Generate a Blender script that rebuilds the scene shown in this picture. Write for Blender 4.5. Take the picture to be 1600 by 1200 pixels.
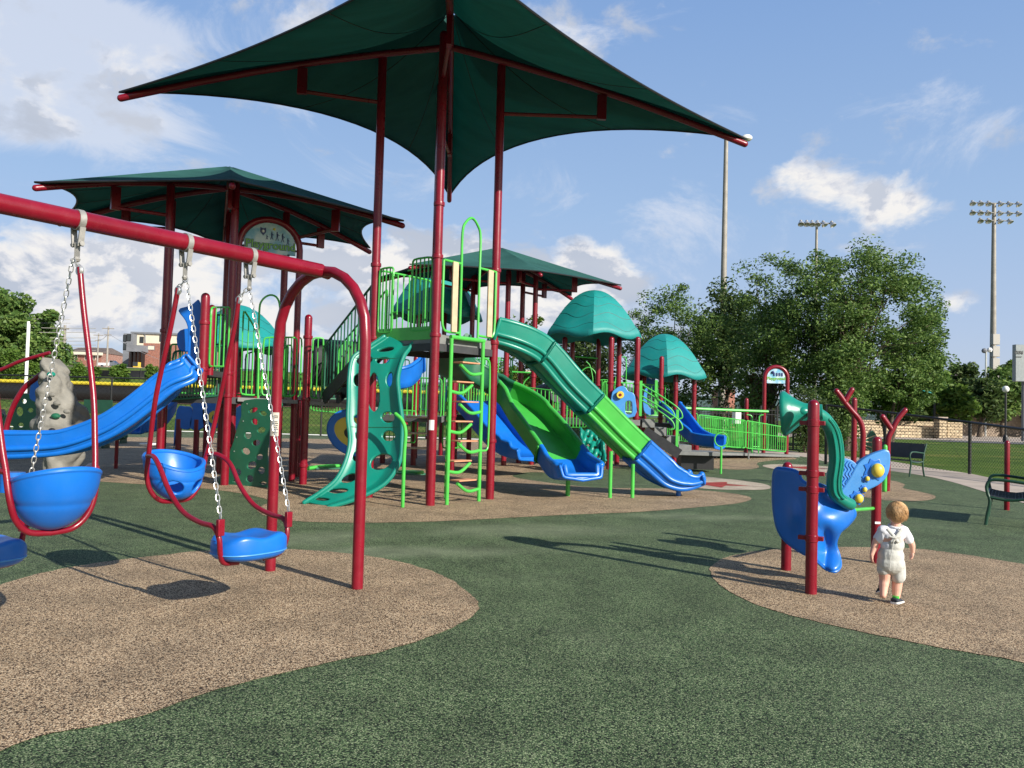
import bpy, bmesh, math, random
import numpy as np
from mathutils import Vector, Matrix, noise
random.seed(7)
rng = np.random.default_rng(11)
R_ = math.radians
scene = bpy.context.scene
for o in list(bpy.data.objects): bpy.data.objects.remove(o)
# ---------------------------------------------------------------- camera
FPX = 1250.0; CH = 1.45; TH = R_(1.92); RO = 0.027
fwd = Vector((0, math.cos(TH), math.sin(TH)))
up0 = Vector((0, -math.sin(TH), math.cos(TH))); ri0 = Vector((1, 0, 0))
upv = up0 * math.cos(RO) - ri0 * math.sin(RO)
riv = ri0 * math.cos(RO) + up0 * math.sin(RO)
CAM = Vector((0, 0, CH))
cd = bpy.data.cameras.new('camera'); cam = bpy.data.objects.new('camera', cd)
scene.collection.objects.link(cam)
cam.matrix_world = Matrix(((riv.x, upv.x, -fwd.x, 0), (riv.y, upv.y, -fwd.y, 0), (riv.z, upv.z, -fwd.z, CH), (0, 0, 0, 1)))
cd.sensor_fit = 'HORIZONTAL'; cd.sensor_width = 36; cd.lens = 36 * FPX / 1600.0
cd.clip_start = 0.05; cd.clip_end = 6000
scene.camera = cam
# ---------------------------------------------------------------- light
SUN_AZ, SUN_EL = 133.0, 27.0
sd = bpy.data.lights.new('sun', 'SUN'); sd.energy = 5.0; sd.angle = R_(0.55); sd.color = (1.0, 0.94, 0.84)
so = bpy.data.objects.new('sun', sd); scene.collection.objects.link(so)
sv = Vector((math.sin(R_(SUN_AZ)) * math.cos(R_(SUN_EL)), math.cos(R_(SUN_AZ)) * math.cos(R_(SUN_EL)), math.sin(R_(SUN_EL))))
so.rotation_euler = sv.to_track_quat('Z', 'Y').to_euler(); so.location = sv * 60
scene.view_settings.view_transform = 'Standard'; scene.view_settings.look = 'None'
scene.view_settings.exposure = 0.6; scene.view_settings.gamma = 1.0
scene.render.engine = 'CYCLES'
# ---------------------------------------------------------------- geometry of the view -> places in the world
def ray(x, y): return fwd + riv * ((x - 800) / FPX) - upv * ((y - 600) / FPX)
def G(x, y, z=0.0):
    d = ray(x, y); return CAM + d * ((z - CH) / d.z)
def P(x, y, Y):
    d = ray(x, y); return CAM + d * (Y / d.y)
def V(x, y, b, n):
    d = ray(x, y); n = Vector((n[0], n[1], 0)); b = Vector((b[0], b[1], 0))
    return CAM + d * ((b - CAM).dot(n) / d.dot(n))
def ZT(b, y):
    lo, hi = -5.0, 60.0
    for _ in range(50):
        m = (lo + hi) / 2; q = Vector((b[0], b[1], m)) - CAM
        if 600 - FPX * q.dot(upv) / q.dot(fwd) > y: lo = m
        else: hi = m
    return m
# ---------------------------------------------------------------- materials
def newmat(name):
    m = bpy.data.materials.new(name); m.use_nodes = True
    nt = m.node_tree; b = nt.nodes['Principled BSDF']; return m, nt, b
def N(nt, t, **k):
    n = nt.nodes.new(t)
    for a, v in k.items():
        if a.startswith('i_'): n.inputs[a[2:].replace('_', ' ')].default_value = v
        else: setattr(n, a, v)
    return n
def ramp(nt, stops, interp='LINEAR'):
    n = nt.nodes.new('ShaderNodeValToRGB'); n.color_ramp.interpolation = interp
    e = n.color_ramp.elements
    while len(e) < len(stops): e.new(0.5)
    for i, (p, c) in enumerate(stops):
        e[i].position = p; e[i].color = (c[0], c[1], c[2], 1)
    return n
def mixc(nt, fac, a, b, mode='MIX'):
    n = nt.nodes.new('ShaderNodeMix'); n.data_type = 'RGBA'; n.blend_type = mode
    for s, v in ((0, fac), (6, a), (7, b)):
        if isinstance(v, (int, float)): n.inputs[s].default_value = v
        elif isinstance(v, (tuple, list)): n.inputs[s].default_value = (v[0], v[1], v[2], 1)
        else: nt.links.new(v, n.inputs[s])
    return n.outputs[2]
def pmat(name, col, rough=0.45, metal=0.0, var=0.10, scale=6.0, bump=0.0, bscale=60.0, coat=0.0, dirt=0.0, dcol=(0.30, 0.26, 0.2)):
    m, nt, b = newmat(name); L = nt.links.new
    tc = N(nt, 'ShaderNodeTexCoord'); n1 = N(nt, 'ShaderNodeTexNoise'); n1.inputs['Scale'].default_value = scale; n1.inputs['Detail'].default_value = 5
    L(tc.outputs['Object'], n1.inputs['Vector'])
    d = tuple(max(0, c * (1 - var)) for c in col); u = tuple(min(1, c * (1 + var)) for c in col)
    r = ramp(nt, [(0.3, d), (0.7, u)]); L(n1.outputs['Fac'], r.inputs['Fac']); out = r.outputs['Color']
    if dirt > 0:
        n2 = N(nt, 'ShaderNodeTexNoise'); n2.inputs['Scale'].default_value = scale * 3.1; n2.inputs['Detail'].default_value = 9; n2.inputs['Roughness'].default_value = 0.7
        L(tc.outputs['Object'], n2.inputs['Vector'])
        r2 = ramp(nt, [(0.50, (0, 0, 0)), (0.78, (dirt, dirt, dirt))]); L(n2.outputs['Fac'], r2.inputs['Fac'])
        out = mixc(nt, r2.outputs['Color'], out, dcol)
    L(out, b.inputs['Base Color'])
    rr = N(nt, 'ShaderNodeMapRange'); rr.inputs['To Min'].default_value = max(0.05, rough - 0.08); rr.inputs['To Max'].default_value = min(1, rough + 0.12)
    n3 = N(nt, 'ShaderNodeTexNoise'); n3.inputs['Scale'].default_value = scale * 2.3; n3.inputs['Detail'].default_value = 6
    L(tc.outputs['Object'], n3.inputs['Vector']); L(n3.outputs['Fac'], rr.inputs['Value']); L(rr.outputs['Result'], b.inputs['Roughness'])
    b.inputs['Metallic'].default_value = metal
    if coat: b.inputs['Coat Weight'].default_value = coat; b.inputs['Coat Roughness'].default_value = 0.25
    if bump > 0:
        n4 = N(nt, 'ShaderNodeTexNoise'); n4.inputs['Scale'].default_value = bscale; n4.inputs['Detail'].default_value = 4
        L(tc.outputs['Object'], n4.inputs['Vector'])
        bp = N(nt, 'ShaderNodeBump'); bp.inputs['Strength'].default_value = bump; bp.inputs['Distance'].default_value = 0.01
        L(n4.outputs['Fac'], bp.inputs['Height']); L(bp.outputs['Normal'], b.inputs['Normal'])
    return m
def rubber(name, cols, wear, scale=150, worn=()):
    """poured granulated rubber: coloured grains, worn pale patches"""
    m, nt, b = newmat(name); L = nt.links.new
    tc = N(nt, 'ShaderNodeTexCoord')
    v = N(nt, 'ShaderNodeTexVoronoi'); v.inputs['Scale'].default_value = scale; L(tc.outputs['Object'], v.inputs['Vector'])
    sp = N(nt, 'ShaderNodeSeparateColor'); L(v.outputs['Color'], sp.inputs['Color'])
    n = len(cols); r = ramp(nt, [(i / n, c) for i, c in enumerate(cols)], 'CONSTANT'); L(sp.outputs[0], r.inputs['Fac'])
    na = N(nt, 'ShaderNodeTexNoise'); na.inputs['Scale'].default_value = 0.55; na.inputs['Detail'].default_value = 7; na.inputs['Roughness'].default_value = 0.62
    L(tc.outputs['Object'], na.inputs['Vector'])
    rw = ramp(nt, [(0.50, (0, 0, 0)), (0.75, (0.22, 0.22, 0.22))]); L(na.outputs['Fac'], rw.inputs['Fac'])
    fac = rw.outputs['Color']
    for (wx, wy, wa, la, lb, st_) in worn:
        mp = N(nt, 'ShaderNodeMapping'); mp.vector_type = 'TEXTURE'; mp.inputs['Location'].default_value = (wx, wy, 0); mp.inputs['Rotation'].default_value = (0, 0, wa); mp.inputs['Scale'].default_value = (la, lb, 1); L(tc.outputs['Object'], mp.inputs['Vector'])
        ln = N(nt, 'ShaderNodeVectorMath', operation='LENGTH'); L(mp.outputs[0], ln.inputs[0]); na2 = N(nt, 'ShaderNodeMath', operation='MULTIPLY_ADD'); L(na.outputs['Fac'], na2.inputs[0]); na2.inputs[1].default_value = 1.6; L(ln.outputs['Value'], na2.inputs[2])
        mr = N(nt, 'ShaderNodeMapRange', interpolation_type='SMOOTHSTEP'); L(na2.outputs[0], mr.inputs['Value']); mr.inputs['From Min'].default_value = 0.85; mr.inputs['From Max'].default_value = 1.75; mr.inputs['To Min'].default_value = st_; mr.inputs['To Max'].default_value = 0
        ad = N(nt, 'ShaderNodeMath', operation='MAXIMUM'); L(fac, ad.inputs[0]); L(mr.outputs[0], ad.inputs[1]); fac = ad.outputs[0]
    c1 = mixc(nt, fac, r.outputs['Color'], wear)
    nb = N(nt, 'ShaderNodeTexNoise'); nb.inputs['Scale'].default_value = 2.3; nb.inputs['Detail'].default_value = 6
    L(tc.outputs['Object'], nb.inputs['Vector'])
    rb = ramp(nt, [(0.3, (0.72, 0.72, 0.72)), (0.65, (1.1, 1.1, 1.1))]); L(nb.outputs['Fac'], rb.inputs['Fac'])
    c2 = mixc(nt, 1.0, c1, rb.outputs['Color'], 'MULTIPLY')
    # darker gaps between grains
    rg = ramp(nt, [(0.25, (1, 1, 1)), (0.75, (0.45, 0.45, 0.45))]); mg = N(nt, 'ShaderNodeMath', operation='MULTIPLY'); mg.inputs[1].default_value = 1.0
    L(v.outputs['Distance'], mg.inputs[0]); L(mg.outputs[0], rg.inputs['Fac'])
    c3 = mixc(nt, 1.0, c2, rg.outputs['Color'], 'MULTIPLY')
    L(c3, b.inputs['Base Color']); b.inputs['Roughness'].default_value = 0.85; b.inputs['Specular IOR Level'].default_value = 0.3
    bp = N(nt, 'ShaderNodeBump'); bp.inputs['Strength'].default_value = 0.55; bp.inputs['Distance'].default_value = 0.004; bp.invert = True
    L(v.outputs['Distance'], bp.inputs['Height']); L(bp.outputs['Normal'], b.inputs['Normal'])
    return m
def grassmat(name, a, b_, c):
    m, nt, b = newmat(name); L = nt.links.new
    tc = N(nt, 'ShaderNodeTexCoord')
    n1 = N(nt, 'ShaderNodeTexNoise'); n1.inputs['Scale'].default_value = 0.35; n1.inputs['Detail'].default_value = 8
    n2 = N(nt, 'ShaderNodeTexNoise'); n2.inputs['Scale'].default_value = 45; n2.inputs['Detail'].default_value = 3
    L(tc.outputs['Object'], n1.inputs['Vector']); L(tc.outputs['Object'], n2.inputs['Vector'])
    r = ramp(nt, [(0.3, a), (0.55, b_), (0.72, c)]); L(n1.outputs['Fac'], r.inputs['Fac'])
    r2 = ramp(nt, [(0.3, (0.6, 0.6, 0.6)), (0.7, (1.3, 1.3, 1.3))]); L(n2.outputs['Fac'], r2.inputs['Fac'])
    L(mixc(nt, 1.0, r.outputs['Color'], r2.outputs['Color'], 'MULTIPLY'), b.inputs['Base Color'])
    b.inputs['Roughness'].default_value = 0.95; b.inputs['Specular IOR Level'].default_value = 0.1
    bp = N(nt, 'ShaderNodeBump'); bp.inputs['Strength'].default_value = 0.6; bp.inputs['Distance'].default_value = 0.03
    L(n2.outputs['Fac'], bp.inputs['Height']); L(bp.outputs['Normal'], b.inputs['Normal'])
    return m
def fabricmat(name, col, trans):
    m, nt, b = newmat(name); L = nt.links.new
    tc = N(nt, 'ShaderNodeTexCoord')
    n1 = N(nt, 'ShaderNodeTexNoise'); n1.inputs['Scale'].default_value = 0.9; n1.inputs['Detail'].default_value = 9; n1.inputs['Roughness'].default_value = 0.65
    mp = N(nt, 'ShaderNodeMapping'); mp.inputs['Scale'].default_value = (1, 3, 1)
    L(tc.outputs['Object'], mp.inputs['Vector']); L(mp.outputs['Vector'], n1.inputs['Vector'])
    r = ramp(nt, [(0.3, tuple(c * 0.8 for c in col)), (0.7, tuple(c * 1.2 for c in col))]); L(n1.outputs['Fac'], r.inputs['Fac'])
    b.inputs['Roughness'].default_value = 0.8; L(r.outputs['Color'], b.inputs['Base Color']); b.inputs['Specular IOR Level'].default_value = 0.2
    t = N(nt, 'ShaderNodeBsdfTranslucent'); r2 = ramp(nt, [(0.3, tuple(c * 0.85 for c in trans)), (0.7, tuple(c * 1.15 for c in trans))])
    L(n1.outputs['Fac'], r2.inputs['Fac']); L(r2.outputs['Color'], t.inputs['Color'])
    mx = N(nt, 'ShaderNodeMixShader'); mx.inputs[0].default_value = 0.5
    L(b.outputs[0], mx.inputs[1]); L(t.outputs[0], mx.inputs[2]); L(mx.outputs[0], nt.nodes['Material Output'].inputs['Surface'])
    w = N(nt, 'ShaderNodeTexNoise'); w.inputs['Scale'].default_value = 160; L(tc.outputs['Object'], w.inputs['Vector'])
    bp = N(nt, 'ShaderNodeBump'); bp.inputs['Strength'].default_value = 0.25; bp.inputs['Distance'].default_value = 0.004
    L(w.outputs['Fac'], bp.inputs['Height']); L(bp.outputs['Normal'], b.inputs['Normal'])
    return m
def leafmat(name, a, b_, c):
    m, nt, b = newmat(name); L = nt.links.new
    gi = N(nt, 'ShaderNodeNewGeometry'); r = ramp(nt, [(0.0, a), (0.5, b_), (1.0, c)])
    L(gi.outputs['Random Per Island'], r.inputs['Fac']); L(r.outputs['Color'], b.inputs['Base Color'])
    b.inputs['Roughness'].default_value = 0.55; b.inputs['Specular IOR Level'].default_value = 0.25
    t = N(nt, 'ShaderNodeBsdfTranslucent'); L(r.outputs['Color'], t.inputs['Color'])
    mx = N(nt, 'ShaderNodeMixShader'); mx.inputs[0].default_value = 0.35
    L(b.outputs[0], mx.inputs[1]); L(t.outputs[0], mx.inputs[2]); L(mx.outputs[0], nt.nodes['Material Output'].inputs['Surface'])
    return m
def brickmat(name, c1, c2, mort, sx=0.22, sy=0.075, bump=0.5):
    m, nt, b = newmat(name); L = nt.links.new
    tc = N(nt, 'ShaderNodeTexCoord'); sp = N(nt, 'ShaderNodeSeparateXYZ'); L(tc.outputs['Object'], sp.inputs[0])
    ad = N(nt, 'ShaderNodeMath', operation='ADD'); L(sp.outputs['X'], ad.inputs[0]); L(sp.outputs['Y'], ad.inputs[1])
    cb = N(nt, 'ShaderNodeCombineXYZ'); L(ad.outputs[0], cb.inputs['X']); L(sp.outputs['Z'], cb.inputs['Y'])
    br = N(nt, 'ShaderNodeTexBrick'); br.inputs['Scale'].default_value = 1.0; br.inputs['Brick Width'].default_value = sx; br.inputs['Row Height'].default_value = sy
    br.inputs['Mortar Size'].default_value = sy * 0.12; br.inputs['Color1'].default_value = (*c1, 1); br.inputs['Color2'].default_value = (*c2, 1); br.inputs['Mortar'].default_value = (*mort, 1)
    L(cb.outputs[0], br.inputs['Vector'])
    n1 = N(nt, 'ShaderNodeTexNoise'); n1.inputs['Scale'].default_value = 3.0; n1.inputs['Detail'].default_value = 6; L(tc.outputs['Object'], n1.inputs['Vector'])
    r2 = ramp(nt, [(0.3, (0.7, 0.7, 0.7)), (0.7, (1.2, 1.2, 1.2))]); L(n1.outputs['Fac'], r2.inputs['Fac'])
    L(mixc(nt, 1.0, br.outputs['Color'], r2.outputs['Color'], 'MULTIPLY'), b.inputs['Base Color'])
    b.inputs['Roughness'].default_value = 0.9
    bp = N(nt, 'ShaderNodeBump'); bp.inputs['Strength'].default_value = bump; bp.inputs['Distance'].default_value = 0.02; bp.invert = True
    L(br.outputs['Fac'], bp.inputs['Height']); L(bp.outputs['Normal'], b.inputs['Normal'])
    return m
MT = dict(
 red=pmat('burgundy_powder_coat', (0.18, 0.003, 0.014), 0.28, var=0.14, scale=4, bump=0.05, bscale=120, dirt=0.08, dcol=(0.35, 0.14, 0.15)),
 lime=pmat('lime_powder_coat', (0.062, 0.42, 0.060), 0.35, var=0.10, scale=5, dirt=0.05),
 dgreen=pmat('dark_green_plastic', (0.014, 0.115, 0.062), 0.42, var=0.12, scale=3, bump=0.04, dirt=0.06),
 teal=pmat('teal_plastic', (0.004, 0.20, 0.145), 0.33, var=0.10, scale=3, bump=0.03, bscale=40, dirt=0.04),
 dome=pmat('dome_plastic', (0.004, 0.215, 0.205), 0.55, var=0.10, scale=2, dirt=0.05),
 slime=pmat('lime_slide_plastic', (0.045, 0.36, 0.05), 0.33, var=0.10, scale=3, dirt=0.04),
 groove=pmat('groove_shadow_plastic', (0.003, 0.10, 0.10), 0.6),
 blue=pmat('blue_plastic', (0.005, 0.13, 0.52), 0.33, var=0.10, scale=3, bump=0.03, bscale=40, dirt=0.05, dcol=(0.25, 0.35, 0.5)),
 blue2=pmat('light_blue_plastic', (0.045, 0.23, 0.56), 0.4, var=0.10, scale=3, dirt=0.1, dcol=(0.35, 0.5, 0.75)),
 yellow=pmat('yellow_plastic', (0.62, 0.47, 0.055), 0.4, var=0.08, scale=5),
 dark=pmat('dark_coated_deck', (0.035, 0.036, 0.04), 0.6, var=0.2, scale=8, dirt=0.1, dcol=(.12, .11, .1)),
 grey=pmat('grey_deck_edge', (0.16, 0.165, 0.16), 0.55, var=0.15, scale=8, dirt=0.1),
 black=pmat('black_paint', (0.012, 0.012, 0.013), 0.45, var=0.2),
 wood=pmat('sand_colour_boards', (0.48, 0.37, 0.24), 0.6, var=0.12, scale=9),
 step=pmat('terracotta_rungs', (0.52, 0.24, 0.13), 0.6, var=0.12, scale=9),
 steel=pmat('galvanised_steel', (0.62, 0.62, 0.60), 0.38, metal=0.75, var=0.12, scale=30),
 clampm=pmat('grey_cast_clamp', (0.30, 0.29, 0.27), 0.5, metal=0.35, var=0.12, scale=30),
 pole=pmat('weathered_steel_pole', (0.27, 0.25, 0.22), 0.6, metal=0.1, var=0.15, scale=2),
 white=pmat('white_paint', (0.75, 0.75, 0.74), 0.5, var=0.05),
 conc=pmat('concrete', (0.40, 0.33, 0.27), 0.9, var=0.14, scale=1.5, bump=0.2, dirt=0.25, dcol=(.3, .26, .22)),
 asphalt=pmat('asphalt', (0.10, 0.10, 0.10), 0.95, var=0.2, scale=1.0, bump=0.2),
 dirtm=pmat('brown_mulch', (0.17, 0.10, 0.06), 0.95, var=0.3, scale=5, bump=0.4, bscale=30),
 rock=pmat('climbing_rock', (0.20, 0.192, 0.17), 0.85, var=0.2, scale=4, bump=0.8, bscale=16, dirt=0.1, dcol=(.16, .14, .11)),
 bark=pmat('bark', (0.10, 0.075, 0.055), 0.95, var=0.3, scale=10, bump=0.6, bscale=30),
 brick=brickmat('red_brick', (0.30, 0.10, 0.06), (0.24, 0.075, 0.05), (0.35, 0.3, 0.26)),
 stone=brickmat('pale_stone_blocks', (0.62, 0.50, 0.33), (0.48, 0.37, 0.24), (0.16, 0.12, 0.08), 0.75, 0.27, 0.9),
 stone2=brickmat('tan_block_wall', (0.33, 0.26, 0.20), (0.30, 0.235, 0.18), (0.26, 0.20, 0.16), 0.6, 0.3, 0.3),
 glass=pmat('dark_glass', (0.03, 0.035, 0.04), 0.08, var=0.1),
 fabric=fabricmat('shade_fabric', (0.050, 0.165, 0.150), (0.016, 0.165, 0.148)),
 skin=pmat('skin', (0.66, 0.36, 0.27), 0.5, var=0.07, scale=12),
 hair=pmat('light_brown_hair', (0.46, 0.27, 0.12), 0.55, var=0.3, scale=60, bump=0.6, bscale=90),
 shirt=pmat('white_cotton', (0.66, 0.67, 0.72), 0.85, var=0.06, scale=14, bump=0.3, bscale=50),
 overall=pmat('pale_grey_cotton', (0.46, 0.46, 0.43), 0.9, var=0.08, scale=14, bump=0.4, bscale=45),
 navy=pmat('navy_canvas', (0.012, 0.02, 0.035), 0.7, var=0.2),
 yvinyl=pmat('yellow_fence_cap', (0.55, 0.45, 0.03), 0.5, var=0.1),
 grass=grassmat('grass', (0.05, 0.095, 0.018), (0.085, 0.14, 0.025), (0.17, 0.175, 0.05)),
 leafA=leafmat('locust_leaves', (0.045, 0.10, 0.024), (0.105, 0.185, 0.044), (0.21, 0.30, 0.08)),
 leafB=leafmat('bright_leaves', (0.045, 0.10, 0.015), (0.09, 0.17, 0.025), (0.15, 0.23, 0.04)),
 leafC=leafmat('deep_leaves', (0.028, 0.06, 0.018), (0.06, 0.105, 0.028), (0.12, 0.165, 0.05)),
 leafR=leafmat('reddish_leaves', (0.16, 0.06, 0.02), (0.12, 0.10, 0.03), (0.2, 0.09, 0.03)),
 rgreen=rubber('green_rubber', [(0.005, 0.010, 0.004), (0.062, 0.115, 0.044), (0.125, 0.19, 0.080), (0.008, 0.016, 0.007), (0.20, 0.27, 0.125), (0.030, 0.060, 0.024), (0.31, 0.37, 0.20), (0.095, 0.155, 0.062)], (0.28, 0.32, 0.20), 150,
   [(G(640, 862).x, G(640, 862).y, .25, 2.4, .5, .6), (G(860, 828).x, G(860, 828).y, .25, 2.6, .8, .5), (G(500, 840).x, G(500, 840).y, .6, 1.6, .7, .5), (G(1120, 808).x, G(1120, 808).y, .1, 2.5, .5, .4)]),
 rtan=rubber('tan_rubber', [(0.040, 0.025, 0.013), (0.50, 0.35, 0.205), (0.62, 0.45, 0.275), (0.11, 0.068, 0.038), (0.78, 0.61, 0.40), (0.40, 0.265, 0.155), (0.065, 0.040, 0.024), (0.66, 0.485, 0.305)], (0.48, 0.36, 0.23), 150),
 rcream=rubber('cream_rubber', [(0.6, 0.5, 0.38), (0.7, 0.6, 0.47), (0.5, 0.4, 0.3)], (0.6, 0.5, 0.4)),
 rred=rubber('red_rubber', [(0.45, 0.04, 0.03), (0.35, 0.03, 0.03), (0.5, 0.1, 0.07)], (0.4, 0.1, 0.08)),
)
# ---------------------------------------------------------------- mesh tools
class MB:
    def __init__(s): s.v = []; s.f = []
    def add(s, vs, fs):
        b = len(s.v); s.v += [tuple(v) for v in vs]; s.f += [tuple(i + b for i in f) for f in fs]; return s
    def box(s, c, size, rot=None):
        hx, hy, hz = (q / 2 for q in size); c = Vector(c)
        vs = [Vector((x, y, z)) for x in (-hx, hx) for y in (-hy, hy) for z in (-hz, hz)]
        if rot is not None:
            mr = Matrix.Rotation(rot, 3, 'Z') if isinstance(rot, (int, float)) else rot
            vs = [mr @ v for v in vs]
        return s.add([c + v for v in vs], [(0, 1, 3, 2), (4, 6, 7, 5), (0, 4, 5, 1), (2, 3, 7, 6), (0, 2, 6, 4), (1, 5, 7, 3)])
    def beam(s, a, b, w, h):
        a, b = Vector(a), Vector(b); d = (b - a).normalized(); u = Vector((0, 0, 1))
        if abs(d.z) > 0.99: u = Vector((0, 1, 0))
        r = d.cross(u).normalized(); u = r.cross(d)
        vs = [p + r * (i * w / 2) + u * (j * h / 2) for p in (a, b) for i, j in ((-1, -1), (1, -1), (1, 1), (-1, 1))]
        return s.add(vs, [(0, 3, 2, 1), (4, 5, 6, 7), (0, 1, 5, 4), (1, 2, 6, 5), (2, 3, 7, 6), (3, 0, 4, 7)])
    def tube(s, pts, r, n=12, closed=False, cap='flat'):
        pts = [Vector(p) for p in pts]; m = len(pts)
        rs = list(r) if isinstance(r, (list, tuple)) else [r] * m
        if cap == 'round' and not closed:
            d0 = (pts[0] - pts[1]).normalized(); d1 = (pts[-1] - pts[-2]).normalized(); a, b = rs[0], rs[-1]
            pre = [(pts[0] + d0 * a * math.sin(t), max(a * math.cos(t), 1e-4)) for t in (1.5, 1.15, 0.75, 0.38)]
            post = [(pts[-1] + d1 * b * math.sin(t), max(b * math.cos(t), 1e-4)) for t in (0.38, 0.75, 1.15, 1.5)]
            pts = [p for p, _ in pre] + pts + [p for p, _ in post]; rs = [q for _, q in pre] + rs + [q for _, q in post]; m = len(pts)
        T = []
        for i in range(m):
            if closed: t = pts[(i + 1) % m] - pts[i - 1]
            else: t = pts[min(i + 1, m - 1)] - pts[max(i - 1, 0)]
            T.append(t.normalized() if t.length > 1e-9 else Vector((0, 0, 1)))
        x = T[0].orthogonal().normalized(); vs = []
        for i in range(m):
            x = (x - T[i] * x.dot(T[i])).normalized(); y = T[i].cross(x)
            for k in range(n):
                a = 2 * math.pi * k / n; vs.append(pts[i] + (x * math.cos(a) + y * math.sin(a)) * rs[i])
        fs = []
        for i in range(m if closed else m - 1):
            j = (i + 1) % m
            for k in range(n): fs.append((i * n + k, i * n + (k + 1) % n, j * n + (k + 1) % n, j * n + k))
        if not closed: fs += [tuple(range(n))[::-1], tuple((m - 1) * n + k for k in range(n))]
        return s.add(vs, fs)
    def lathe(s, base, prof, n=20, axis=(0, 0, 1)):
        ax = Vector(axis).normalized(); x = ax.orthogonal().normalized(); y = ax.cross(x); base = Vector(base); vs = []
        for r, z in prof:
            for k in range(n):
                a = 2 * math.pi * k / n; vs.append(base + ax * z + (x * math.cos(a) + y * math.sin(a)) * max(r, 1e-4))
        fs = []
        for i in range(len(prof) - 1):
            for k in range(n): fs.append((i * n + k, i * n + (k + 1) % n, (i + 1) * n + (k + 1) % n, (i + 1) * n + k))
        fs += [tuple(range(n))[::-1], tuple((len(prof) - 1) * n + k for k in range(n))]
        return s.add(vs, fs)
    def ball(s, c, r, n=12, sc=(1, 1, 1)):
        c = Vector(c); vs = []; fs = []; m = n // 2
        for i in range(1, m):
            for k in range(n):
                t = math.pi * i / m; a = 2 * math.pi * k / n
                vs.append(c + Vector((math.sin(t) * math.cos(a) * sc[0], math.sin(t) * math.sin(a) * sc[1], math.cos(t) * sc[2])) * r)
        for i in range(m - 2):
            for k in range(n): fs.append((i * n + k, (i + 1) * n + k, (i + 1) * n + (k + 1) % n, i * n + (k + 1) % n))
        t0 = len(vs); vs += [c + Vector((0, 0, r * sc[2])), c - Vector((0, 0, r * sc[2]))]
        for k in range(n): fs += [(t0, k, (k + 1) % n), (t0 + 1, (m - 2) * n + (k + 1) % n, (m - 2) * n + k)]
        return s.add(vs, fs)
    def prism(s, pts, z0, z1):
        n = len(pts); vs = [(p[0], p[1], z0) for p in pts] + [(p[0], p[1], z1) for p in pts]
        return s.add(vs, [tuple(range(n))[::-1], tuple(range(n, 2 * n))] + [(i, (i + 1) % n, n + (i + 1) % n, n + i) for i in range(n)])
    def grid(s, rows, flip=False):
        m, n = len(rows), len(rows[0]); vs = [p for r in rows for p in r]
        fs = [(i * n + k, i * n + k + 1, (i + 1) * n + k + 1, (i + 1) * n + k) for i in range(m - 1) for k in range(n - 1)]
        if flip: fs = [f[::-1] for f in fs]
        return s.add(vs, fs)
def cr(pts, k=6, closed=False):
    pts = [Vector(p) for p in pts]; n = len(pts); out = []
    for i in range(n if closed else n - 1):
        p1, p2 = pts[i], pts[(i + 1) % n]
        p0 = pts[i - 1] if (i > 0 or closed) else p1 * 2 - p2
        p3 = pts[(i + 2) % n] if (i + 2 < n or closed) else p2 * 2 - p1
        for j in range(k):
            t = j / k; out.append(0.5 * ((2 * p1) + (p2 - p0) * t + (2 * p0 - 5 * p1 + 4 * p2 - p3) * t * t + (3 * p1 - p0 - 3 * p2 + p3) * t ** 3))
    if not closed: out.append(pts[-1])
    return out
OFF = {}
def tag(o, label=None, cat=None, group=None, kind=None):
    if label: o['label'] = label
    if cat: o['category'] = cat
    if group: o['group'] = group
    if kind: o['kind'] = kind
    return o
def thing(name, label, cat, loc=(0, 0, 0), group=None):
    o = bpy.data.objects.new(name, None); scene.collection.objects.link(o); o.location = loc; o.empty_display_size = 0.2
    OFF[o.name] = Vector(loc); return tag(o, label, cat, group)
def obj(name, mb, mat, parent=None, label=None, smooth=True, solid=0, ang=35, bevel=0, doubles=False, sub=0):
    """link one mesh object; vertices are given in world space and shifted to the owner's base"""
    off = OFF[parent.name] if parent else Vector((0, 0, 0))
    me = bpy.data.meshes.new(name); me.from_pydata([tuple(Vector(v) - off) for v in mb.v], [], mb.f)
    if doubles or solid:
        bm = bmesh.new(); bm.from_mesh(me)
        if doubles: bmesh.ops.remove_doubles(bm, verts=bm.verts, dist=doubles if isinstance(doubles, float) else 0.0005)
        bm.to_mesh(me); bm.free()
    me.update()
    o = bpy.data.objects.new(name, me); scene.collection.objects.link(o)
    for mm in (mat if isinstance(mat, (list, tuple)) else [mat]): me.materials.append(MT[mm] if isinstance(mm, str) else mm)
    if solid: md = o.modifiers.new('thick', 'SOLIDIFY'); md.thickness = solid; md.offset = 0
    if bevel: md = o.modifiers.new('bev', 'BEVEL'); md.width = bevel; md.segments = 2; md.limit_method = 'ANGLE'
    if sub: md = o.modifiers.new('sub', 'SUBSURF'); md.levels = sub; md.render_levels = sub
    if smooth:
        me.shade_smooth()
        me.set_sharp_from_angle(angle=R_(ang))
    if parent: o.parent = parent; OFF[o.name] = off
    else: OFF[o.name] = Vector((0, 0, 0))
    if label: o['label'] = label
    return o
def origin_to(o, c):
    c = Vector(c); o.data.transform(Matrix.Translation(-c)); o.location = o.location + c; OFF[o.name] = OFF[o.name] + c; return o
def structure(name, mb, mat, **k): return tag(obj(name, mb, mat, **k), kind='structure')
def copy_tree(o, parent=None):
    c = o.copy(); scene.collection.objects.link(c)
    if parent: c.parent = parent
    for ch in list(o.children): copy_tree(ch, c)
    return c
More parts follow.
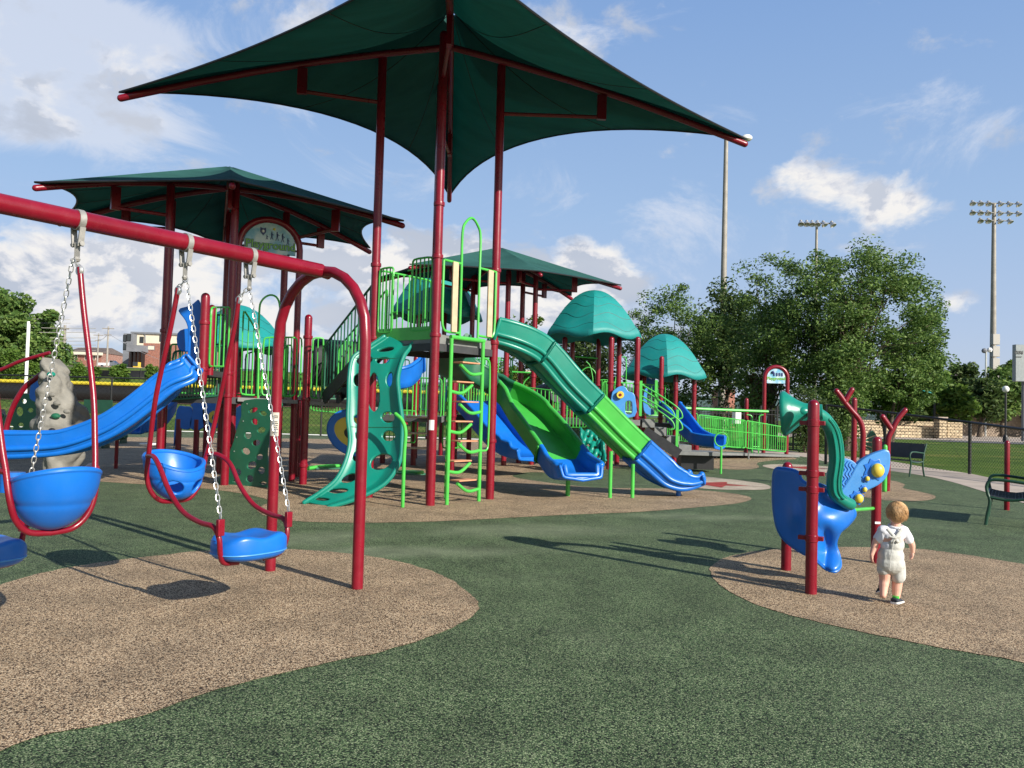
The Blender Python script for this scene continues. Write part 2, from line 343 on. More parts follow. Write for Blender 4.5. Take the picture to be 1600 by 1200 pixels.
# ---------------------------------------------------------------- sky with clouds, laid out by direction in the world
w = bpy.data.worlds.new('World'); scene.world = w; w.use_nodes = True
nt = w.node_tree; L = nt.links.new; bg = nt.nodes['Background']
sky = N(nt, 'ShaderNodeTexSky'); sky.sky_type = 'NISHITA'; sky.sun_disc = False
sky.sun_elevation = R_(SUN_EL); sky.sun_rotation = R_(SUN_AZ); sky.air_density = 1.0; sky.dust_density = 0.6; sky.ozone_density = 1.6
tc = N(nt, 'ShaderNodeTexCoord'); gen = tc.outputs['Generated']
sp = N(nt, 'ShaderNodeSeparateXYZ'); L(gen, sp.inputs[0])
def M2(op, a, b=None, c=None, clamp=False):
    n = N(nt, 'ShaderNodeMath', operation=op); n.use_clamp = clamp
    for i, v in enumerate((a, b, c)):
        if v is None: continue
        if isinstance(v, (int, float)): n.inputs[i].default_value = v
        else: L(v, n.inputs[i])
    return n.outputs[0]
zc = M2('MAXIMUM', sp.outputs['Z'], 0.0)
# stretched direction so the cloud banks flatten towards the horizon
cb = N(nt, 'ShaderNodeCombineXYZ'); L(sp.outputs['X'], cb.inputs[0]); L(sp.outputs['Y'], cb.inputs[1]); L(M2('MULTIPLY', sp.outputs['Z'], 1.6), cb.inputs[2])
def noi(scale, det, rough, off=(0, 0, 0), dist=0.0):
    mp = N(nt, 'ShaderNodeMapping'); mp.inputs['Location'].default_value = off; L(cb.outputs[0], mp.inputs[0])
    n = N(nt, 'ShaderNodeTexNoise'); n.inputs['Scale'].default_value = scale; n.inputs['Detail'].default_value = det; n.inputs['Roughness'].default_value = rough; n.inputs['Distortion'].default_value = dist
    L(mp.outputs[0], n.inputs['Vector']); return n.outputs['Fac']
def blobs(lst):
    tot = None
    for (px, py, rx, ry, s) in lst:
        d = ray(px, py).normalized(); t = Vector((d.y, -d.x, 0)).normalized(); q = d.cross(t) * -1
        def dot(vv):
            n = N(nt, 'ShaderNodeVectorMath', operation='DOT_PRODUCT'); L(gen, n.inputs[0]); n.inputs[1].default_value = vv; return n.outputs['Value']
        a = M2('MULTIPLY', dot(t), FPX / rx); b = M2('MULTIPLY', dot(q), FPX / ry)
        e = M2('ADD', M2('MULTIPLY', a, a), M2('MULTIPLY', b, b))
        front = M2('GREATER_THAN', dot(d), 0.3)
        g = M2('MULTIPLY', M2('MULTIPLY', M2('POWER', 2.718, M2('MULTIPLY', e, -1.0)), s), front)
        tot = g if tot is None else M2('ADD', tot, g)
    return tot
# high soft clouds
hi = blobs([(40, 60, 170, 110, 1.5), (160, 40, 180, 50, 1.2), (80, 180, 130, 40, 1.0), (230, 190, 60, 18, .5), (440, 20, 110, 60, .5), (900, 60, 120, 60, .6), (1480, 220, 120, 60, 0.55), (1540, 180, 60, 40, .4), (1000, 320, 240, 60, .5), (1080, 360, 200, 50, .4), (1300, 430, 260, 60, .35), (450, 290, 200, 50, .35), (480, 150, 120, 40, .3), (1250, 170, 250, 30, .3)])
lo = blobs([(60, 430, 150, 50, 0.7), (160, 470, 190, 60, .6), (260, 410, 70, 50, .6), (420, 450, 120, 60, .55), (300, 520, 240, 50, .8), (130, 400, 120, 40, .6), (420, 400, 120, 40, .6), (560, 440, 80, 60, .6), (640, 410, 80, 40, .9), (745, 395, 50, 25, .7), (925, 410, 60, 36, 1.1), (965, 450, 55, 30, .9), (860, 480, 140, 60, .8), (780, 440, 80, 50, .6), (1130, 560, 140, 60, .4), (500, 540, 150, 40, .4), (700, 480, 100, 60, .4),
 (1265, 275, 55, 30, .85), (1330, 300, 75, 32, .9), (1420, 328, 65, 22, .85), (1495, 472, 30, 20, .95), (885, 85, 55, 40, .8), (800, 30, 80, 40, .6), (80, 110, 150, 60, .35), (40, 190, 120, 40, .45), (60, 30, 160, 50, .35), (230, 190, 40, 12, .5), (440, 20, 80, 35, .6)])
n1 = noi(4.0, 12, 0.66, (3.1, 1.7, 0.4), 1.2)
n2 = noi(11.0, 14, 0.58, (0.3, 2.9, 5.4), 0.25)
mh = N(nt, 'ShaderNodeMapRange', interpolation_type='SMOOTHSTEP'); L(M2('ADD', n1, M2('MULTIPLY', hi, 0.26)), mh.inputs['Value']); mh.inputs['From Min'].default_value = 0.60; mh.inputs['From Max'].default_value = 0.84; mh.inputs['To Max'].default_value = 0.75
ml = N(nt, 'ShaderNodeMapRange', interpolation_type='SMOOTHSTEP'); L(M2('ADD', n2, M2('MULTIPLY', lo, 0.25)), ml.inputs['Value']); ml.inputs['From Min'].default_value = 0.58; ml.inputs['From Max'].default_value = 0.77
# rest of the sphere keeps scattered cloud too
# shading of the low cumulus: compare with noise a little towards the sun
n2b = noi(11.0, 14, 0.58, (0.3 - 0.02, 2.9 + 0.015, 5.4 - 0.035), 0.25)
sh = N(nt, 'ShaderNodeMapRange'); L(M2('SUBTRACT', n2b, n2), sh.inputs['Value']); sh.inputs['From Min'].default_value = -0.05; sh.inputs['From Max'].default_value = 0.05
n3 = noi(4.0, 6, 0.5, (7, 1, 2))
shade = M2('ADD', M2('MULTIPLY', sh.outputs[0], 0.55), M2('MULTIPLY', n3, 0.6), clamp=True)
CW = ramp(nt, [(0.25, (0.56, 0.62, 0.74)), (0.60, (0.84, 0.85, 0.90)), (0.85, (1.0, 0.98, 0.96))]); L(shade, CW.inputs['Fac'])
def scale_col(c, k):
    n = N(nt, 'ShaderNodeVectorMath', operation='SCALE'); L(c, n.inputs[0]) if not isinstance(c, tuple) else setattr(n.inputs[0], 'default_value', c); n.inputs['Scale'].default_value = k; return n.outputs[0]
SKYS = 0.08; EXPO = 1.0 / 2 ** 0.6
skyc = scale_col(sky.outputs['Color'], SKYS / EXPO)
fr = N(nt, 'ShaderNodeMapRange', interpolation_type='SMOOTHSTEP'); L(sp.outputs['Y'], fr.inputs['Value']); fr.inputs['From Min'].default_value = -0.15; fr.inputs['From Max'].default_value = 0.45
gr = ramp(nt, [(0.0, (0.56, 0.62, 0.76)), (0.10, (0.47, 0.59, 0.82)), (0.24, (0.37, 0.54, 0.82)), (0.45, (0.255, 0.425, 0.76)), (0.8, (0.15, 0.29, 0.62))]); L(zc, gr.inputs['Fac'])
base = mixc(nt, M2('MULTIPLY', fr.outputs[0], 0.85), skyc, gr.outputs['Color'])
c1 = mixc(nt, mh.outputs[0], base, (0.72, 0.77, 0.88))
c2 = mixc(nt, ml.outputs[0], c1, scale_col(CW.outputs['Color'], 0.92))
L(scale_col(c2, EXPO / SKYS), bg.inputs['Color']); bg.inputs['Strength'].default_value = SKYS
# ---------------------------------------------------------------- ground sheets
def sheet(name, pts, z, mat, pix=True, smooth_k=5, extra=()):
    """flat sheet; outline given by places on the ground"""
    g = [G(x, y, 0) for x, y in pts] if pix else [Vector((x, y, 0)) for x, y in pts]
    c = cr(g, smooth_k, True) if smooth_k else g
    if smooth_k and mat.startswith('r'):      # ragged trowelled edge
        d_ = []
        for i in range(len(c)):
            a, b = c[i], c[(i + 1) % len(c)]; k_ = max(1, min(60, int((b - a).length / .03))) if min(a.y, b.y) < 16 else 1
            for j in range(k_):
                p = a.lerp(b, j / k_); q = Vector((p.x * 7, p.y * 7, 1)); d_.append(p + Vector((noise.noise(q), noise.noise(q + Vector((9, 4, 2))), 0)) * .018 + Vector((noise.noise(q * 4), noise.noise(q * 4 + Vector((9, 4, 2))), 0)) * .007)
        c = d_
    cu = bpy.data.curves.new(name, 'CURVE'); cu.dimensions = '2D'; cu.fill_mode = 'BOTH'
    sp_ = cu.splines.new('POLY'); sp_.points.add(len(c) - 1)
    for i, p in enumerate(c): sp_.points[i].co = (p.x, p.y, 0, 1)
    sp_.use_cyclic_u = True
    t = bpy.data.objects.new('tmp', cu); scene.collection.objects.link(t)
    dg = bpy.context.evaluated_depsgraph_get(); me = bpy.data.meshes.new_from_object(t.evaluated_get(dg)); bpy.data.objects.remove(t)
    me.name = name; me.transform(Matrix.Translation((0, 0, z)))
    me.materials.clear(); me.materials.append(MT[mat]); o = bpy.data.objects.new(name, me); scene.collection.objects.link(o)
    for p in me.polygons:
        if p.normal.z < 0: me.flip_normals(); break
    OFF[o.name] = Vector((0, 0, 0)); return tag(o, kind='structure')
mb = MB()
# the lawn: one big sheet, rising gently far away on the left towards the street
xs = [-900, -400, -200, -120, -80, -55, -40, -30, -22, -16, -11, -5.5, 0, 4, 8, 13, 17, 22, 40, 80, 150, 300, 900]; ys = [-60, -10, 10, 25, 35, 44, 48, 52, 56, 60, 64, 68, 71, 75, 79, 83, 88, 92, 110, 140, 200, 240, 350, 700, 1600]
def hgt(x, y):
    def st(a, b, v): t = max(0.0, min(1.0, (v - a) / (b - a))); return t * t * (3 - 2 * t)
    return 1.3 * st(44, 68, y) * (1 - st(4, 22, x)) + 3.9 * st(71, 92, y) * (1 - st(-22, 0, x)) + 4.5 * st(100, 185, y) * (1 - st(-60, -10, x)) - 0.012
mb.grid([[(x, y, hgt(x, y)) for x in xs] for y in ys], flip=True)
structure('lawn', mb, 'grass')
rb = [(-14, -3), (16, -3), (16, 3)] + [(g.x, g.y) for g in (G(x, y) for x, y in ((2250, 925), (1800, 830), (1598, 772), (1533, 753), (1490, 744), (1446, 737), (1392, 729), (1350, 724), (1309, 718), (1262, 712), (1228, 707.5)))] + [(8, 40), (-3, 42), (-14, 40), (-24, 36), (-28, 20), (-26, 2)]
sheet('rubber_surface', rb, 0.0, 'rgreen', pix=False, smooth_k=3)
sheet('tan_rubber_under_swings', [(-330, 1010), (-100, 935), (0, 914), (60, 897), (150, 880), (250, 868), (322, 861), (440, 858), (560, 867), (640, 882), (700, 904), (738, 932), (748, 945), (742, 960), (715, 977), (660, 1000), (590, 1020), (500, 1039), (344, 1077), (200, 1125), (60, 1152), (-60, 1195), (-500, 1300)], 0.004, 'rtan')
sheet('tan_rubber_under_structure', [(-200, 728), (0, 738), (150, 752), (225, 757), (300, 762), (370, 770), (420, 782), (404, 793), (403, 800), (425, 810), (470, 815), (560, 817), (680, 815), (800, 809), (900, 804), (1000, 800), (1100, 792), (1155, 786), (1174, 779), (1150, 772), (1090, 766), (1010, 763), (930, 762), (840, 752), (800, 744), (830, 738), (900, 740), (945, 734), (1000, 727), (1080, 729), (1150, 734), (1185, 731), (1184, 723), (1215, 719), (1245, 717), (1215, 712), (1100, 700), (900, 690), (600, 687), (300, 684), (0, 682), (-200, 684)], 0.004, 'rtan', smooth_k=4)
sheet('tan_rubber_by_talk_panel', [(1110, 890), (1130, 873), (1180, 862), (1240, 857), (1310, 855), (1420, 857), (1500, 866), (1600, 882), (1800, 915), (2100, 1000), (2100, 1200), (1800, 1090), (1600, 1036), (1500, 1018), (1400, 999), (1260, 968), (1180, 944), (1125, 915)], 0.004, 'rtan')
sheet('small_tan_patch', [(1330, 768), (1350, 756), (1390, 751), (1413, 757), (1412, 763), (1440, 769), (1462, 776), (1448, 782), (1400, 783), (1350, 777)], 0.004, 'rtan')
sheet('cream_oval_patch', [(1005, 744), (1040, 741), (1120, 747), (1190, 756), (1204, 763), (1180, 766), (1100, 764), (1035, 756)], 0.008, 'rcream')
sheet('cream_oval_patch_far', [(1192, 729), (1205, 726), (1245, 726), (1300, 730), (1330, 735), (1290, 739), (1235, 737)], 0.008, 'rcream')
def star(name, x, y, z, r0):
    c = G(x, y); sheet(name, [(c.x + math.cos(a * math.pi / 5 + .3) * (r0 if a % 2 else r0 * 0.45), c.y + math.sin(a * math.pi / 5 + .3) * (r0 if a % 2 else r0 * 0.45)) for a in range(10)], z, 'rred', pix=False, smooth_k=0)
star('red_star_inlay', 1113, 757, 0.012, 0.8); star('red_star_inlay_far', 1250, 731, 0.012, 0.8)
sheet('concrete_path', [(1180, 700), (1228, 704), (1309, 712), (1392, 721), (1450, 731), (1514, 740), (1571, 752), (1620, 760), (1900, 810), (2300, 900), (2300, 960), (1800, 845), (1598, 786), (1533, 767), (1490, 754), (1446, 744), (1392, 736), (1350, 732), (1309, 726), (1262, 715), (1228, 711), (1180, 707)], 0.006, 'conc', smooth_k=4)
sheet('far_promenade', [(1180, 683), (1310, 684.6), (1400, 686.2), (1500, 688.5), (1600, 691.5), (1750, 696), (1900, 701), (1900, 690), (1750, 687), (1600, 683), (1500, 679), (1400, 678), (1300, 677), (1180, 676)], 0.008, 'conc', smooth_k=0)
sheet('asphalt_lane', [(1440, 689), (1500, 691), (1600, 694.5), (1900, 705), (1900, 701), (1600, 691.5), (1500, 688.5)], 0.012, 'asphalt', smooth_k=0)
# warning track and outfield behind the low fence on the left
mb = MB().grid([[(x, y, hgt(x, y) + .02) for x in (-90, -55, -40, -30, -22, -16, -11, -5.5, 0, 4)] for y in (66, 68, 70)], flip=True); structure('warning_track', mb, 'dirtm')
mb = MB().grid([[(x, y, hgt(x, y) + .03) for x in (-400, -200, -120, -80, -55, -40, -30, -22)] for y in (92, 110, 140, 200, 240)], flip=True); structure('parking_lot', mb, 'conc')
# ---------------------------------------------------------------- shade canopies
def fabric_panels(parent, corners, peak, sag, lift=0.10, n=20, droop=0.25, hemname='hem_cable', offs=None):
    c0 = Vector((sum(c[0] for c in corners), sum(c[1] for c in corners), 0)) / len(corners); m = len(corners); edge = []
    for i in range(m):
        sg_ = sag[i] if isinstance(sag, (list, tuple)) else sag
        A, B = Vector(corners[i]), Vector(corners[(i + 1) % m]); mid = (A + B) / 2
        inn = Vector((c0.x - mid.x, c0.y - mid.y, 0)).normalized()
        for k in range(n):
            s = k / n; w_ = 4 * s * (1 - s); w_ = w_ ** 1.0
            edge.append(A.lerp(B, s) + inn * sg_ * w_ + Vector((0, 0, lift + sg_ * w_ * 0.30)))
    rows = []; peak = Vector(peak)
    for j in range(13):
        t = 0.02 + 0.98 * j / 12; row = []
        for k, e in enumerate(edge):
            s = (k % n) / n; w_ = 4 * s * (1 - s)
            p = peak.lerp(e, t); p.z -= droop * math.sin(math.pi * t) * w_
            row.append(p)
        row.append(row[0].copy()); rows.append(row)
    mb = MB().grid(rows, flip=True); fb = obj('shade_fabric', mb, 'fabric', parent, ang=30, solid=0.006, doubles=0.001)
    hem = MB().tube([e for e in edge], 0.018, 6, closed=True); obj(hemname, hem, 'black', fb)
    for i in range(m):
        for fr_ in (.33, .66):
            k = i * n + int(fr_ * n); obj('seam', MB().tube([rows[j][k] - Vector((0, 0, .004)) for j in range(13)], .007, 4), 'black', fb)
    return fb
def canopy(parent, corners, peak, hubz, postr, braces=True, sag=0.9, rad=0.055, droop=0.25):
    can = bpy.data.objects.new('shade_canopy', None); scene.collection.objects.link(can); can.parent = parent; OFF[can.name] = OFF[parent.name]; can.empty_display_size = 0.2
    fabric_panels(can, corners, peak, sag, droop=droop)
    hub = Vector((peak[0], peak[1], hubz))
    for i, c in enumerate(corners):
        c = Vector(c); d = (c - hub); pts = [hub + d * t + Vector((0, 0, 0.10 * math.sin(math.pi * t))) for t in (0, .2, .4, .6, .8, .94, .985, .995)]
        mb = MB().tube(pts, rad, 12, cap='round'); obj('rafter', mb, 'red', can)
        if braces and i < len(postr):
            p, zb, t = postr[i]; q = hub + d * t; zb = q.z - .36; p = Vector((p[0], p[1], zb)); mb = MB()
            mb.tube([p, Vector((q.x, q.y, zb + (q.z - zb) * 0.05)) ], 0.032, 8); mb.box((q.x, q.y, (q.z + zb) / 2), (0.15, 0.07, abs(q.z - zb) + 0.05), math.atan2(d.y, d.x)); mb.ball(p, 0.05, 8)
            obj('brace', mb, 'red', can)
    return can
# ---------------------------------------------------------------- helpers for play structures
def post_mb(b, z0, z1, r, dome=True, collars=()):
    mb = MB(); prof = [(r, z0)] + [(r, z0 + (z1 - z0) * k / 8) for k in range(1, 9)]
    if dome: prof += [(r * 0.96, z1 + r * .25), (r * 0.82, z1 + r * .55), (r * .55, z1 + r * .82), (r * .2, z1 + r * .96)]
    mb.lathe((b[0], b[1], 0), prof, 20)
    for z in collars: mb.lathe((b[0], b[1], 0), [(r * 1.02, z - .035), (r * 1.22, z - .028), (r * 1.25, z), (r * 1.22, z + .028), (r * 1.02, z + .035)], 20)
    return mb
def rail(parent, A, B, z0, z1, n=8, r=0.017, mat='lime', z0b=None, z1b=None, gap=0.10, name='guardrail', corner=0.12, mid=None):
    """rounded tube frame with vertical balusters between two posts"""
    A, B = Vector((A[0], A[1], 0)), Vector((B[0], B[1], 0)); z0b = z0 if z0b is None else z0b; z1b = z1 if z1b is None else z1b
    d = (B - A); Ln = d.length; u = d / Ln; a = A + u * gap; b = B - u * gap; LL = Ln - 2 * gap
    def pt(s, lo, fr=0): return a + u * (s * LL) + Vector((0, 0, ((z0 + (z0b - z0) * s) if lo else (z1 + (z1b - z1) * s)) + fr))
    c = min(corner, LL * 0.3) / LL; loop = []
    for (s, lo, sx, sy) in ((0, 1, 1, 1), (1, 1, -1, 1), (1, 0, -1, -1), (0, 0, 1, -1)):
        o_ = pt(s, lo); hv = Vector((0, 0, corner * sy)); hh = pt(s + sx * c, lo) - o_
        seq = [o_ + hv, o_ + hv * .3 + hh * .0 + hh * .08, o_ + hh * .3 + hv * .08, o_ + hh]
        loop += seq if s == 0 and lo == 1 or s == 1 and lo == 0 else seq[::-1]
    mb = MB().tube(loop, r, 8, closed=True)
    for k in range(1, n + 1):
        s = k / (n + 1); mb.tube([pt(s, 1), pt(s, 0)], r * 0.72, 6)
    if mid: mb.tube([pt(0, 1, mid), pt(1, 1, mid)], r * .8, 6)
    for z in (0.3, 0.85):   # clamps to the posts
        for s, e in ((0, A), (1, B)):
            p = pt(s, 1).lerp(pt(s, 0), z); mb.tube([Vector((e.x, e.y, p.z)), p], r * 0.7, 6)
    return obj(name, mb, mat, parent)
def deck_mb(pts, z, t=0.13): return MB().prism([(p[0], p[1]) for p in pts], z - t, z)
def trough(path, w, h, widthvec=None, r_lip=0.03, n=14, outer=0.03):
    """rows of a U shaped slide bed along path; returns the inner rows and the lip lines"""
    rows = []; lips = ([], []); m = len(path)
    for i in range(m):
        t = (path[min(i + 1, m - 1)] - path[max(i - 1, 0)]).normalized(); s = t.cross(Vector((0, 0, 1))).normalized(); u = s.cross(t)
        hh = h[i] if isinstance(h, list) else h; ww = w[i] if isinstance(w, list) else w; row = []
        for k in range(n + 1):
            a = k / n; q = (a - .5) * 2; x = math.copysign(1 - (1 - abs(q)) ** 1.7, q) if abs(q) > .5 else q * 1.0
            ax = abs(q); yy = max(0, (ax - 0.52) / 0.48); xx = min(1.0, ax / 0.62); xx = math.sin(xx * math.pi / 2) ** 0.9
            row.append(path[i] + s * (math.copysign(xx, q) * ww / 2 * (1 + 0.05 * yy)) + u * (hh * yy ** 1.25))
        rows.append(row); lips[0].append(row[0]); lips[1].append(row[-1])
    return rows, lips
def slide(parent, name, path, w, h, mats, cuts, ribs=True, lip=0.038, label=None, shell=0.03, supports=()):
    """a slide as one part with its coloured sections, lips and feet as sub-parts"""
    e = bpy.data.objects.new(name, None); scene.collection.objects.link(e); e.parent = parent; OFF[e.name] = OFF[parent.name]
    if label: e['label'] = label
    rows, lips = trough(path, w, h); m = len(path)
    for (a, b, mt) in cuts:
        a, b = int(a * (m - 1)), int(b * (m - 1)); mb = MB(); seg = rows[a:b + 1]
        outr = []
        for i in range(a, b + 1):
            t = (path[min(i + 1, m - 1)] - path[max(i - 1, 0)]).normalized(); s = t.cross(Vector((0, 0, 1))).normalized(); u = s.cross(t); row = []
            mid = path[i]
            for k, p in enumerate(rows[i]):
                q = (k / (len(rows[i]) - 1) - .5) * 2; out = s * q * 0.055 - u * (0.05 * (1 - abs(q)) + 0.012); row.append(p + out)
            outr.append(row)
        mb.grid(seg); mb.grid(outr, flip=True)
        for R in (0, -1):      # end caps
            c = [seg[R], outr[R]] if R == 0 else [outr[R], seg[R]]; mb.grid(c)
        for li in (0, 1):
            mb.tube([lips[li][i] + (lips[li][i] - path[i]).normalized() * 0.02 for i in range(a, b + 1)], lip, 10)
        if ribs:
            for fr in (0.14, 0.30):      # long moulded ribs on the outside of both walls
                for side in (0, 1):
                    ln = []
                    for j in range(b - a + 1):
                        rr_ = outr[j]; kk = fr * (len(rr_) - 1); kk = kk if side == 0 else (len(rr_) - 1) - kk; k0 = int(kk); f_ = kk - k0
                        ln.append(rr_[k0].lerp(rr_[min(k0 + 1, len(rr_) - 1)], f_))
                    mb.tube(ln, 0.042 if fr < .2 else 0.05, 8, cap='round')
        for j in (0, b - a):      # bolted flange where sections meet
            ring = [p + (p - path[a + j]).normalized() * 0.028 for p in outr[j]]; mb.tube(ring, 0.03, 8, cap='round')
        obj('slide_section', mb, mt, e, ang=50)
    return e, rows, lips
# ================================================================= near tall tower
UA = R_(38.64); U = Vector((math.sin(UA), math.cos(UA), 0)); W = Vector((-math.cos(UA), math.sin(UA), 0)); S = 1.38
O0 = G(672, 790); Pf, Pr, Pl, Pb = O0, O0 + U * S, O0 + W * S, O0 + (U + W) * S
tower = thing('play_tower', 'tallest play tower with wide dark green shade canopy on four burgundy posts', 'play structure', (O0 + (U + W) * S / 2))
DZ = 2.58
for p in (Pf, Pr, Pl, Pb):
    po = obj('post', post_mb(p, 0, 7.15, 0.069, collars=(DZ - .02, DZ + 1.17, 4.55 if p is Pf else 0.95)), 'red', tower)
dk = obj('deck', deck_mb([Pf, Pr, Pb, Pl], DZ, 0.14), 'grey', tower)
mb = MB(); 
for a, b in ((Pf, Pr), (Pr, Pb), (Pb, Pl), (Pl, Pf)): mb.beam(Vector((a.x, a.y, DZ - .2)) , Vector((b.x, b.y, DZ - .2)), 0.05, 0.11)
obj('deck_beam', mb, 'dark', dk)
cc = O0 + (U + W) * S / 2
# canopy: corners at ends of four long rafters
cL, cR_, cF = G(186, 154, 6.1), G(1166, 226, 6.1), G(702, 314, 6.1); cN = cL + cR_ - cF
hub = Vector(((cL.x + cR_.x) / 2, (cL.y + cR_.y) / 2, 7.35))
canopy(tower, [cN, cR_, cF, cL], (hub.x, hub.y, 7.95), 7.35, [(Pf, 6.15, .40), (Pr, 6.55, .50), (Pb, 6.3, .5), (Pl, 6.45, .46)], sag=[.45, 1.15, 1.15, .45], rad=0.054, droop=0.35)
# rails of the top deck
rail(tower, Pl, Pf.lerp(Pl, 0.62), DZ + .06, DZ + 1.10, 3, name='guardrail', mat='lime')
rail(tower, Pf.lerp(Pl, 0.46), Pf, DZ + .06, DZ + 1.18, 4, name='guardrail')
mb = MB().beam(Vector((Pl.x, Pl.y, DZ + .02)), Vector((Pf.x, Pf.y, DZ + .02)), 0.02, 0.20)
obj('toe_board', mb, 'lime', tower)
rail(tower, Pl, Pb, DZ + .06, DZ + 1.10, 8); 
# ladder side: two barrier frames with sand coloured boards and a tall hoop
def pv(x, y, off=0.0): return V(x, y, O0 + W * -off, W)
mb = MB(); 
def pp(t, z, off=0.06): return O0 + U * (t * S) - W * off + Vector((0, 0, z))
hoop = cr([pp(.345, DZ - .02), pp(.345, DZ + 1.0), pp(.345, DZ + 1.62), pp(.40, DZ + 1.80), pp(.50, DZ + 1.89), pp(.60, DZ + 1.80), pp(.655, DZ + 1.62), pp(.655, DZ + 1.0), pp(.655, DZ - .02)], 5)
obj('grab_hoop', MB().tube(hoop, 0.021, 10), 'lime', tower)
for a, b in ((0.055, 0.34), (0.66, 0.95)):
    mb = MB().tube(cr([pp(a, DZ + 1.13), pp(a, DZ + .3), pp(a + .02, DZ + .10), pp(a + .09, DZ + .05), pp(b, DZ + .05)] if a < .5 else [pp(b, DZ + 1.13), pp(b, DZ + .3), pp(b - .02, DZ + .10), pp(b - .09, DZ + .05), pp(a, DZ + .05)], 5), 0.020, 8)
    mb.tube([pp(a if a < .5 else b, DZ + 1.13), pp(b if a < .5 else a, DZ + 1.13)], 0.02, 8)
    g = obj('barrier_frame', mb, 'lime', tower)
    m_ = (a + b) / 2; obj('board', MB().box(pp(m_ + .03, DZ + .59, .085), (0.12, 0.03, 1.08), -UA + math.pi / 2), 'wood', g, bevel=0.004)
# loop ladder
lad = bpy.data.objects.new('ladder', None); scene.collection.objects.link(lad); lad.parent = tower; OFF[lad.name] = OFF[tower.name]
La = V(698, 787, O0 - W * 0.10, W); Lb = V(748, 782, O0 - W * 0.10, W); La.z = Lb.z = 0
LU = (Lb - La); LW = LU.length; LU.normalize()
def lp(t, z, off=0.0): return Vector((La.x, La.y, z)) + LU * (t * LW) - W * off
mb = MB().tube(cr([lp(0, 0), lp(0, 1.2), lp(0, DZ - .05)], 3), 0.030, 10).tube([lp(1, 0), lp(1, DZ - .05)], 0.030, 10).tube([lp(-.03, DZ - .03), lp(1.03, DZ - .03)], 0.034, 10)
mb.tube([lp(.56, 0.02, -.42), lp(.56, 1.95, -.42)], 0.024, 8)
obj('frame', mb, 'lime', lad)
zs = [0.33 + 0.305 * k for k in range(7)]
for k, z in enumerate(zs):
    left = k % 2 == 1; s0, s1 = (0.0, 0.72) if left else (1.0, 0.26)
    mb = MB().tube(cr([lp(s0, z - .13), lp(s0 + (s1 - s0) * .5, z - .15), lp(s0 + (s1 - s0) * .95, z - .02)], 6), 0.026, 8)
    obj('curved_bracket', mb, 'lime', lad)
    obj('rung', MB().box(lp((s0 + s1) / 2 + (.05 if left else -.05), z + .02, -.06), (0.40, 0.20, 0.022), -UA + math.pi / 2), 'step', lad, bevel=0.004)
mb = MB().tube(cr([lp(1.02, DZ - .3), lp(1.16, DZ - .32), lp(1.24, DZ - .42), lp(1.26, 1.6), lp(1.26, 1.0), lp(1.22, 0.82), lp(1.02, 0.80)], 5), 0.016, 8)
obj('hand_loop', mb, 'lime', lad)
# thin post with bent top beside the climber
b1 = G(629, 793); mb = MB().tube(cr([b1, (b1.x, b1.y, .75), (b1.x + .01, b1.y, 1.1), (b1.x - .05, b1.y + .02, 1.27), (b1.x - .15, b1.y + .05, 1.36)], 5), 0.027, 10, cap='round')
obj('support_pipe', mb, 'lime', tower)
# sloping long slide on the right: teal, lime and blue sections
ctr = [(768, 530, 13.35), (790, 537, 13.4), (815, 548, 13.5), (840, 566, 13.65), (868, 596, 13.78), (905, 634, 13.9), (943, 672, 14.05), (985, 712, 14.2), (1022, 744, 14.35), (1048, 757, 14.4), (1068, 757, 14.45), (1088, 750, 14.5)]
path = cr([P(x, y, Y) for x, y, Y in ctr], 6)
sl, rows, lips = slide(tower, 'long_slide', path, 0.50, [0.30 + .03 * min(1, i / 14) for i in range(50)] + [.32, .31, .30, .29, .28, .27, .26, .25, .24, .22, .18, .16, .14, .12, .1, .1, .1, .1], None, [(0, .27, 'teal'), (.27, .47, 'teal'), (.47, .645, 'slime'), (.645, 1.0, 'blue')], label='long straight slide in teal, lime and blue sections', lip=.046)
obj('end_roll', MB().tube([rows[-1][k] + Vector((.01, 0, .02)) for k in range(len(rows[-1]))], .06, 10, cap='round'), 'blue', sl)
for (x, y, yt) in ((953, 778, 705), (988, 778, 725)):
    b = G(x, y); obj('support_pipe', MB().tube([b, (b.x, b.y, ZT(b, yt))], 0.033, 10), 'lime', sl)
b = G(1060, 775); obj('support_pipe', MB().tube([b, (b.x, b.y, .3)], 0.045, 10), 'blue', sl)
# twisting slide under the ladder side, lime then blue
pth = cr([Vector(q) for q in [(-1.1, 14.6, 2.5), (-1.25, 15.1, 2.28), (-1.05, 15.75, 2.08), (-.5, 16.0, 1.86), (.05, 15.7, 1.55), (.42, 15.1, 1.16), (.72, 14.55, .78), (.95, 14.1, .47), (1.08, 13.75, .36), (1.16, 13.42, .37), (1.20, 13.28, .42)]], 6)
m_ = len(pth); hs = [0.34] * 20 + [.30] * 8 + [.27] * 14 + [.26] * 8 + [.25, .24, .23, .22, .21, .20, .19, .18, .17, .16, .15]
wd = [0.55] * 22 + [.60, .63, .66, .68, .70, .72, .74, .76, .77, .78] + [.78] * 18 + [.78, .78, .77, .76, .75, .73, .71, .68, .64, .60, .55]
ss, rows2, lips2 = slide(tower, 'spiral_slide', pth, wd[:m_], hs[:m_], None, [(0, .35, 'dgreen'), (.35, .66, 'slime'), (.66, 1.0, 'blue')], label='twisting open slide, lime above and blue at its mouth', ribs=False, lip=0.05)
obj('end_roll', MB().tube(rows2[-1], .042, 10, cap='round'), 'blue', ss)
b = G(887, 775); obj('support_pipe', MB().tube([b, (b.x, b.y, .3)], 0.04, 10), 'lime', ss)
zs_ = ZT(Pf, 664); vv = (CAM - Pf); vv.z = 0; vv.normalize(); aa = math.atan2(vv.y, vv.x) - .25
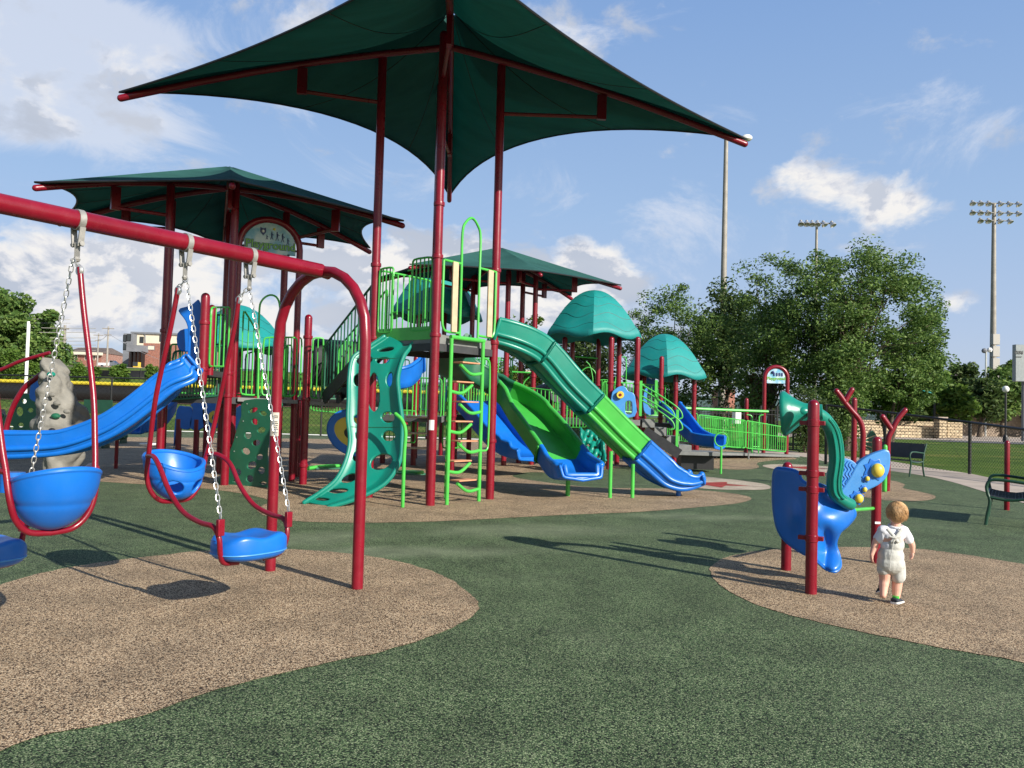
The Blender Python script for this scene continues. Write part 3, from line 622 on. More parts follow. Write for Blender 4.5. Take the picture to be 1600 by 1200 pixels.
obj('white_notice', MB().grid([[Vector((Pf.x + math.cos(aa + k) * .0705, Pf.y + math.sin(aa + k) * .0705, zs_ + z)) for k in (-.6, -.3, 0, .3, .6)] for z in (-.075, .075)]), 'white', tower)
# stairs between the tower and the lower deck on the left
# ================================================================= panels drawn in a vertical plane
def plane_outline(pts, base, nrm): return [V(x, y, base, nrm) for x, y in pts]
def plate(name, outline, holes, th, mat, parent=None, label=None, k=4, bend=None, bevel=0.006):
    """a thick flat plate: outline and holes are world points lying in one plane (first, second and last define it)"""
    o = outline[0]; n = Vector((0, 0, 0))
    for i in range(len(outline)): n += (outline[i] - o).cross(outline[(i + 1) % len(outline)] - o)
    n.normalize(); x = Vector((0, 0, 1)).cross(n)
    x = x.normalized() if x.length > 1e-3 else Vector((1, 0, 0)); y = n.cross(x)
    cu = bpy.data.curves.new(name, 'CURVE'); cu.dimensions = '2D'; cu.fill_mode = 'BOTH'; cu.extrude = th / 2; cu.bevel_depth = bevel; cu.bevel_resolution = 1
    def add(ps):
        s_ = cu.splines.new('POLY'); s_.points.add(len(ps) - 1)
        for i, p in enumerate(ps): s_.points[i].co = ((p - o).dot(x), (p - o).dot(y), 0, 1)
        s_.use_cyclic_u = True
    add(cr(outline, k, True) if k > 1 else outline)
    for h in holes: add(cr(h, 5, True))
    t = bpy.data.objects.new('tmp', cu); scene.collection.objects.link(t); dg = bpy.context.evaluated_depsgraph_get()
    me = bpy.data.meshes.new_from_object(t.evaluated_get(dg)); bpy.data.objects.remove(t)
    M = Matrix(((x.x, y.x, n.x, o.x), (x.y, y.y, n.y, o.y), (x.z, y.z, n.z, o.z), (0, 0, 0, 1)))
    me.transform(M); off = OFF[parent.name] if parent else Vector((0, 0, 0)); me.transform(Matrix.Translation(-off)); me.name = name
    me.materials.clear(); me.materials.append(MT[mat] if isinstance(mat, str) else mat); ob = bpy.data.objects.new(name, me); scene.collection.objects.link(ob)
    me.shade_smooth(); me.set_sharp_from_angle(angle=R_(40))
    if parent: ob.parent = parent
    OFF[ob.name] = off
    if label: ob['label'] = label
    return ob
def ell(c, rx, ry, ux, uy, rot=0, n=9):
    return [c + ux * (math.cos(a) * math.cos(rot) * rx - math.sin(a) * math.sin(rot) * ry) + uy * (math.cos(a) * math.sin(rot) * rx + math.sin(a) * math.cos(rot) * ry) for a in [2 * math.pi * i / n for i in range(n)]]
def pellipse(x, y, rx, ry, base, nrm, rot=0, n=9):
    out = []
    for i in range(n):
        a = 2 * math.pi * i / n; dx = math.cos(a) * rx; dy = math.sin(a) * ry
        out.append(V(x + dx * math.cos(rot) - dy * math.sin(rot), y + dx * math.sin(rot) + dy * math.cos(rot), base, nrm))
    return out
def railpx(parent, x1, t1, b1, Y1, x2, t2, b2, Y2, n=8, r=0.017, mat='lime', gap=0.02, mid=None, name='guardrail'):
    a, b = P(x1, b1, Y1), P(x2, b2, Y2); at, bt = P(x1, t1, Y1), P(x2, t2, Y2)
    return rail(parent, a, b, a.z, at.z, n, r, mat, b.z, bt.z, gap, name, mid=mid)
def dome(parent, c, z0, z1, R, rot, name='dome_roof', sides=6):
    """moulded dome roof: curved facets, raised wave lines, scalloped hem"""
    rows = []; nk = 10; m = sides * nk
    for j in range(17):
        t = j / 16; row = []
        for k in range(m + 1):
            a = rot + 2 * math.pi * k / m; s = (k % nk) / nk; f = math.cos(math.pi / sides) / math.cos((s - .5) * 2 * math.pi / sides)
            f = f + 0.035 * math.sin(math.pi * s)
            prof = t ** 1.0 if t < .9 else .9 + .1 * math.sin((t - .9) * 5 * math.pi)
            z = z0 + (z1 - z0) * (1 - t ** 1.95) - 0.0
            hem = 0.13 * (t ** 8) * math.sin(2 * math.pi * s) * 0.55
            row.append(Vector((c[0] + math.cos(a) * R * prof * f, c[1] + math.sin(a) * R * prof * f, z + hem)))
        rows.append(row)
    mb = MB().grid(rows, flip=False); o = obj(name, mb, 'dome', parent, ang=28, doubles=0.001, solid=0.05)
    mb = MB()
    for i in range(sides):
        for li, t0 in enumerate((0.42, 0.60, 0.76, 0.90)):
            pts = []
            for k in range(nk + 1):
                s = k / nk; t = t0 + 0.035 * math.sin(2 * math.pi * (s + 0.18 * li + .3 * (i % 2))); t = min(0.97, max(0.02, t)); jf = t * 16; j0 = int(jf); fr_ = jf - j0; kk = i * nk + k
                p = rows[j0][kk].lerp(rows[min(16, j0 + 1)][kk], fr_); cc_ = Vector((c[0], c[1], z0)); pts.append(p + (p - cc_).normalized() * 0.022)
            mb.tube(pts, 0.012, 4)
    obj('wave_groove', mb, 'groove', o)
    return o
# ================================================================= left tower
HC = Vector((-5.5, 15.35, 0))
def hx(a, r=1.25): return HC + Vector((math.sin(R_(a)) * r, math.cos(R_(a)) * r, 0))
lt = thing('play_tower', 'six sided low play tower with shade canopy behind the swings', 'play structure', HC)
LD = 1.56
for a in (158, 218, 278, 38, 338): obj('post', post_mb(hx(a), 0, 5.35, 0.07, collars=(LD + .02, LD + .42, 2.72)), 'red', lt)
dk = obj('deck', deck_mb([hx(a) for a in (38, 98, 158, 218, 278, 338)], LD, 0.12), 'dark', lt)
LK = 4.9
A_, B_, C_, D2_ = G(54, 294, LK), G(363, 291, LK), G(630, 353, LK), G(578, 394, LK)
hcn = (A_ + D2_) / 2; D1_ = hcn * 2 - C_; E_ = hcn * 2 - B_
canopy(lt, [A_, D1_, E_, D2_, C_, B_], (hcn.x, hcn.y, 6.05), 5.62, [(hx(218), 4.75, .62), (hx(278), 4.6, .6), (hx(338), 4.7, .6), (hx(38), 4.6, .62), (hx(38), 4.8, .62), (hx(158), 4.8, .5)], sag=[.45, .5, .5, .45, .12, .12], rad=0.055, droop=0.12)
# short posts
p1 = G(473, 757); obj('post', post_mb(p1, 0, ZT(p1, 497), 0.07, collars=(1.56, ZT(p1, 527), .35)), 'red', lt)
b = G(463, 745); obj('post', post_mb(b, 0, 1.5, 0.07), 'red', lt)
stub = P(316, 595, 12.7); mb = post_mb(stub, 1.77, 3.13, 0.07, collars=(1.98, 2.72)); mb.ball((stub.x, stub.y, 1.77), 0.07, 12); obj('post', mb, 'red', lt)
stub2 = P(327, 590, 13.1); obj('post', post_mb(stub2, 1.9, 3.0, 0.06), 'red', lt)
obj('upper_deck', deck_mb([P(312, 580, 12.75), P(352, 580, 14.1), P(300, 580, 14.9), P(262, 580, 13.6)], 1.99, 0.10), 'dark', lt)
railpx(lt, 326, 480, 572, 12.9, 356, 480, 573, 14.1, 3, mat='lime')
railpx(lt, 266, 549, 625, 14.3, 357, 539, 617, 14.2, 17, mat='dgreen', r=0.02)
railpx(lt, 374, 482, 616, 14.4, 403, 524, 618, 14.7, 2)
hoop = cr([P(403, 624, 14.6), P(404, 560, 14.6), P(405, 490, 14.6), P(409, 470, 14.62), P(422, 461, 14.66), P(434, 467, 14.7), P(438, 490, 14.72), P(439, 560, 14.72), P(440, 620, 14.72)], 4)
obj('grab_hoop', MB().tube(hoop, 0.019, 8), 'lime', lt)
railpx(lt, 407, 527, 618, 14.7, 463, 527, 619, 14.9, 5); railpx(lt, 484, 528, 622, 14.9, 504, 528, 622, 15.0, 1)
railpx(lt, 380, 552, 618, 16.8, 455, 538, 618, 16.9, 12, mat='dgreen')
mb = MB().beam(P(371, 624, 14.3), P(465, 628, 14.75), .06, .07); mb.beam(P(482, 629, 14.75), P(600, 640, 15.6), .06, .07)
for x in (404, 436, 498): mb.tube([P(x, 618, 14.7), P(x, 626, 14.7)], .02, 6)
obj('deck_edge', mb, 'grey', lt)
for (a0, a1) in ((278, 338), (338, 38), (38, 98)): rail(lt, hx(a0), hx(a1), LD + .07, LD + 1.02, 9, gap=.09, mat='lime')
railpx(lt, 330, 492, 575, 15.2, 352, 492, 575, 15.6, 3, mat='dgreen', r=.02); railpx(lt, 424, 527, 619, 15.6, 470, 527, 620, 15.9, 7); railpx(lt, 486, 530, 622, 16.4, 545, 534, 624, 16.8, 9, mat='dgreen', r=.019)
obj('crawl_drum', MB().lathe(P(528, 568, 16.6), [(.02, -.5), (.46, -.5), (.48, -.45), (.48, .45), (.46, .5), (.02, .5)], 24, (1, .35, 0)), 'dark', lt)
# stairs up to the tall tower
sa, sb = P(505, 622, 15.0), Vector((Pl.x, Pl.y, DZ - .1)); d = sb - sa; mb = MB(); side = Vector((0.1, 0.7, 0))
for s in (Vector((0, 0, 0)), side): mb.beam(sa + s - Vector((0, 0, .02)), sb + s - Vector((0, 0, .02)), 0.03, 0.24)
for k in range(6):
    q = sa + d * ((k + .5) / 6); mb.box(q + side / 2 + Vector((0, 0, .02)), (.26, .72, .04), .25); mb.box(q + side / 2 + Vector((.12, 0, -.07)), (.02, .70, .18), .25)
obj('stairs', mb, 'dark', lt)
rail(lt, sa, sb, sa.z + .12, sa.z + 1.0, 13, z0b=sb.z + .12, z1b=sb.z + 1.0, gap=.03, mat='dgreen', r=0.02)
rail(lt, sa + side, sb + side, sa.z + .12, sa.z + 1.0, 12, z0b=sb.z + .12, z1b=sb.z + 1.0, gap=.03, mat='lime')
# entrance arch with the sign
aL, aR = P(372, 420, 14.75), P(467, 430, 15.25); mid = (aL + aR) / 2; hw = (aR - aL); hw.z = 0; rad_ = hw.length / 2; hd = hw.normalized(); zc_ = P(420, 386, 15.0).z; pts = [Vector((aL.x, aL.y, 0)), Vector((aL.x, aL.y, 1.2)), Vector((aL.x, aL.y, zc_ - .2))]
for k in range(13): t = math.pi * k / 12; pts.append(Vector((mid.x, mid.y, zc_)) - hd * (rad_ * math.cos(t)) + Vector((0, 0, rad_ * .93 * math.sin(t))))
pts += [Vector((aR.x, aR.y, zc_ - .2)), Vector((aR.x, aR.y, 1.2)), Vector((aR.x, aR.y, 0))]
arch = thing('sign_arch', 'burgundy arch holding the pale blue Playground sign', 'sign', (mid.x, mid.y, 0))
obj('arch_frame', MB().tube(pts, 0.062, 14), 'red', arch)
def signmat(name):
    m, nt_, b = newmat(name); tc_ = N(nt_, 'ShaderNodeTexCoord'); n_ = N(nt_, 'ShaderNodeTexNoise'); n_.inputs['Scale'].default_value = 4; n_.inputs['Detail'].default_value = 6
    nt_.links.new(tc_.outputs['Object'], n_.inputs['Vector']); r_ = ramp(nt_, [(0.38, (0.13, 0.38, 0.55)), (0.62, (0.50, 0.62, 0.66))]); nt_.links.new(n_.outputs['Fac'], r_.inputs['Fac']); nt_.links.new(r_.outputs['Color'], b.inputs['Base Color']); b.inputs['Roughness'].default_value = 0.35
    return m
MT['signblue'] = signmat('printed_sky_sign'); MT['signgreen'] = pmat('sign_green', (0.16, 0.42, 0.08), 0.4); MT['signnavy'] = pmat('sign_navy', (0.02, 0.04, 0.16), 0.4); MT['signyellow'] = pmat('sign_yellow', (0.8, 0.7, 0.1), 0.4)
hdn = hd.cross(Vector((0, 0, 1))); hdn.normalize()
if hdn.y > 0: hdn = -hdn
def sgn(u, v, o=0.0): return Vector((mid.x, mid.y, zc_)) + hd * (u * rad_) + Vector((0, 0, v * rad_)) + hdn * o
out = [sgn(-.86, -.22)] + [sgn(-.86 * math.cos(t), .82 * math.sin(t)) for t in [math.pi * k / 14 for k in range(15)]] + [sgn(.86, -.22)]
sp_ = plate('sign_panel', out, [], 0.02, 'signblue', arch, k=1, bevel=0)
for u_, v_ in ((-.86, -.05), (.86, -.05), (0, .84), (0, -.24), (-.55, -.22), (.62, -.22)): obj('clip', MB().box(sgn(u_, v_, .01), (.035, .035, .035), UA), 'black', arch)
def text(name, body, loc, xdir, updir, size, mat, parent, ext=0.004, align='CENTER', bold=0.0):
    cu = bpy.data.curves.new(name, 'FONT'); cu.body = body; cu.size = size; cu.extrude = ext; cu.align_x = align; cu.align_y = 'CENTER'; cu.offset = bold; cu.resolution_u = 3
    t = bpy.data.objects.new('tmp', cu); scene.collection.objects.link(t); dg = bpy.context.evaluated_depsgraph_get(); me = bpy.data.meshes.new_from_object(t.evaluated_get(dg)); bpy.data.objects.remove(t)
    x = xdir.normalized(); y = updir.normalized(); z = x.cross(y); M = Matrix(((x.x, y.x, z.x, loc.x), (x.y, y.y, z.y, loc.y), (x.z, y.z, z.z, loc.z), (0, 0, 0, 1)))
    me.transform(M); off = OFF[parent.name]; me.transform(Matrix.Translation(-off)); me.materials.clear(); me.materials.append(MT[mat]); o = bpy.data.objects.new(name, me); scene.collection.objects.link(o); o.parent = parent; OFF[o.name] = off
    return o
ZU = Vector((0, 0, 1))
text('lettering', 'Playground', sgn(.02, .05, .018), hd, ZU, rad_ * .37, 'signnavy', sp_, bold=0.010)
text('lettering', 'Playground', sgn(.02, .05, .024), hd, ZU, rad_ * .37, 'signgreen', sp_, bold=0.003)
mb = MB()      # shield emblem and small running figures
sh = [(-.34, .66), (-.24, .62), (-.15, .66), (-.15, .50), (-.24, .38), (-.34, .50)]
q = [sgn(u_, v_ - .02, .014) for u_, v_ in sh]; q2 = [p + hdn * .006 for p in q]; mb.add(q + q2, [tuple(range(6)), tuple(range(6, 12))[::-1]] + [(i, (i + 1) % 6, 6 + (i + 1) % 6, 6 + i) for i in range(6)])
for u_, v_, s_ in ((-.12, .32, .6), (.04, .38, 1), (.22, .38, 1.1), (.40, .34, 1.1), (.58, .24, .9)):
    mb.ball(sgn(u_, v_ + .13 * s_, .02), .012 * s_, 6); mb.beam(sgn(u_, v_ + .10 * s_, .02), sgn(u_ + .01, v_ - .02 * s_, .02), .022 * s_, .012); mb.beam(sgn(u_, v_ - .01, .02), sgn(u_ - .04 * s_, v_ - .13 * s_, .02), .011, .01); mb.beam(sgn(u_, v_ - .01, .02), sgn(u_ + .05 * s_, v_ - .12 * s_, .02), .011, .01); mb.beam(sgn(u_, v_ + .07 * s_, .02), sgn(u_ + .07 * s_, v_ + .03 * s_, .02), .009, .01)
obj('printed_figures', mb, 'signnavy', sp_, smooth=False)
mb = MB().ball(sgn(-.245, .51, .022), .028, 10); obj('emblem_disc', mb, 'white', sp_); mb = MB().ball(sgn(.12, .62, .012), .026, 10); obj('printed_sun', mb, 'signyellow', sp_)
# blue slide of the left tower
cl = [(308, 577, 12.75), (296, 586, 12.7), (278, 600, 12.6), (250, 625, 12.55), (212, 655, 12.5), (170, 680, 12.45), (112, 700, 12.4), (50, 706, 12.35), (-30, 708, 12.3)]
s1, _, _ = slide(lt, 'blue_slide', cr([P(*q) for q in cl], 6), 0.50, [0.25] * 36 + [.25 + .004 * i for i in range(13)], None, [(0, 1.0, 'blue')], label='long bright blue slide running down to the left', ribs=True, lip=0.038)
b = P(20, 735, 12.35); obj('support_pipe', MB().tube([(b.x, b.y, 0), (b.x, b.y, .3)], 0.18, 12), 'blue', s1)
mb = MB(); hp = [(282, 486), (292, 500), (297, 518), (297, 560), (313, 575), (313, 478), (300, 480), (290, 482)]
plate('slide_hood', [P(x, y, 12.9) for x, y in hp], [], 0.05, 'blue', s1, k=3, bevel=0.02)
plate('slide_hood', [P(x, y, 13.4) for x, y in [(280, 522), (296, 515), (330, 515), (330, 546), (300, 548), (282, 545)]], [], 0.05, 'blue', s1, k=3, bevel=0.02)
# green climbing plate
pb0, pb1 = G(343, 756), G(430, 763); nr = (pb1 - pb0).cross(ZU).normalized()
ol = [(383, 626), (438, 627), (434, 648), (427, 672), (418, 700), (420, 730), (432, 763), (390, 760), (343, 756), (352, 736), (358, 712), (366, 690), (371, 670), (378, 650)]
hl = [(396, 641, 8, 4, -.4), (399, 659, 6, 5, .6), (388, 680, 6, 6, -.5), (412, 646, 6, 4, .3), (409, 672, 7, 5, -.3), (401, 692, 7, 5, -.2), (385, 705, 7, 5.5, .5), (394, 727, 8, 6, -.5), (372, 738, 6, 6, 0), (391, 748, 6, 6, -.3), (409, 735, 6, 6, .3), (406, 714, 6, 5, -.4), (371, 752, 7, 2.5, 0), (412, 755, 6, 3, 0)]
cp = plate('climbing_plate', plane_outline(ol, pb0, nr), [pellipse(x, y, rx, ry, pb0, nr, ro_) for x, y, rx, ry, ro_ in hl], 0.02, 'dgreen', lt, k=3)
for x, y in ((387, 631), (381, 658), (371, 683), (367, 705), (358, 733), (433, 630), (427, 655)): obj('bolt', MB().ball(V(x, y, pb0, nr) - nr * 0.015 * (1 if nr.y > 0 else -1), 0.013, 6), 'steel', cp)
# eye shaped crawl panels under the deck
def eye(parent, x, y, Y, w, h, rot=0.35, nm='eye_panel', th=.07):
    c = P(x, y, Y); e = bpy.data.objects.new(nm, None); scene.collection.objects.link(e); e.parent = parent; OFF[e.name] = OFF[parent.name]
    ux, uz = Vector((1, .25, 0)).normalized(), ZU
    n = ux.cross(uz)
    plate('rim', ell(c, w, h, ux, uz, rot, 12), [ell(c, w * .80, h * .72, ux, uz, rot, 12)], th, 'blue', e, bevel=.02)
    plate('iris', ell(c, w * .80, h * .72, ux, uz, rot, 12), [ell(c - ux * w * .05, w * .34, h * .34, ux, uz, 0, 12)], th * .5, 'yellow', e, bevel=.015)
    obj('pupil', MB().lathe(c - ux * w * .05 - n * .005, [(w * .36, -.01), (w * .36, .0)], 20, n), 'black', e)
eye(lt, 553, 676, 15.6, .52, .42, -.45)
mb = MB().prism([(p.x, p.y) for p in (P(546, 690, 15.7), P(575, 690, 15.7), P(575, 690, 16.2), P(546, 690, 16.2))], 0, 1.1); obj('bay_panel', mb, 'black', lt)
# low balance beams
mb = MB().tube([P(475, 733, 14.7), P(500, 729, 15.0), P(560, 727, 15.6)], .035, 8); obj('balance_beam', mb, 'lime', lt); obj('balance_beam', MB().tube([P(625, 737, 15.2), P(660, 738, 14.2)], .035, 8), 'lime', lt); obj('balance_plank', MB().beam(P(490, 731, 15.0), P(580, 731, 15.6), .3, .03), 'dgreen', lt); obj('balance_plank', MB().beam(P(610, 738, 15.4), P(658, 741, 14.4), .3, .03), 'dgreen', lt)
# blue panels and stools under the low deck
far = thing('toddler_play_house', 'low blue play house with yellow eye window seen beneath the left deck', 'play house', (P(318, 690, 21).x, 21, 0))
for pts_, m_ in (([(273, 690), (280, 655), (283, 668), (298, 668), (300, 640), (290, 636), (278, 640)], 'blue'), ([(298, 668), (303, 640), (300, 632), (320, 632), (318, 667)], 'blue'), ([(320, 670), (320, 630), (345, 630), (345, 662), (338, 668)], 'blue'), ([(370, 672), (370, 638), (388, 638), (388, 668)], 'blue2')):
    plate('wall_panel', [P(x, y, 21) for x, y in pts_][::1], [], .06, m_, far, k=3, bevel=.015)
plate('window_frame', [P(335 + 9 * math.cos(a), 652 + 10 * math.sin(a), 20.93) for a in [i * .628 for i in range(10)]], [[P(335 + 4.5 * math.cos(a), 653 + 5 * math.sin(a), 20.93) for a in [i * .698 for i in range(9)]]], .05, 'yellow', far, k=2)
for x in (279, 307, 322, 345):
    b = P(x, 680, 21); obj('post', MB().tube([(b.x, b.y, 0), (b.x, b.y, 1.0)], .075, 10), 'red', far)
# ================================================================= swing frame and two face-to-face swings
sg_f, sg_r = G(558, 920), G(422, 892); sm = (sg_f + sg_r) / 2; SU = R_(34.3); su = Vector((math.sin(SU), math.cos(SU), 0)); sw = Vector((su.y, -su.x, 0)); BZ = 2.585
fr_ = thing('swing_frame', 'burgundy arched swing frame with long overhead crossbar', 'swing frame', (sm.x, sm.y, 0))
def legs(c):
    hwid = (sg_f - sg_r).length / 2; d = (sg_f - sg_r).normalized(); pts = [c + d * hwid + ZU * 0, c + d * hwid + ZU * .7, c + d * hwid + ZU * 1.4, c + d * hwid + ZU * 1.98]
    for k in range(1, 12): t = math.pi * k / 12; pts.append(c + d * hwid * math.cos(t) + ZU * (2.02 + (BZ - 2.02) * math.sin(t)))
    return pts + [c - d * hwid + ZU * 1.98, c - d * hwid + ZU * 1.4, c - d * hwid + ZU * .7, c - d * hwid]
for c in (sm, sm - su * 4.6): obj('arched_leg', MB().tube(legs(c), 0.046, 18), 'red', fr_)
obj('crossbar', MB().tube([sm - su * 4.5 + ZU * BZ, sm - su * 2 + ZU * BZ, sm - su * .02 + ZU * BZ], 0.060, 20), 'red', fr_)
obj('collar', MB().tube([sm - su * .02 + ZU * BZ, sm + su * .07 + ZU * (BZ - .01)], 0.052, 16), 'red', fr_)
# faded notice on the rear leg
q0 = V(421, 662, sg_r, Vector((0, 1, 0))); mb = MB()
cen = Vector((sg_r.x, sg_r.y, 0)); cz = q0.z; rows_ = []
dirc = math.atan2(-cen.y, -cen.x)
for z in (cz - .105, cz + .10): rows_.append([Vector((cen.x + math.cos(a) * .0475, cen.y + math.sin(a) * .0475, z)) for a in [dirc - 1.1 + .25 * i for i in range(8)]])
st_ = obj('notice_sticker', MB().grid(rows_), pmat('worn_sticker', (0.5, 0.46, 0.38), 0.6, var=.25, scale=25), fr_)
mb = MB()
for i, z in enumerate((.07, .055, .02, .005, -.012, -.03, -.045, -.075)): mb.box(Vector((cen.x + math.cos(dirc) * .0478, cen.y + math.sin(dirc) * .0478, cz + z)), (.004, .045 - .006 * (i % 3), .006), dirc)
obj('notice_print', mb, 'black', st_)
def Q(b, s, p, z): return b + su * s + sw * p + ZU * z
for t in (.73, 1.28, 2.04, 2.62):
    c = sm - su * t; e = bpy.data.objects.new('swing_clamp', None); scene.collection.objects.link(e); e.parent = fr_; OFF[e.name] = OFF[fr_.name]
    mb = MB().tube([Q(c, -.020, 0, BZ), Q(c, .020, 0, BZ)], 0.067, 20)
    obj('band', mb, 'clampm', e)
    mb = MB()
    for q_ in (-.042, .042): mb.beam(Q(c, 0, q_ * 1.3, BZ - .05), Q(c, 0, q_ * .8, BZ - .17), .036, .012)
    mb.tube([Q(c, 0, -.06, BZ - .155), Q(c, 0, .06, BZ - .155)], .016, 8); mb.beam(Q(c, 0, 0, BZ - .15), Q(c, 0, 0, BZ - .24), .022, .028); mb.ball(Q(c, 0, 0, BZ - .25), .022, 8)
    obj('hanger', mb, 'clampm', e)
def chain(parent, a, b, pitch=.040, r=.0034, name='chain'):
    a, b = Vector(a), Vector(b); L_ = (b - a).length; n = max(2, round(L_ / pitch)); d = (b - a) / L_; x = d.orthogonal().normalized(); y = d.cross(x); mb = MB()
    for i in range(n):
        c = a + d * ((i + .5) / n * L_); s = x if i % 2 else y; h = L_ / n * .5 + r * 1.3; w_ = .0125; pts = []
        for (dx, dz) in ((-w_, -h * .5), (-w_, h * .5), (-w_ * .6, h * .9), (0, h), (w_ * .6, h * .9), (w_, h * .5), (w_, -h * .5), (w_ * .6, -h * .9), (0, -h), (-w_ * .6, -h * .9)): pts.append(c + s * dx + d * dz)
        mb.tube(pts, r, 5, closed=True)
    return obj(name, mb, 'steel', parent)
def surf(fn, nu, nv, holes, closed_u=False):
    """grid over a parametric surface with clean elliptical holes; holes are (u, v, ru, rv)"""
    uv = [[[i / nu, j / nv] for j in range(nv + 1)] for i in range(nu + 1)]; dead = set()
    for (cu_, cv_, ru, rv) in holes:
        def dd(u, v): return math.hypot((u - cu_) / ru, (v - cv_) / rv)
        ins = set()
        for i in range(nu):
            for j in range(nv):
                if dd((i + .5) / nu, (j + .5) / nv) < 1: ins.add((i, j))
        dead |= ins
        for i in range(nu + 1):
            for j in range(nv + 1):
                near = [(i - 1, j - 1), (i - 1, j), (i, j - 1), (i, j)]; k = sum(1 for q in near if q in ins)
                if 0 < k < 4:
                    d_ = dd(i / nu, j / nv); uv[i][j] = [cu_ + (i / nu - cu_) / max(d_, 1e-3), cv_ + (j / nv - cv_) / max(d_, 1e-3)]
    mb = MB(); mb.v = [tuple(fn(*uv[i][j])) for i in range(nu + 1) for j in range(nv + 1)]
    for i in range(nu):
        for j in range(nv):
            if (i, j) not in dead: mb.f.append((i * (nv + 1) + j, (i + 1) * (nv + 1) + j, (i + 1) * (nv + 1) + j + 1, i * (nv + 1) + j + 1))
    return mb
def make_swing(b, label):
    t = thing('parent_child_swing', label, 'swing', b, 'face to face swings hanging from the burgundy frame')
    # bucket at p = -.46 , child faces +p
    def bk(u, v):
        a = 2 * math.pi * u; s = math.cos(a); p = math.sin(a)
        prof = math.sin(min(1, v * 1.0) * math.pi / 2) ** .62
        rimz = 1.00 - .07 * max(0, p) ** 2 + .06 * max(0, -p)
        z = .715 + (rimz - .715) * (v ** 1.35)
        groove = 1 - .03 * math.exp(-((v - .62 - .08 * p) / .05) ** 2)
        lean = -.05 * (1 - v) * 0
        return Q(b, s * .218 * prof * groove, -.46 + p * .195 * prof * groove + .05 * (1 - v), z)
    hs_ = [(.17, .52, .050, .20), (.33, .52, .050, .20)]
    bo = obj('bucket_seat', surf(bk, 96, 36, hs_), 'blue', t, solid=.024, ang=60, doubles=0.0006)
    rim = [bk(u / 48, 1.0) for u in range(48)]; obj('seat_rim', MB().tube(rim, .018, 10, closed=True), 'blue', bo)
    for v_, r_ in ((.66, .005), (.44, .007)): obj('seam_ridge', MB().tube([bk(.5 + .5 * u / 30, v_ + .10 * math.sin(math.pi * u / 30) * (1 if v_ > .5 else -1)) for u in range(31)], r_, 6), 'blue', bo)
    for sd_ in (-1, 1):
        s = .265 * sd_
        rod = cr([Q(b, s * .98, -.10, 2.27), Q(b, s * 1.0, -.16, 2.0), Q(b, s * 1.02, -.30, 1.5), Q(b, s * .97, -.37, 1.2), Q(b, s * .92, -.41, 1.04), Q(b, s * .88, -.44, .90), Q(b, s * .74, -.44, .78), Q(b, s * .45, -.43, .705), Q(b, 0, -.43, .69)], 5)
        obj('bucket_rod', MB().tube(rod, .018, 12), 'red', t)
        obj('rod_eye', MB().lathe(Q(b, s * .98, -.10, 2.25), [(.028, -.012), (.034, -.004), (.034, .004), (.028, .012)], 12, su), 'steel', t)
        link = cr([Q(b, s * .93, -.42, 1.045), Q(b, s * 1.02, -.30, 1.045), Q(b, s * 1.12, -.18, .98), Q(b, s * 1.12, -.05, .82), Q(b, s * 1.12, .12, .69), Q(b, s * 1.12, .32, .635), Q(b, s * 1.1, .46, .62), Q(b, s * 1.08, .52, .55), Q(b, s * 1.02, .52, .44), Q(b, s * .85, .50, .375), Q(b, s * .4, .49, .36)], 5)
        obj('link_arm', MB().tube(link, .018, 12), 'red', t)
        obj('bracket', MB().box(Q(b, s * 1.08, .53, .62), (.03, .05, .11), -SU), 'red', t, bevel=.004)
        chain(t, Q(b, s * .98, 0, 2.33), Q(b, s * .98, -.10, 2.27)); chain(t, Q(b, s * 1.02, .01, 2.33), Q(b, s * 1.08, .53, .68))
    def seat(u, v):
        a = 2 * math.pi * u; s = math.cos(a); p = math.sin(a); ph = (v - .5) * math.pi; c = max(0, math.cos(ph)) ** .45; z = math.sin(ph)
        s_ = math.copysign(abs(s) ** .8, s) * .27 * c; p_ = math.copysign(abs(p) ** .8, p) * .185 * c
        zz = .455 + (.075 if z > 0 else .085) * math.copysign(abs(z) ** .8, z)
        if z > 0: zz += .035 * math.cos(s_ / .27 * math.pi * 1.5) * (-1) * .5 + .05 * (abs(p_) / .185) ** 2
        return Q(b, s_, .47 + p_, zz)
    obj('flat_seat', surf(seat, 48, 24, []), 'blue', t, ang=70, doubles=0.001)
    ridge = [seat(u / 48, .42) + ZU * .0 for u in range(48)]; obj('seat_ridge', MB().tube(ridge, .006, 6, closed=True), 'blue2', t)
    return t
swA = make_swing(sm - su * 1.005, 'face to face swing with open blue bucket and flat blue seat nearest the arched leg')
c2_ = sm - su * 2.33
swB = copy_tree(swA); swB.location = (c2_.x, c2_.y, 0); swB.rotation_euler.z = math.pi
swB['label'] = 'face to face swing at left edge showing the smooth back of its blue bucket'
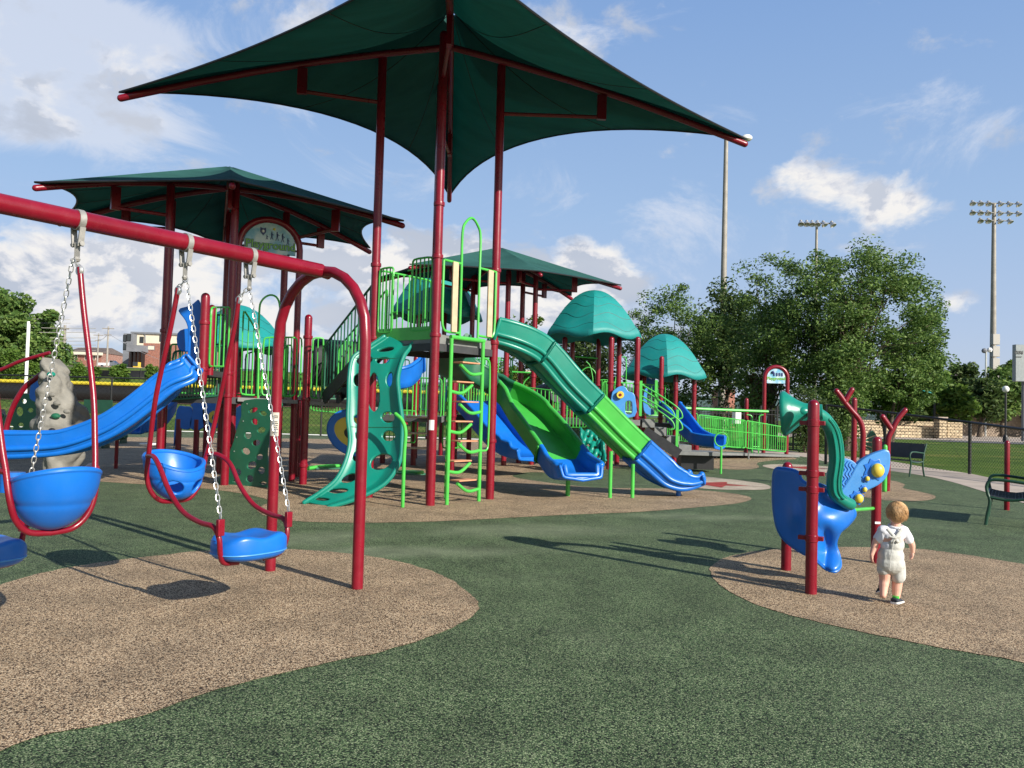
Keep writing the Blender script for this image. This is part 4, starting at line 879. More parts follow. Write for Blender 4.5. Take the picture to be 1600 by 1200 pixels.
# ================================================================= teal twisting climber on the tall tower
kc = {0.0: ((600, 527), (655, 524), 12.55), .09: ((572, 546), (640, 545), 12.45), .17: ((552, 560), (630, 560), 12.35), .28: ((546, 590), (622, 590), 12.25), .40: ((545, 625), (624, 622), 12.2), .52: ((544, 655), (628, 655), 12.15), .64: ((547, 690), (628, 690), 12.1), .74: ((540, 722), (624, 722), 12.0), .83: ((525, 750), (602, 755), 11.9), .92: ((500, 770), (560, 778), 11.8), 1.0: ((476, 785), (514, 793), 11.72)}
ks = sorted(kc); Lp = cr([P(*kc[k][0], kc[k][2] + .12) for k in ks], 8); Rp = cr([P(*kc[k][1], kc[k][2] - .08) for k in ks], 8); NL = len(Lp) - 1
def climb(u, v):
    f = v * NL; i = min(NL - 1, int(f)); t = f - i; a = Lp[i].lerp(Lp[i + 1], t); c = Rp[i].lerp(Rp[i + 1], t); p = a.lerp(c, u)
    edge = max(0, abs(u - .5) * 2 - .62) / .38; n = Vector((.15, -1, .1)).normalized(); p = p + n * (0.09 * edge ** 1.5 - .03)
    return p + n * .03 * math.sin(math.pi * u) * math.sin(v * 9)
hl = [(.5, .115, .17, .03), (.25, .215, .16, .028), (.62, .215, .13, .02), (.5, .37, .13, .092), (.18, .31, .09, .03), (.84, .31, .07, .035), (.22, .50, .12, .026), (.76, .49, .13, .026), (.22, .575, .12, .024), (.76, .575, .13, .024), (.22, .67, .12, .03), (.68, .70, .20, .04), (.25, .79, .14, .03), (.35, .875, .2, .022), (.35, .955, .22, .016)]
cl_ = obj('twisting_climber', surf(climb, 56, 220, hl), 'teal', tower, label='teal moulded climbing board with oval foot holes', solid=.05, ang=60)
for v_ in (.20, .535): obj('panel_joint', MB().tube([climb(u / 20, v_) + Vector((0, -.028, 0)) for u in range(21)], .006, 6), 'dgreen', cl_)
def lipedge(u): return [climb(u, v / 80) for v in range(81)]
for u_ in (0.0, 1.0): obj('rolled_edge', MB().tube(lipedge(u_), .034, 10, cap='round'), 'teal', cl_)
mb = MB().ball(P(632, 662, 12.0), .04, 10, (1.4, 1, .8)); obj('clamp_ball', mb, 'red', cl_)
# ================================================================= rear play structures with dome roofs and third canopy
def pg(x, y, Y): p = P(x, y, Y); return Vector((p.x, p.y, 0))
RC = Vector((-.35, 22.1, 0)); rt = thing('play_tower', 'rear play tower with low shade canopy, seen between the tall tower and the dome roofs', 'play structure', RC)
RK = 4.9; B2, A2, C2, F2 = G(845, 430, RK), G(640, 419, RK), G(970, 451, RK), G(893, 467, RK); hc2 = (A2 + F2) / 2; E2 = hc2 * 2 - B2; D2 = hc2 * 2 - C2
for x, Y, yt in ((797, 21.2, 425), (820, 22.4, 428), (840, 21.8, 428), (742, 23.0, 425), (716, 18.6, 560)):
    b = pg(x - 8, 640, Y); obj('post', post_mb(b, 0, ZT(b, yt), 0.07 if Y > 19 else .07, collars=(1.3, 2.4)), 'red', rt)
can2 = canopy(rt, [A2, D2, E2, F2, C2, B2], (hc2.x, hc2.y, 5.95), 5.55, [(pg(789, 640, 21.2), 4.6, .55), (pg(734, 640, 23), 4.6, .5), (pg(734, 640, 23), 4.7, .6), (pg(812, 640, 22.4), 4.6, .6), (pg(832, 640, 21.8), 4.65, .62), (pg(832, 640, 21.8), 4.6, .5)], sag=[.45, .5, .5, .45, .12, .12], rad=0.055, droop=0.12)
# rear decks
obj('deck', deck_mb([pg(575, 650, 18.5), pg(690, 650, 17.5), pg(700, 650, 21), pg(585, 650, 22)], 1.28, 0.13), 'grey', rt)
obj('upper_deck', deck_mb([pg(700, 650, 19.5), pg(850, 650, 20.2), pg(845, 650, 23), pg(710, 650, 23)], 1.32, 0.13), 'dark', rt)
obj('side_deck', deck_mb([pg(868, 650, 21), pg(940, 650, 20.3), pg(945, 650, 23), pg(872, 650, 23)], 1.30, 0.16), 'grey', rt)
for args in ((484, 629, 641, 17.0, 545, 633, 646, 17.6, 12, .012), (583, 590, 650, 18.4, 645, 592, 652, 18.0, 6, .016), (648, 590, 652, 18.0, 690, 592, 654, 17.8, 4, .016), (585, 600, 648, 21.5, 690, 602, 650, 21, 11, .016), (690, 565, 700, 20.5, 722, 565, 700, 20.5, 4, .02), (800, 603, 680, 21, 870, 611, 690, 20.4, 10, .016), (860, 560, 615, 22, 884, 563, 618, 22, 3, .016), (884, 625, 668, 20.5, 917, 628, 668, 20.2, 5, .016), (900, 620, 670, 21.5, 945, 622, 672, 21.0, 7, .016), (935, 593, 620, 24, 958, 594, 622, 24, 4, .014), (792, 560, 620, 22.5, 800, 560, 622, 22.4, 1, .02)):
    x1, t1, b1, Y1, x2, t2, b2, Y2, n_, r_ = args; railpx(rt, x1, t1, b1, Y1, x2, t2, b2, Y2, n_, r=r_)
railpx(rt, 700, 560, 640, 22.5, 770, 562, 640, 22.5, 14, mat='dgreen', r=.02)
for args in ((590, 560, 600, 20.5, 640, 562, 602, 20.2, 6, 'dgreen'), (655, 558, 640, 20.8, 705, 560, 642, 20.6, 10, 'dgreen'), (730, 556, 642, 21.0, 790, 560, 645, 21.3, 13, 'lime'), (600, 640, 690, 19.0, 650, 642, 692, 18.8, 6, 'lime'), (845, 575, 640, 23.5, 900, 578, 642, 23.5, 9, 'lime'), (940, 596, 640, 23.0, 1000, 600, 645, 23.4, 10, 'lime'), (1000, 600, 648, 24.5, 1045, 603, 650, 24.8, 7, 'lime')): railpx(rt, *args[:9], mat=args[9], r=.018)
for x, Y, yt in ((648, 20.4, 560), (600, 20.8, 560), (862, 22.8, 560), (768, 22.0, 560)): b = pg(x, 640, Y); obj('post', post_mb(b, 0, ZT(b, yt), .07, collars=(1.3,)), 'red', rt)
for pts, r in (([(780, 562), (790, 566), (792, 580), (790, 620)], .018), ([(800, 581), (845, 583)], .022), ([(817, 620), (818, 600), (826, 590), (838, 583)], .016), ([(916, 565), (922, 572), (926, 590), (926, 600)], .016), ([(898, 557), (934, 560)], .018), ([(905, 592), (909, 580), (920, 574), (930, 582), (932, 600)], .016), ([(960, 612), (962, 590), (966, 588), (975, 588)], .016), ([(972, 558), (978, 561), (978, 600), (978, 618)], .018)):
    Y = 21.8 if pts[0][0] < 900 else 24; obj('hand_rail', MB().tube(cr([P(x, y, Y) for x, y in pts], 5), r, 8), 'lime', rt)
tread = MB()
for k, (x, y) in enumerate(((655, 652), (655, 677), (655, 700), (790, 705), (840, 700))): obj('step', MB().box(P(x, y, 17.6 if x < 700 else 20.5), (.55, .3, .035), .2), 'wood', rt, bevel=.004)
# bright blue open slide behind the ladder
pth = cr([P(732, 626, 19.6), P(745, 640, 19.2), P(763, 662, 18.8), P(785, 690, 18.4), P(805, 707, 18.1), P(822, 713, 17.9), P(838, 714, 17.7)], 5)
slide(rt, 'blue_open_slide', pth, 1.05, [.34] * 20 + [.30] * 5 + [.24, .2, .18, .16, .15, .15], None, [(0, 1.0, 'blue')], ribs=False, lip=.045, label='wide blue open slide behind the ladder')
b = G(790, 712); obj('post', post_mb(b, 0, .55, .07), 'red', rt)
pth = cr([P(640, 578, 17.6), P(634, 592, 17.3), P(622, 604, 17.0), P(608, 612, 17.0)], 5)
slide(rt, 'blue_chute', pth, .55, .40, None, [(0, 1.0, 'blue')], ribs=False, lip=.04)
obj('crawl_tunnel', MB().tube([P(845, 618, 23), P(868, 612, 22.5)], .3, 16), 'dark', rt)
# green slanted awning bay
# teal holed climbing wall
cw = [(902, 672), (935, 672), (948, 722), (912, 722)]
cwp = [P(905, 673, 19.6), P(938, 672, 19.9), P(946, 724, 18.9), P(914, 726, 18.6)]
def cwf(u, v): a = cwp[0].lerp(cwp[1], u); b_ = cwp[3].lerp(cwp[2], u); p = a.lerp(b_, v); return p + Vector((0, -.06, .02)) * math.sin(u * 19 + 3 * v) * math.sin(v * 17 + u * 5) + Vector((0, -.14, .08)) * max(0, abs(u - .5) * 2 - .75) * 4
obj('holed_climbing_wall', surf(cwf, 40, 50, [(.35, .2, .1, .05), (.65, .3, .1, .06), (.3, .45, .11, .05), (.62, .55, .12, .06), (.35, .72, .1, .05), (.7, .8, .09, .05)]), 'teal', rt, solid=.06, ang=60)
# domes
def dome_tower(label, dx, z0, z1, R, posts, deckz=None, rot=.2, cls='play_tower'):
    t = thing(cls, label, 'play structure', (dx.x, dx.y, 0)); dome(t, dx, z0, z1, R, rot)
    for x, yb, Y, yt in posts:
        b = pg(x, yb, Y); obj('post', post_mb(b, 0, min(z1 - .3, ZT(b, yt)), 0.072, collars=(1.35, 2.25)), 'red', t)
    return t
d0 = P(683, 500, 24); T0 = dome_tower('dome roofed tower directly behind the tall tower guardrails', d0, d0.z + .05, P(683, 413, 24).z, 1.42, [(650, 650, 23.2, 490), (712, 650, 23.2, 490), (690, 650, 25, 490)], rot=.35)
d1 = P(927, 530, 22); T1_ = dome_tower('larger dome roofed tower right of the long slide', d1, d1.z, P(927, 455, 22).z, 1.42, [(880, 640, 21.8, 530), (953, 640, 20.9, 530), (993, 690, 21.0, 530), (934, 610, 23.3, 530), (966, 610, 22.9, 530), (893, 600, 23.3, 530)], rot=.42)
d2 = P(1037, 590, 25.5); T2_ = dome_tower('farther dome roofed tower beside the grey steps', d2, d2.z - .02, P(1037, 523, 25.5).z, 1.42, [(1032, 650, 24.2, 560), (1055, 640, 24.6, 585), (1083, 690, 25.0, 585), (1006, 620, 25.5, 585), (1000, 620, 26.5, 585)], rot=.42)
d3 = P(372, 546, 22.5); T3_ = dome_tower('dome roofed tower behind the left deck guardrails', d3, d3.z, P(372, 478, 22.5).z, 1.35, [(345, 650, 22, 540), (398, 650, 22, 540), (372, 640, 24, 540)], rot=.3)
# details under dome 1: eye panel, deck, low rails
obj('deck', deck_mb([pg(950, 650, 20.6), pg(1000, 650, 20.6), pg(1003, 640, 23), pg(950, 640, 23)], 1.30, .14), 'grey', T1_)
fp = thing('fish_panel', 'blue fish face panel with one yellow ringed eye beside the steps', 'play panel', (P(975, 650, 20.7).x, 20.7, 0))
ol = [(957, 648), (956, 618), (961, 609), (970, 604), (977, 606), (981, 612), (989, 615), (992, 625), (991, 650)]
plate('face', [P(x, y, 20.7) for x, y in ol], [[P(x, y, 20.7) for x, y in ((977, 646), (976, 630), (979, 626), (985, 626), (988, 631), (987, 647))]], .05, 'blue2', fp, k=3, bevel=.012)
c = P(969, 617, 20.6); obj('eye_ring', MB().lathe(c, [(.001, -.03), (.09, -.03), (.10, -.01), (.10, .02)], 18, (0, 1, 0)), 'yellow', fp)
obj('eye', MB().lathe(c - Vector((0, .035, 0)), [(.001, -.01), (.035, -.01), (.04, .0), (.04, .01)], 14, (0, 1, 0)), 'red', fp)
# steps down to the right with hand rails
stp = thing('steps', 'grey transfer steps with lime handrails descending to the right', 'steps', (P(1040, 700, 21).x, 21, 0))
for k in range(4):
    x = 1012 + 19 * k; y = 655 + 12.5 * k + k * k * .3; q = P(x, y, 21.1 - .1 * k)
    obj('tread', MB().box(Vector((q.x, q.y + .35, q.z - .11)), (.33, .95, .22)), 'grey', stp, bevel=.008)
mb = MB(); a = P(1001, 653, 20.75); b = P(1062, 700, 20.5); mb.beam(a - Vector((-.1, 0, .34)), b - Vector((0, 0, .16)), .04, .26); obj('stringer', mb, 'dark', stp)
q = P(1090, 705, 20.6); obj('landing', MB().box(Vector((q.x, q.y + .4, q.z - .06)), (1.1, 1.0, .10)), 'grey', stp, bevel=.01)
obj('landing_skirt', MB().box(Vector((q.x + .05, q.y + .5, q.z - .30)), (.85, .6, .36)), 'black', stp)
for off in (0, 1.0):
    for dz in (0, 18): obj('hand_rail', MB().tube(cr([P(1003, 601 + dz, 20.7) + Vector((0, off, 0)), P(1030, 617 + dz, 20.6) + Vector((0, off, 0)), P(1055, 634 + dz, 20.5) + Vector((0, off, 0)), P(1064, 643 + dz, 20.5) + Vector((0, off, 0)), P(1066, 652 + dz, 20.5) + Vector((0, off, 0)), P(1060, 655 + dz, 20.5) + Vector((0, off, 0))], 5), .019, 8), 'lime', stp)
for x, t_, b_ in ((1001, 595, 650), (1025, 594, 648), (1058, 640, 703)): obj('rail_post', MB().box((P(x, t_, 20.7) + P(x, b_, 20.7)) / 2, (.07, .04, P(x, t_, 20.7).z - P(x, b_, 20.7).z)), 'lime', stp)
b = G(1087, 724); obj('post', post_mb(b, 0, .62, .085, dome=False), 'red', stp)
w = G(1127, 728); ring = [P(1127 + 10.5 * math.cos(a), 687 + 11 * math.sin(a), 20.3) for a in [i * .4189 for i in range(15)]]
obj('ring_rail', MB().tube(ring, .018, 8, closed=True), 'lime', stp); q = P(1127, 698, 20.3); obj('rail_post', MB().tube([q, Vector((q.x, q.y, 0))], .03, 8), 'lime', stp)
pth = cr([P(1044, 640, 24), P(1056, 655, 23.6), P(1070, 673, 23.2), P(1086, 688, 22.9), P(1100, 694, 22.6), P(1124, 697, 22.3)], 5)
slide(T2_, 'low_blue_slide', pth, .55, .25, None, [(0, 1.0, 'blue')], ribs=False, lip=.045)
obj('deck', deck_mb([pg(1025, 650, 24), pg(1062, 650, 24), pg(1062, 640, 26.5), pg(1005, 640, 26.5)], 1.2, .14), 'dark', T2_)
plate('wave_panel', [P(x, y, 26.2) for x, y in ((1006, 612), (1005, 594), (1012, 590), (1018, 593), (1023, 590), (1024, 606), (1022, 612))], [], .06, 'blue', T2_, k=2)
plate('wave_panel', [P(x, y, 24.4) for x, y in ((1008, 645), (1005, 630), (1007, 610), (1011, 608), (1010, 625), (1013, 636), (1020, 641), (1020, 648))], [], .08, 'blue2', T2_, k=3)
# long ramp with dense lime rails
rp = thing('ramp', 'long access ramp with dense lime green balusters leading right', 'ramp', (P(1150, 690, 27).x, 27, 0))
railpx(rp, 1042, 645, 688, 27.4, 1090, 646, 690, 27.6, 14, r=.018, mid=.5); railpx(rp, 1090, 648, 694, 26.6, 1165, 657, 700, 28.2, 28, r=.018, mid=.55); railpx(rp, 1165, 657, 700, 28.2, 1228, 668, 706, 30.2, 17, r=.018, mid=.55)
railpx(rp, 1100, 652, 696, 29.0, 1200, 662, 703, 30.8, 34, r=.018); 
mb = MB(); a, b = P(1062, 695, 27.0), P(1226, 708, 30.4); a.z = .22; b.z = .05; mb.beam(a, b, 1.3, .08); obj('ramp_deck', mb, 'grey', rp)
q = P(1151, 653, 29.6); obj('white_notice', MB().box(q, (.33, .02, .42)), 'white', rp)
obj('top_rail', MB().tube([P(1056, 637, 27.5), P(1120, 640, 28), P(1200, 643, 28.6)], .05, 10), 'lime', rp)
for x in (1070, 1120, 1170): a_ = P(x, 690, 27.6); obj('support', MB().tube([(a_.x, a_.y, 0), (a_.x, a_.y, .2)], .03, 6), 'grey', rp)
b = G(1165, 714); obj('post', post_mb(b, 0, ZT(b, 625), .075, collars=(1.2, 1.35)), 'red', rp)
fr2 = thing('ladder_frame', 'small lime ladder frame hanging between two burgundy posts by the ramp', 'climbing frame', (P(1180, 700, 28.8).x, 28.8, 0))
obj('frame', MB().tube(cr([P(1167, 648, 29.0), P(1174, 650, 29.0), P(1175, 660, 29.0), P(1175, 714, 29.0)], 4), .025, 8), 'lime', fr2)
obj('frame', MB().tube(cr([P(1193, 648, 29.2), P(1187, 650, 29.2), P(1186, 660, 29.2), P(1185, 713, 29.2)], 4), .025, 8), 'lime', fr2)
for y in (698, 711): obj('rung', MB().tube([P(1175, y, 29.05), P(1186, y, 29.15)], .022, 8), 'lime', fr2)
# second sign arch
a1, a2 = G(1193, 712), G(1228, 707); a1.y = a2.y = 30.6; a1.x = P(1193, 690, 30.6).x; a2.x = P(1229, 690, 30.6).x; m2 = (a1 + a2) / 2; hd2 = Vector((1, 0, 0)); r2 = (a2.x - a1.x) / 2; zc2 = P(1212, 590, 30.6).z
ar2 = thing('sign_arch', 'distant burgundy arch holding a small printed panel beside the ramp', 'sign', (m2.x, m2.y, 0))
pts = [Vector((a1.x, 30.6, 0)), Vector((a1.x, 30.6, 1.2)), Vector((a1.x, 30.6, zc2 - .1))] + [Vector((m2.x, 30.6, zc2)) + Vector((-r2 * math.cos(t), 0, r2 * .95 * math.sin(t))) for t in [math.pi * k / 12 for k in range(13)]] + [Vector((a2.x, 30.6, zc2 - .1)), Vector((a2.x, 30.6, 1.2)), Vector((a2.x, 30.6, 0))]
obj('arch_frame', MB().tube(pts, .075, 12), 'red', ar2)
def sg2(u, v, o=0.): return Vector((m2.x + u * r2, 30.6 - o, zc2 + v * r2))
sp2 = plate('sign_panel', [sg2(-.8, -.5)] + [sg2(-.8 * math.cos(t), .78 * math.sin(t)) for t in [math.pi * k / 12 for k in range(13)]] + [sg2(.8, -.5)], [], .03, 'signblue', ar2, k=1, bevel=0)
text('lettering', 'Playground', sg2(0, -.08, .025), hd2, ZU, r2 * .36, 'signgreen', sp2, bold=.004)
mb = MB()
for u_ in (-.2, .05, .28, .5): mb.beam(sg2(u_, .42, .03), sg2(u_ + .02, .14, .03), .05, .02)
mb.ball(sg2(-.3, .45, .03), .06, 8); obj('printed_figures', mb, 'signnavy', sp2)
# ================================================================= talk panel station on the right
hA = G(1267, 928); hB = G(1228, 891); hC_ = P(1368, 878, 8.2); hC_.z = 0
st = thing('talk_panel', 'blue shell shaped play panel with teal listening horn between burgundy posts', 'play panel', (hA.x, hA.y, 0))
pr_ = .047
obj('post', post_mb(hA, 0, ZT(hA, 633), pr_), 'red', st); obj('post', post_mb(hB, 0, ZT(hB, 729), pr_), 'red', st); obj('post', post_mb(hC_, 0, ZT(hC_, 689), pr_), 'red', st)
for y in (661, 740, 765, 841):
    z = ZT(hA, y); mb = MB().lathe((hA.x, hA.y, 0), [(pr_, z - .03), (pr_ * 1.12, z - .028), (pr_ * 1.12, z + .028), (pr_, z + .03)], 20)
    mb.box((hA.x, hA.y + .02, z), (.20, .05, .035), -.5); obj('clamp', mb, 'red', st, bevel=.003)
for y in (710, 731): z = ZT(hC_, y); obj('clamp', MB().box((hC_.x + .02, hC_.y, z), (.17, .06, .035), -.4), 'red', st, bevel=.003)
YS = 7.15
shell = [(1211, 734), (1226, 732), (1246, 737), (1253, 750), (1266, 757), (1282, 757), (1300, 768), (1316, 778), (1331, 792), (1336, 805), (1325, 820), (1312, 832), (1306, 850), (1311, 868), (1313, 884), (1305, 893), (1290, 889), (1272, 874), (1250, 862), (1228, 846), (1215, 826), (1209, 795), (1208, 760)]
# moulded shell: broad side wall turned away to the left, waved scoops on the right of a forward ridge
def shd(x, y):
    if x < 1268: return .50 * ((1268 - x) / 59) ** .85 - .04 + .03 * math.exp(-((x - 1243) / 9) ** 2 - ((y - 805) / 20) ** 2) * -2
    u = (x - 1268) / 68; return .10 * u - .04 + .07 * math.sin((y - 752) / 42 * math.pi) * math.sin(math.pi * min(1, u * 1.1)) + (.06 * math.exp(-((x - 1288) / 10) ** 2) if y > 835 else .06 * math.exp(-((x - 1288) / 10) ** 2 - ((y - 835) / 14) ** 2))
rimp = [(p.x, p.y) for p in cr([Vector((x, y, 0)) for x, y in shell], 5, True)]; rows_ = []
for j in range(15):
    t = j / 14; row = []
    for (x, y) in rimp + [rimp[0]]: qx, qy = x + (1270 - x) * t, y + (808 - y) * t; row.append(P(qx, qy, YS + shd(qx, qy)))
    rows_.append(row)
sh_ = obj('shell', MB().grid(rows_), 'blue', st, solid=.03, ang=75, doubles=.001)
obj('shell_rim', MB().tube([P(x, y, YS + shd(x, y)) for x, y in rimp], .013, 10, closed=True), 'blue', sh_)
obj('shell_fold', MB().tube(cr([P(1262, 757, 7.32), P(1282, 760, 7.34), P(1303, 772, 7.36), P(1320, 784, 7.36)], 6), .030, 12, cap='round'), 'blue', sh_)
# teal horn
hb = P(1228, 646, 7.0); ax = (P(1276, 644, 6.90) - hb).normalized(); mb = MB().lathe(hb, [(.19, -.035), (.197, -.02), (.197, 0), (.15, .055), (.115, .10), (.085, .155), (.070, .22), (.066, .30)], 28, ax)
hn = obj('horn', mb, 'teal', st, ang=60)
mb = MB().lathe(hb, [(.185, -.034), (.16, -.03), (.10, .02), (.05, .06), (.002, .08)], 28, ax); obj('horn_throat', mb, 'teal', hn)
cl_ = cr([hb + ax * .2, P(1272, 646, 6.90), P(1288, 655, 6.94), P(1301, 678, 7.02), P(1306, 715, 7.05), P(1302, 752, 7.08), P(1305, 772, 7.1), P(1318, 783, 7.12), P(1328, 788, 7.15)], 7)
obj('horn_tube', MB().tube(cl_, [.064] * 7 + [.060] * 22 + [.058] * 14 + [.054] * 14, 18, cap='round'), 'teal', hn, ang=60)
for o_ in (Vector((-.02, -.057, 0)), Vector((.022, -.056, 0)), Vector((.052, -.03, 0))): obj('horn_ridge', MB().tube([p + o_ * (1 if 12 < i else 1) for i, p in enumerate(cl_)][14:46], .012, 8, cap='round'), 'teal', hn)
obj('horn_boss', MB().ball(hb + ax * .12 + Vector((0, -.06, .012)), .055, 12, (1.2, .8, .8)), 'teal', hn)
mb = MB().tube([hb + ax * .16 + Vector((0, -.05, 0)), Vector((hA.x, hA.y, ZT(hA, 661)))], .016, 8); obj('horn_arm', mb, 'red', hn)
# play panel with yellow domes reaching to the third post
ol = [(1385, 706), (1370, 708), (1352, 716), (1338, 727), (1328, 745), (1315, 765), (1300, 780), (1290, 800), (1300, 803), (1322, 797), (1333, 790), (1338, 775), (1350, 765), (1368, 756), (1380, 745), (1386, 728)]
YP = 7.95
pn = plate('sound_panel', [P(x, y, YP) for x, y in ol], [], .05, 'blue2', st, k=4, bevel=.015)
dsc = [P(1318 + 25 * math.cos(a), 744 + 27 * math.sin(a), YP - .01) for a in [i * .524 for i in range(12)]]
dp = plate('wave_disc', dsc, [], .03, 'blue2', pn, k=3, bevel=.006)
for k in range(9):
    x0 = 1297 + k * 5.2; hh_ = 24 * math.sqrt(max(0.05, 1 - ((x0 - 1318) / 25) ** 2)); l_ = [P(x0 + 2.2 * math.sin((y - 744) * .45), y, YP - .034) for y in [744 - hh_ + 2 * hh_ * i / 18 for i in range(19)] ]
    obj('wave_line', MB().tube(l_, .0045, 5), 'blue', dp)
for x, y, r in ((1371, 735, 10), (1355, 748, 3.6), (1351, 765, 3.6), (1342, 779, 6.5), (1326, 788, 4.5)):
    c = P(x, y, YP - .055); rr = r * YP / 1250
    stpts = [c + Vector((math.cos(a), 0, math.sin(a))) * rr * (1.75 if i % 2 else 1.3) + Vector((-rr * .35, .02, rr * .1)) for i, a in enumerate([j * math.pi / 8 for j in range(16)])]
    ms = plate('star_mount', stpts, [], .02, 'blue', pn, k=1, bevel=.003)
    obj('mount_ring', MB().lathe(c, [(rr * .8, .002), (rr * 1.12, .004), (rr * 1.2, -.002), (rr * 1.15, -.02), (rr * .9, -.02)], 24, (0, -1, 0)), 'blue2', ms)
    obj('yellow_dome', MB().ball(c - Vector((0, .006, 0)), rr, 20, (1, .8, 1.1)), 'yellow', ms)
obj('cross_bar', MB().tube([P(1331, 797, 7.5), Vector((hC_.x - .04, hC_.y - .02, P(1368, 795, 8.15).z))], .017, 8), 'lime', st)
obj('white_label', MB().box((hC_.x - .004, hC_.y - .047, P(1372, 817, 8.15).z), (.055, .006, .022)), 'white', st)
# ================================================================= branching posts behind
def antler(label, pts_list, Y, r, base):
    t = thing('branching_post', label, 'play post', (base.x, base.y, 0), 'branching burgundy posts of the nature play frame')
    for i, pl in enumerate(pts_list):
        obj('branch' if i else 'stem', MB().tube(cr([P(x, y, Y) for x, y in pl], 5), r, 12, cap='round'), 'red', t)
    return t
bL = P(1346, 768, 16.6); bR = P(1387, 768, 16.6)
aL_ = antler('taller burgundy post forking above the teal horn panel', [[(1344, 768), (1346, 740), (1348, 700), (1348, 672), (1342, 655), (1331, 642), (1321, 630), (1314, 620), (1307, 611)], [(1320, 629), (1325, 619), (1331, 609)]], 16.6, .055, bL)
aR_ = antler('shorter burgundy post forking beside the dark green bench', [[(1386, 768), (1387, 740), (1387, 705), (1388, 685), (1394, 672), (1402, 656), (1414, 641)], [(1393, 671), (1386, 661), (1379, 651)]], 16.6, .055, bR)
lf = thing('leaf_panel', 'leaf shaped green climbing panel with cream veins between the forked posts', 'play panel', (P(1362, 700, 16.9).x, 16.9, 0))
ol = [(1350, 712), (1351, 690), (1357, 679), (1363, 673), (1370, 684), (1372, 700), (1366, 712), (1358, 718)]
lp_ = plate('leaf', [P(x, y, 16.9) for x, y in ol], [[P(x, y, 16.9) for x, y in ((1364, 686), (1367, 684), (1369, 688), (1366, 690))]], .04, 'dgreen', lf, k=2)
for (x0, y0, x1, y1) in ((1352, 683, 1363, 668), (1352, 686, 1369, 680), (1352, 690, 1370, 692), (1352, 696, 1371, 702), (1353, 700, 1366, 712), (1350, 708, 1358, 716)): obj('vein', MB().beam(P(x0, y0, 16.86), P(x1, y1, 16.86), .022, .02), 'wood', lp_)
obj('vein', MB().box(P(1354, 707, 16.8), (.1, .03, .07)), 'wood', lf); b_ = P(1362, 740, 16.9); obj('post', MB().tube([P(1362, 716, 16.9), Vector((b_.x, b_.y, 0))], .04, 8), 'red', lf)
obj('lime_pole', MB().tube([P(1383, 698, 16.4), P(1382, 766, 16.4)], .045, 10, cap='round'), 'lime', lf)
mr = thing('burgundy_post', 'short round topped burgundy post behind the taller forked post', 'post', (P(1334, 700, 21).x, 21, 0)); b_ = P(1334, 700, 21); obj('shaft', post_mb(b_, 0, ZT(b_, 625), .07), 'red', mr)
bb_ = G(1573, 797); mr2 = thing('burgundy_post', 'leaning burgundy post standing behind the near bench', 'post', (bb_.x, bb_.y, 0)); obj('shaft', MB().tube([bb_, Vector((bb_.x, bb_.y, .8)), Vector((bb_.x + .0, bb_.y, ZT(bb_, 692)))], .042, 14, cap='round'), 'red', mr2)
stl = thing('mushroom_stool', 'round green stool on a burgundy stem under the left slide', 'stool', (P(183, 690, 17).x, 17, 0)); q = P(183, 683, 17); obj('seat', MB().lathe((q.x, q.y, 0), [(.01, q.z - .06), (.12, q.z - .06), (.21, q.z), (.20, q.z + .04), (.01, q.z + .05)], 18), 'dgreen', stl); obj('stem', MB().tube([(q.x, q.y, 0), (q.x, q.y, q.z - .05)], .04, 10), 'red', stl)
stl = thing('mushroom_stool', 'low white topped stool behind the open blue bucket', 'stool', (P(231, 700, 15).x, 15, 0)); q = P(232, 694, 15); obj('seat', MB().lathe((q.x, q.y, 0), [(.01, q.z - .02), (.14, q.z - .02), (.16, q.z), (.15, q.z + .02), (.01, q.z + .025)], 18), 'white', stl); obj('stem', MB().tube([(q.x, q.y, 0), (q.x + .03, q.y, q.z - .02)], .035, 10), 'red', stl)
# ================================================================= benches
def bench(label, o, ang, mat, seatmat, length=1.35, group=None):
    """x runs along the seat, y to the front"""
    t = thing('bench', label, 'bench', (o.x, o.y, 0)); ca, sa = math.cos(ang), math.sin(ang)
    def q(x, y, z): return Vector((o.x + ca * x - sa * y, o.y + sa * x + ca * y, z))
    for x in (0, length):
        fl = cr([q(x, .52, 0), q(x, .50, .15), q(x, .47, .34), q(x, .50, .46), q(x, .51, .56), q(x, .46, .64), q(x, .30, .65), q(x, .0, .62)], 5); obj('end_frame', MB().tube(fl, .022, 10), mat, t)
        obj('end_frame', MB().tube(cr([q(x, -.03, 0), q(x, .02, .2), q(x, .03, .40), q(x, -.01, .62), q(x, -.10, .88)], 5), .022, 10), mat, t); obj('seat_bearer', MB().tube(cr([q(x, .48, .40), q(x, .25, .37), q(x, .03, .40)], 4), .02, 8), mat, t)
    for nm, (y0, z0), (y1, z1), dn in (('seat', (.50, .435), (.03, .40), Vector((0, 0, -.02))), ('backrest', (.0, .47), (-.10, .87), Vector((0, 0, 0)))):
        mb = MB(); ns = 11 if nm == 'seat' else 9; nx = 22
        for i in range(ns + 1):
            s = i / ns; y = y0 + (y1 - y0) * s; z = z0 + (z1 - z0) * s + (-.02 * math.sin(math.pi * s) if nm == 'seat' else 0); mb.beam(q(.01, y, z), q(length - .01, y, z), .012 if 0 < i < ns else .03, .008 if 0 < i < ns else .03)
        if nm == 'seat':
            for i in range(nx + 1): x = length * i / nx; mb.tube([q(x, y0 + (y1 - y0) * s, z0 + (z1 - z0) * s - .02 * math.sin(math.pi * s)) for s in (0, .25, .5, .75, 1)], .008, 4)
        else:
            mb = MB(); mb.beam(q(.01, -.05, .67), q(length - .01, -.05, .67), .012, .40)
        obj(nm, mb, seatmat, t, bevel=0)
    return t, q
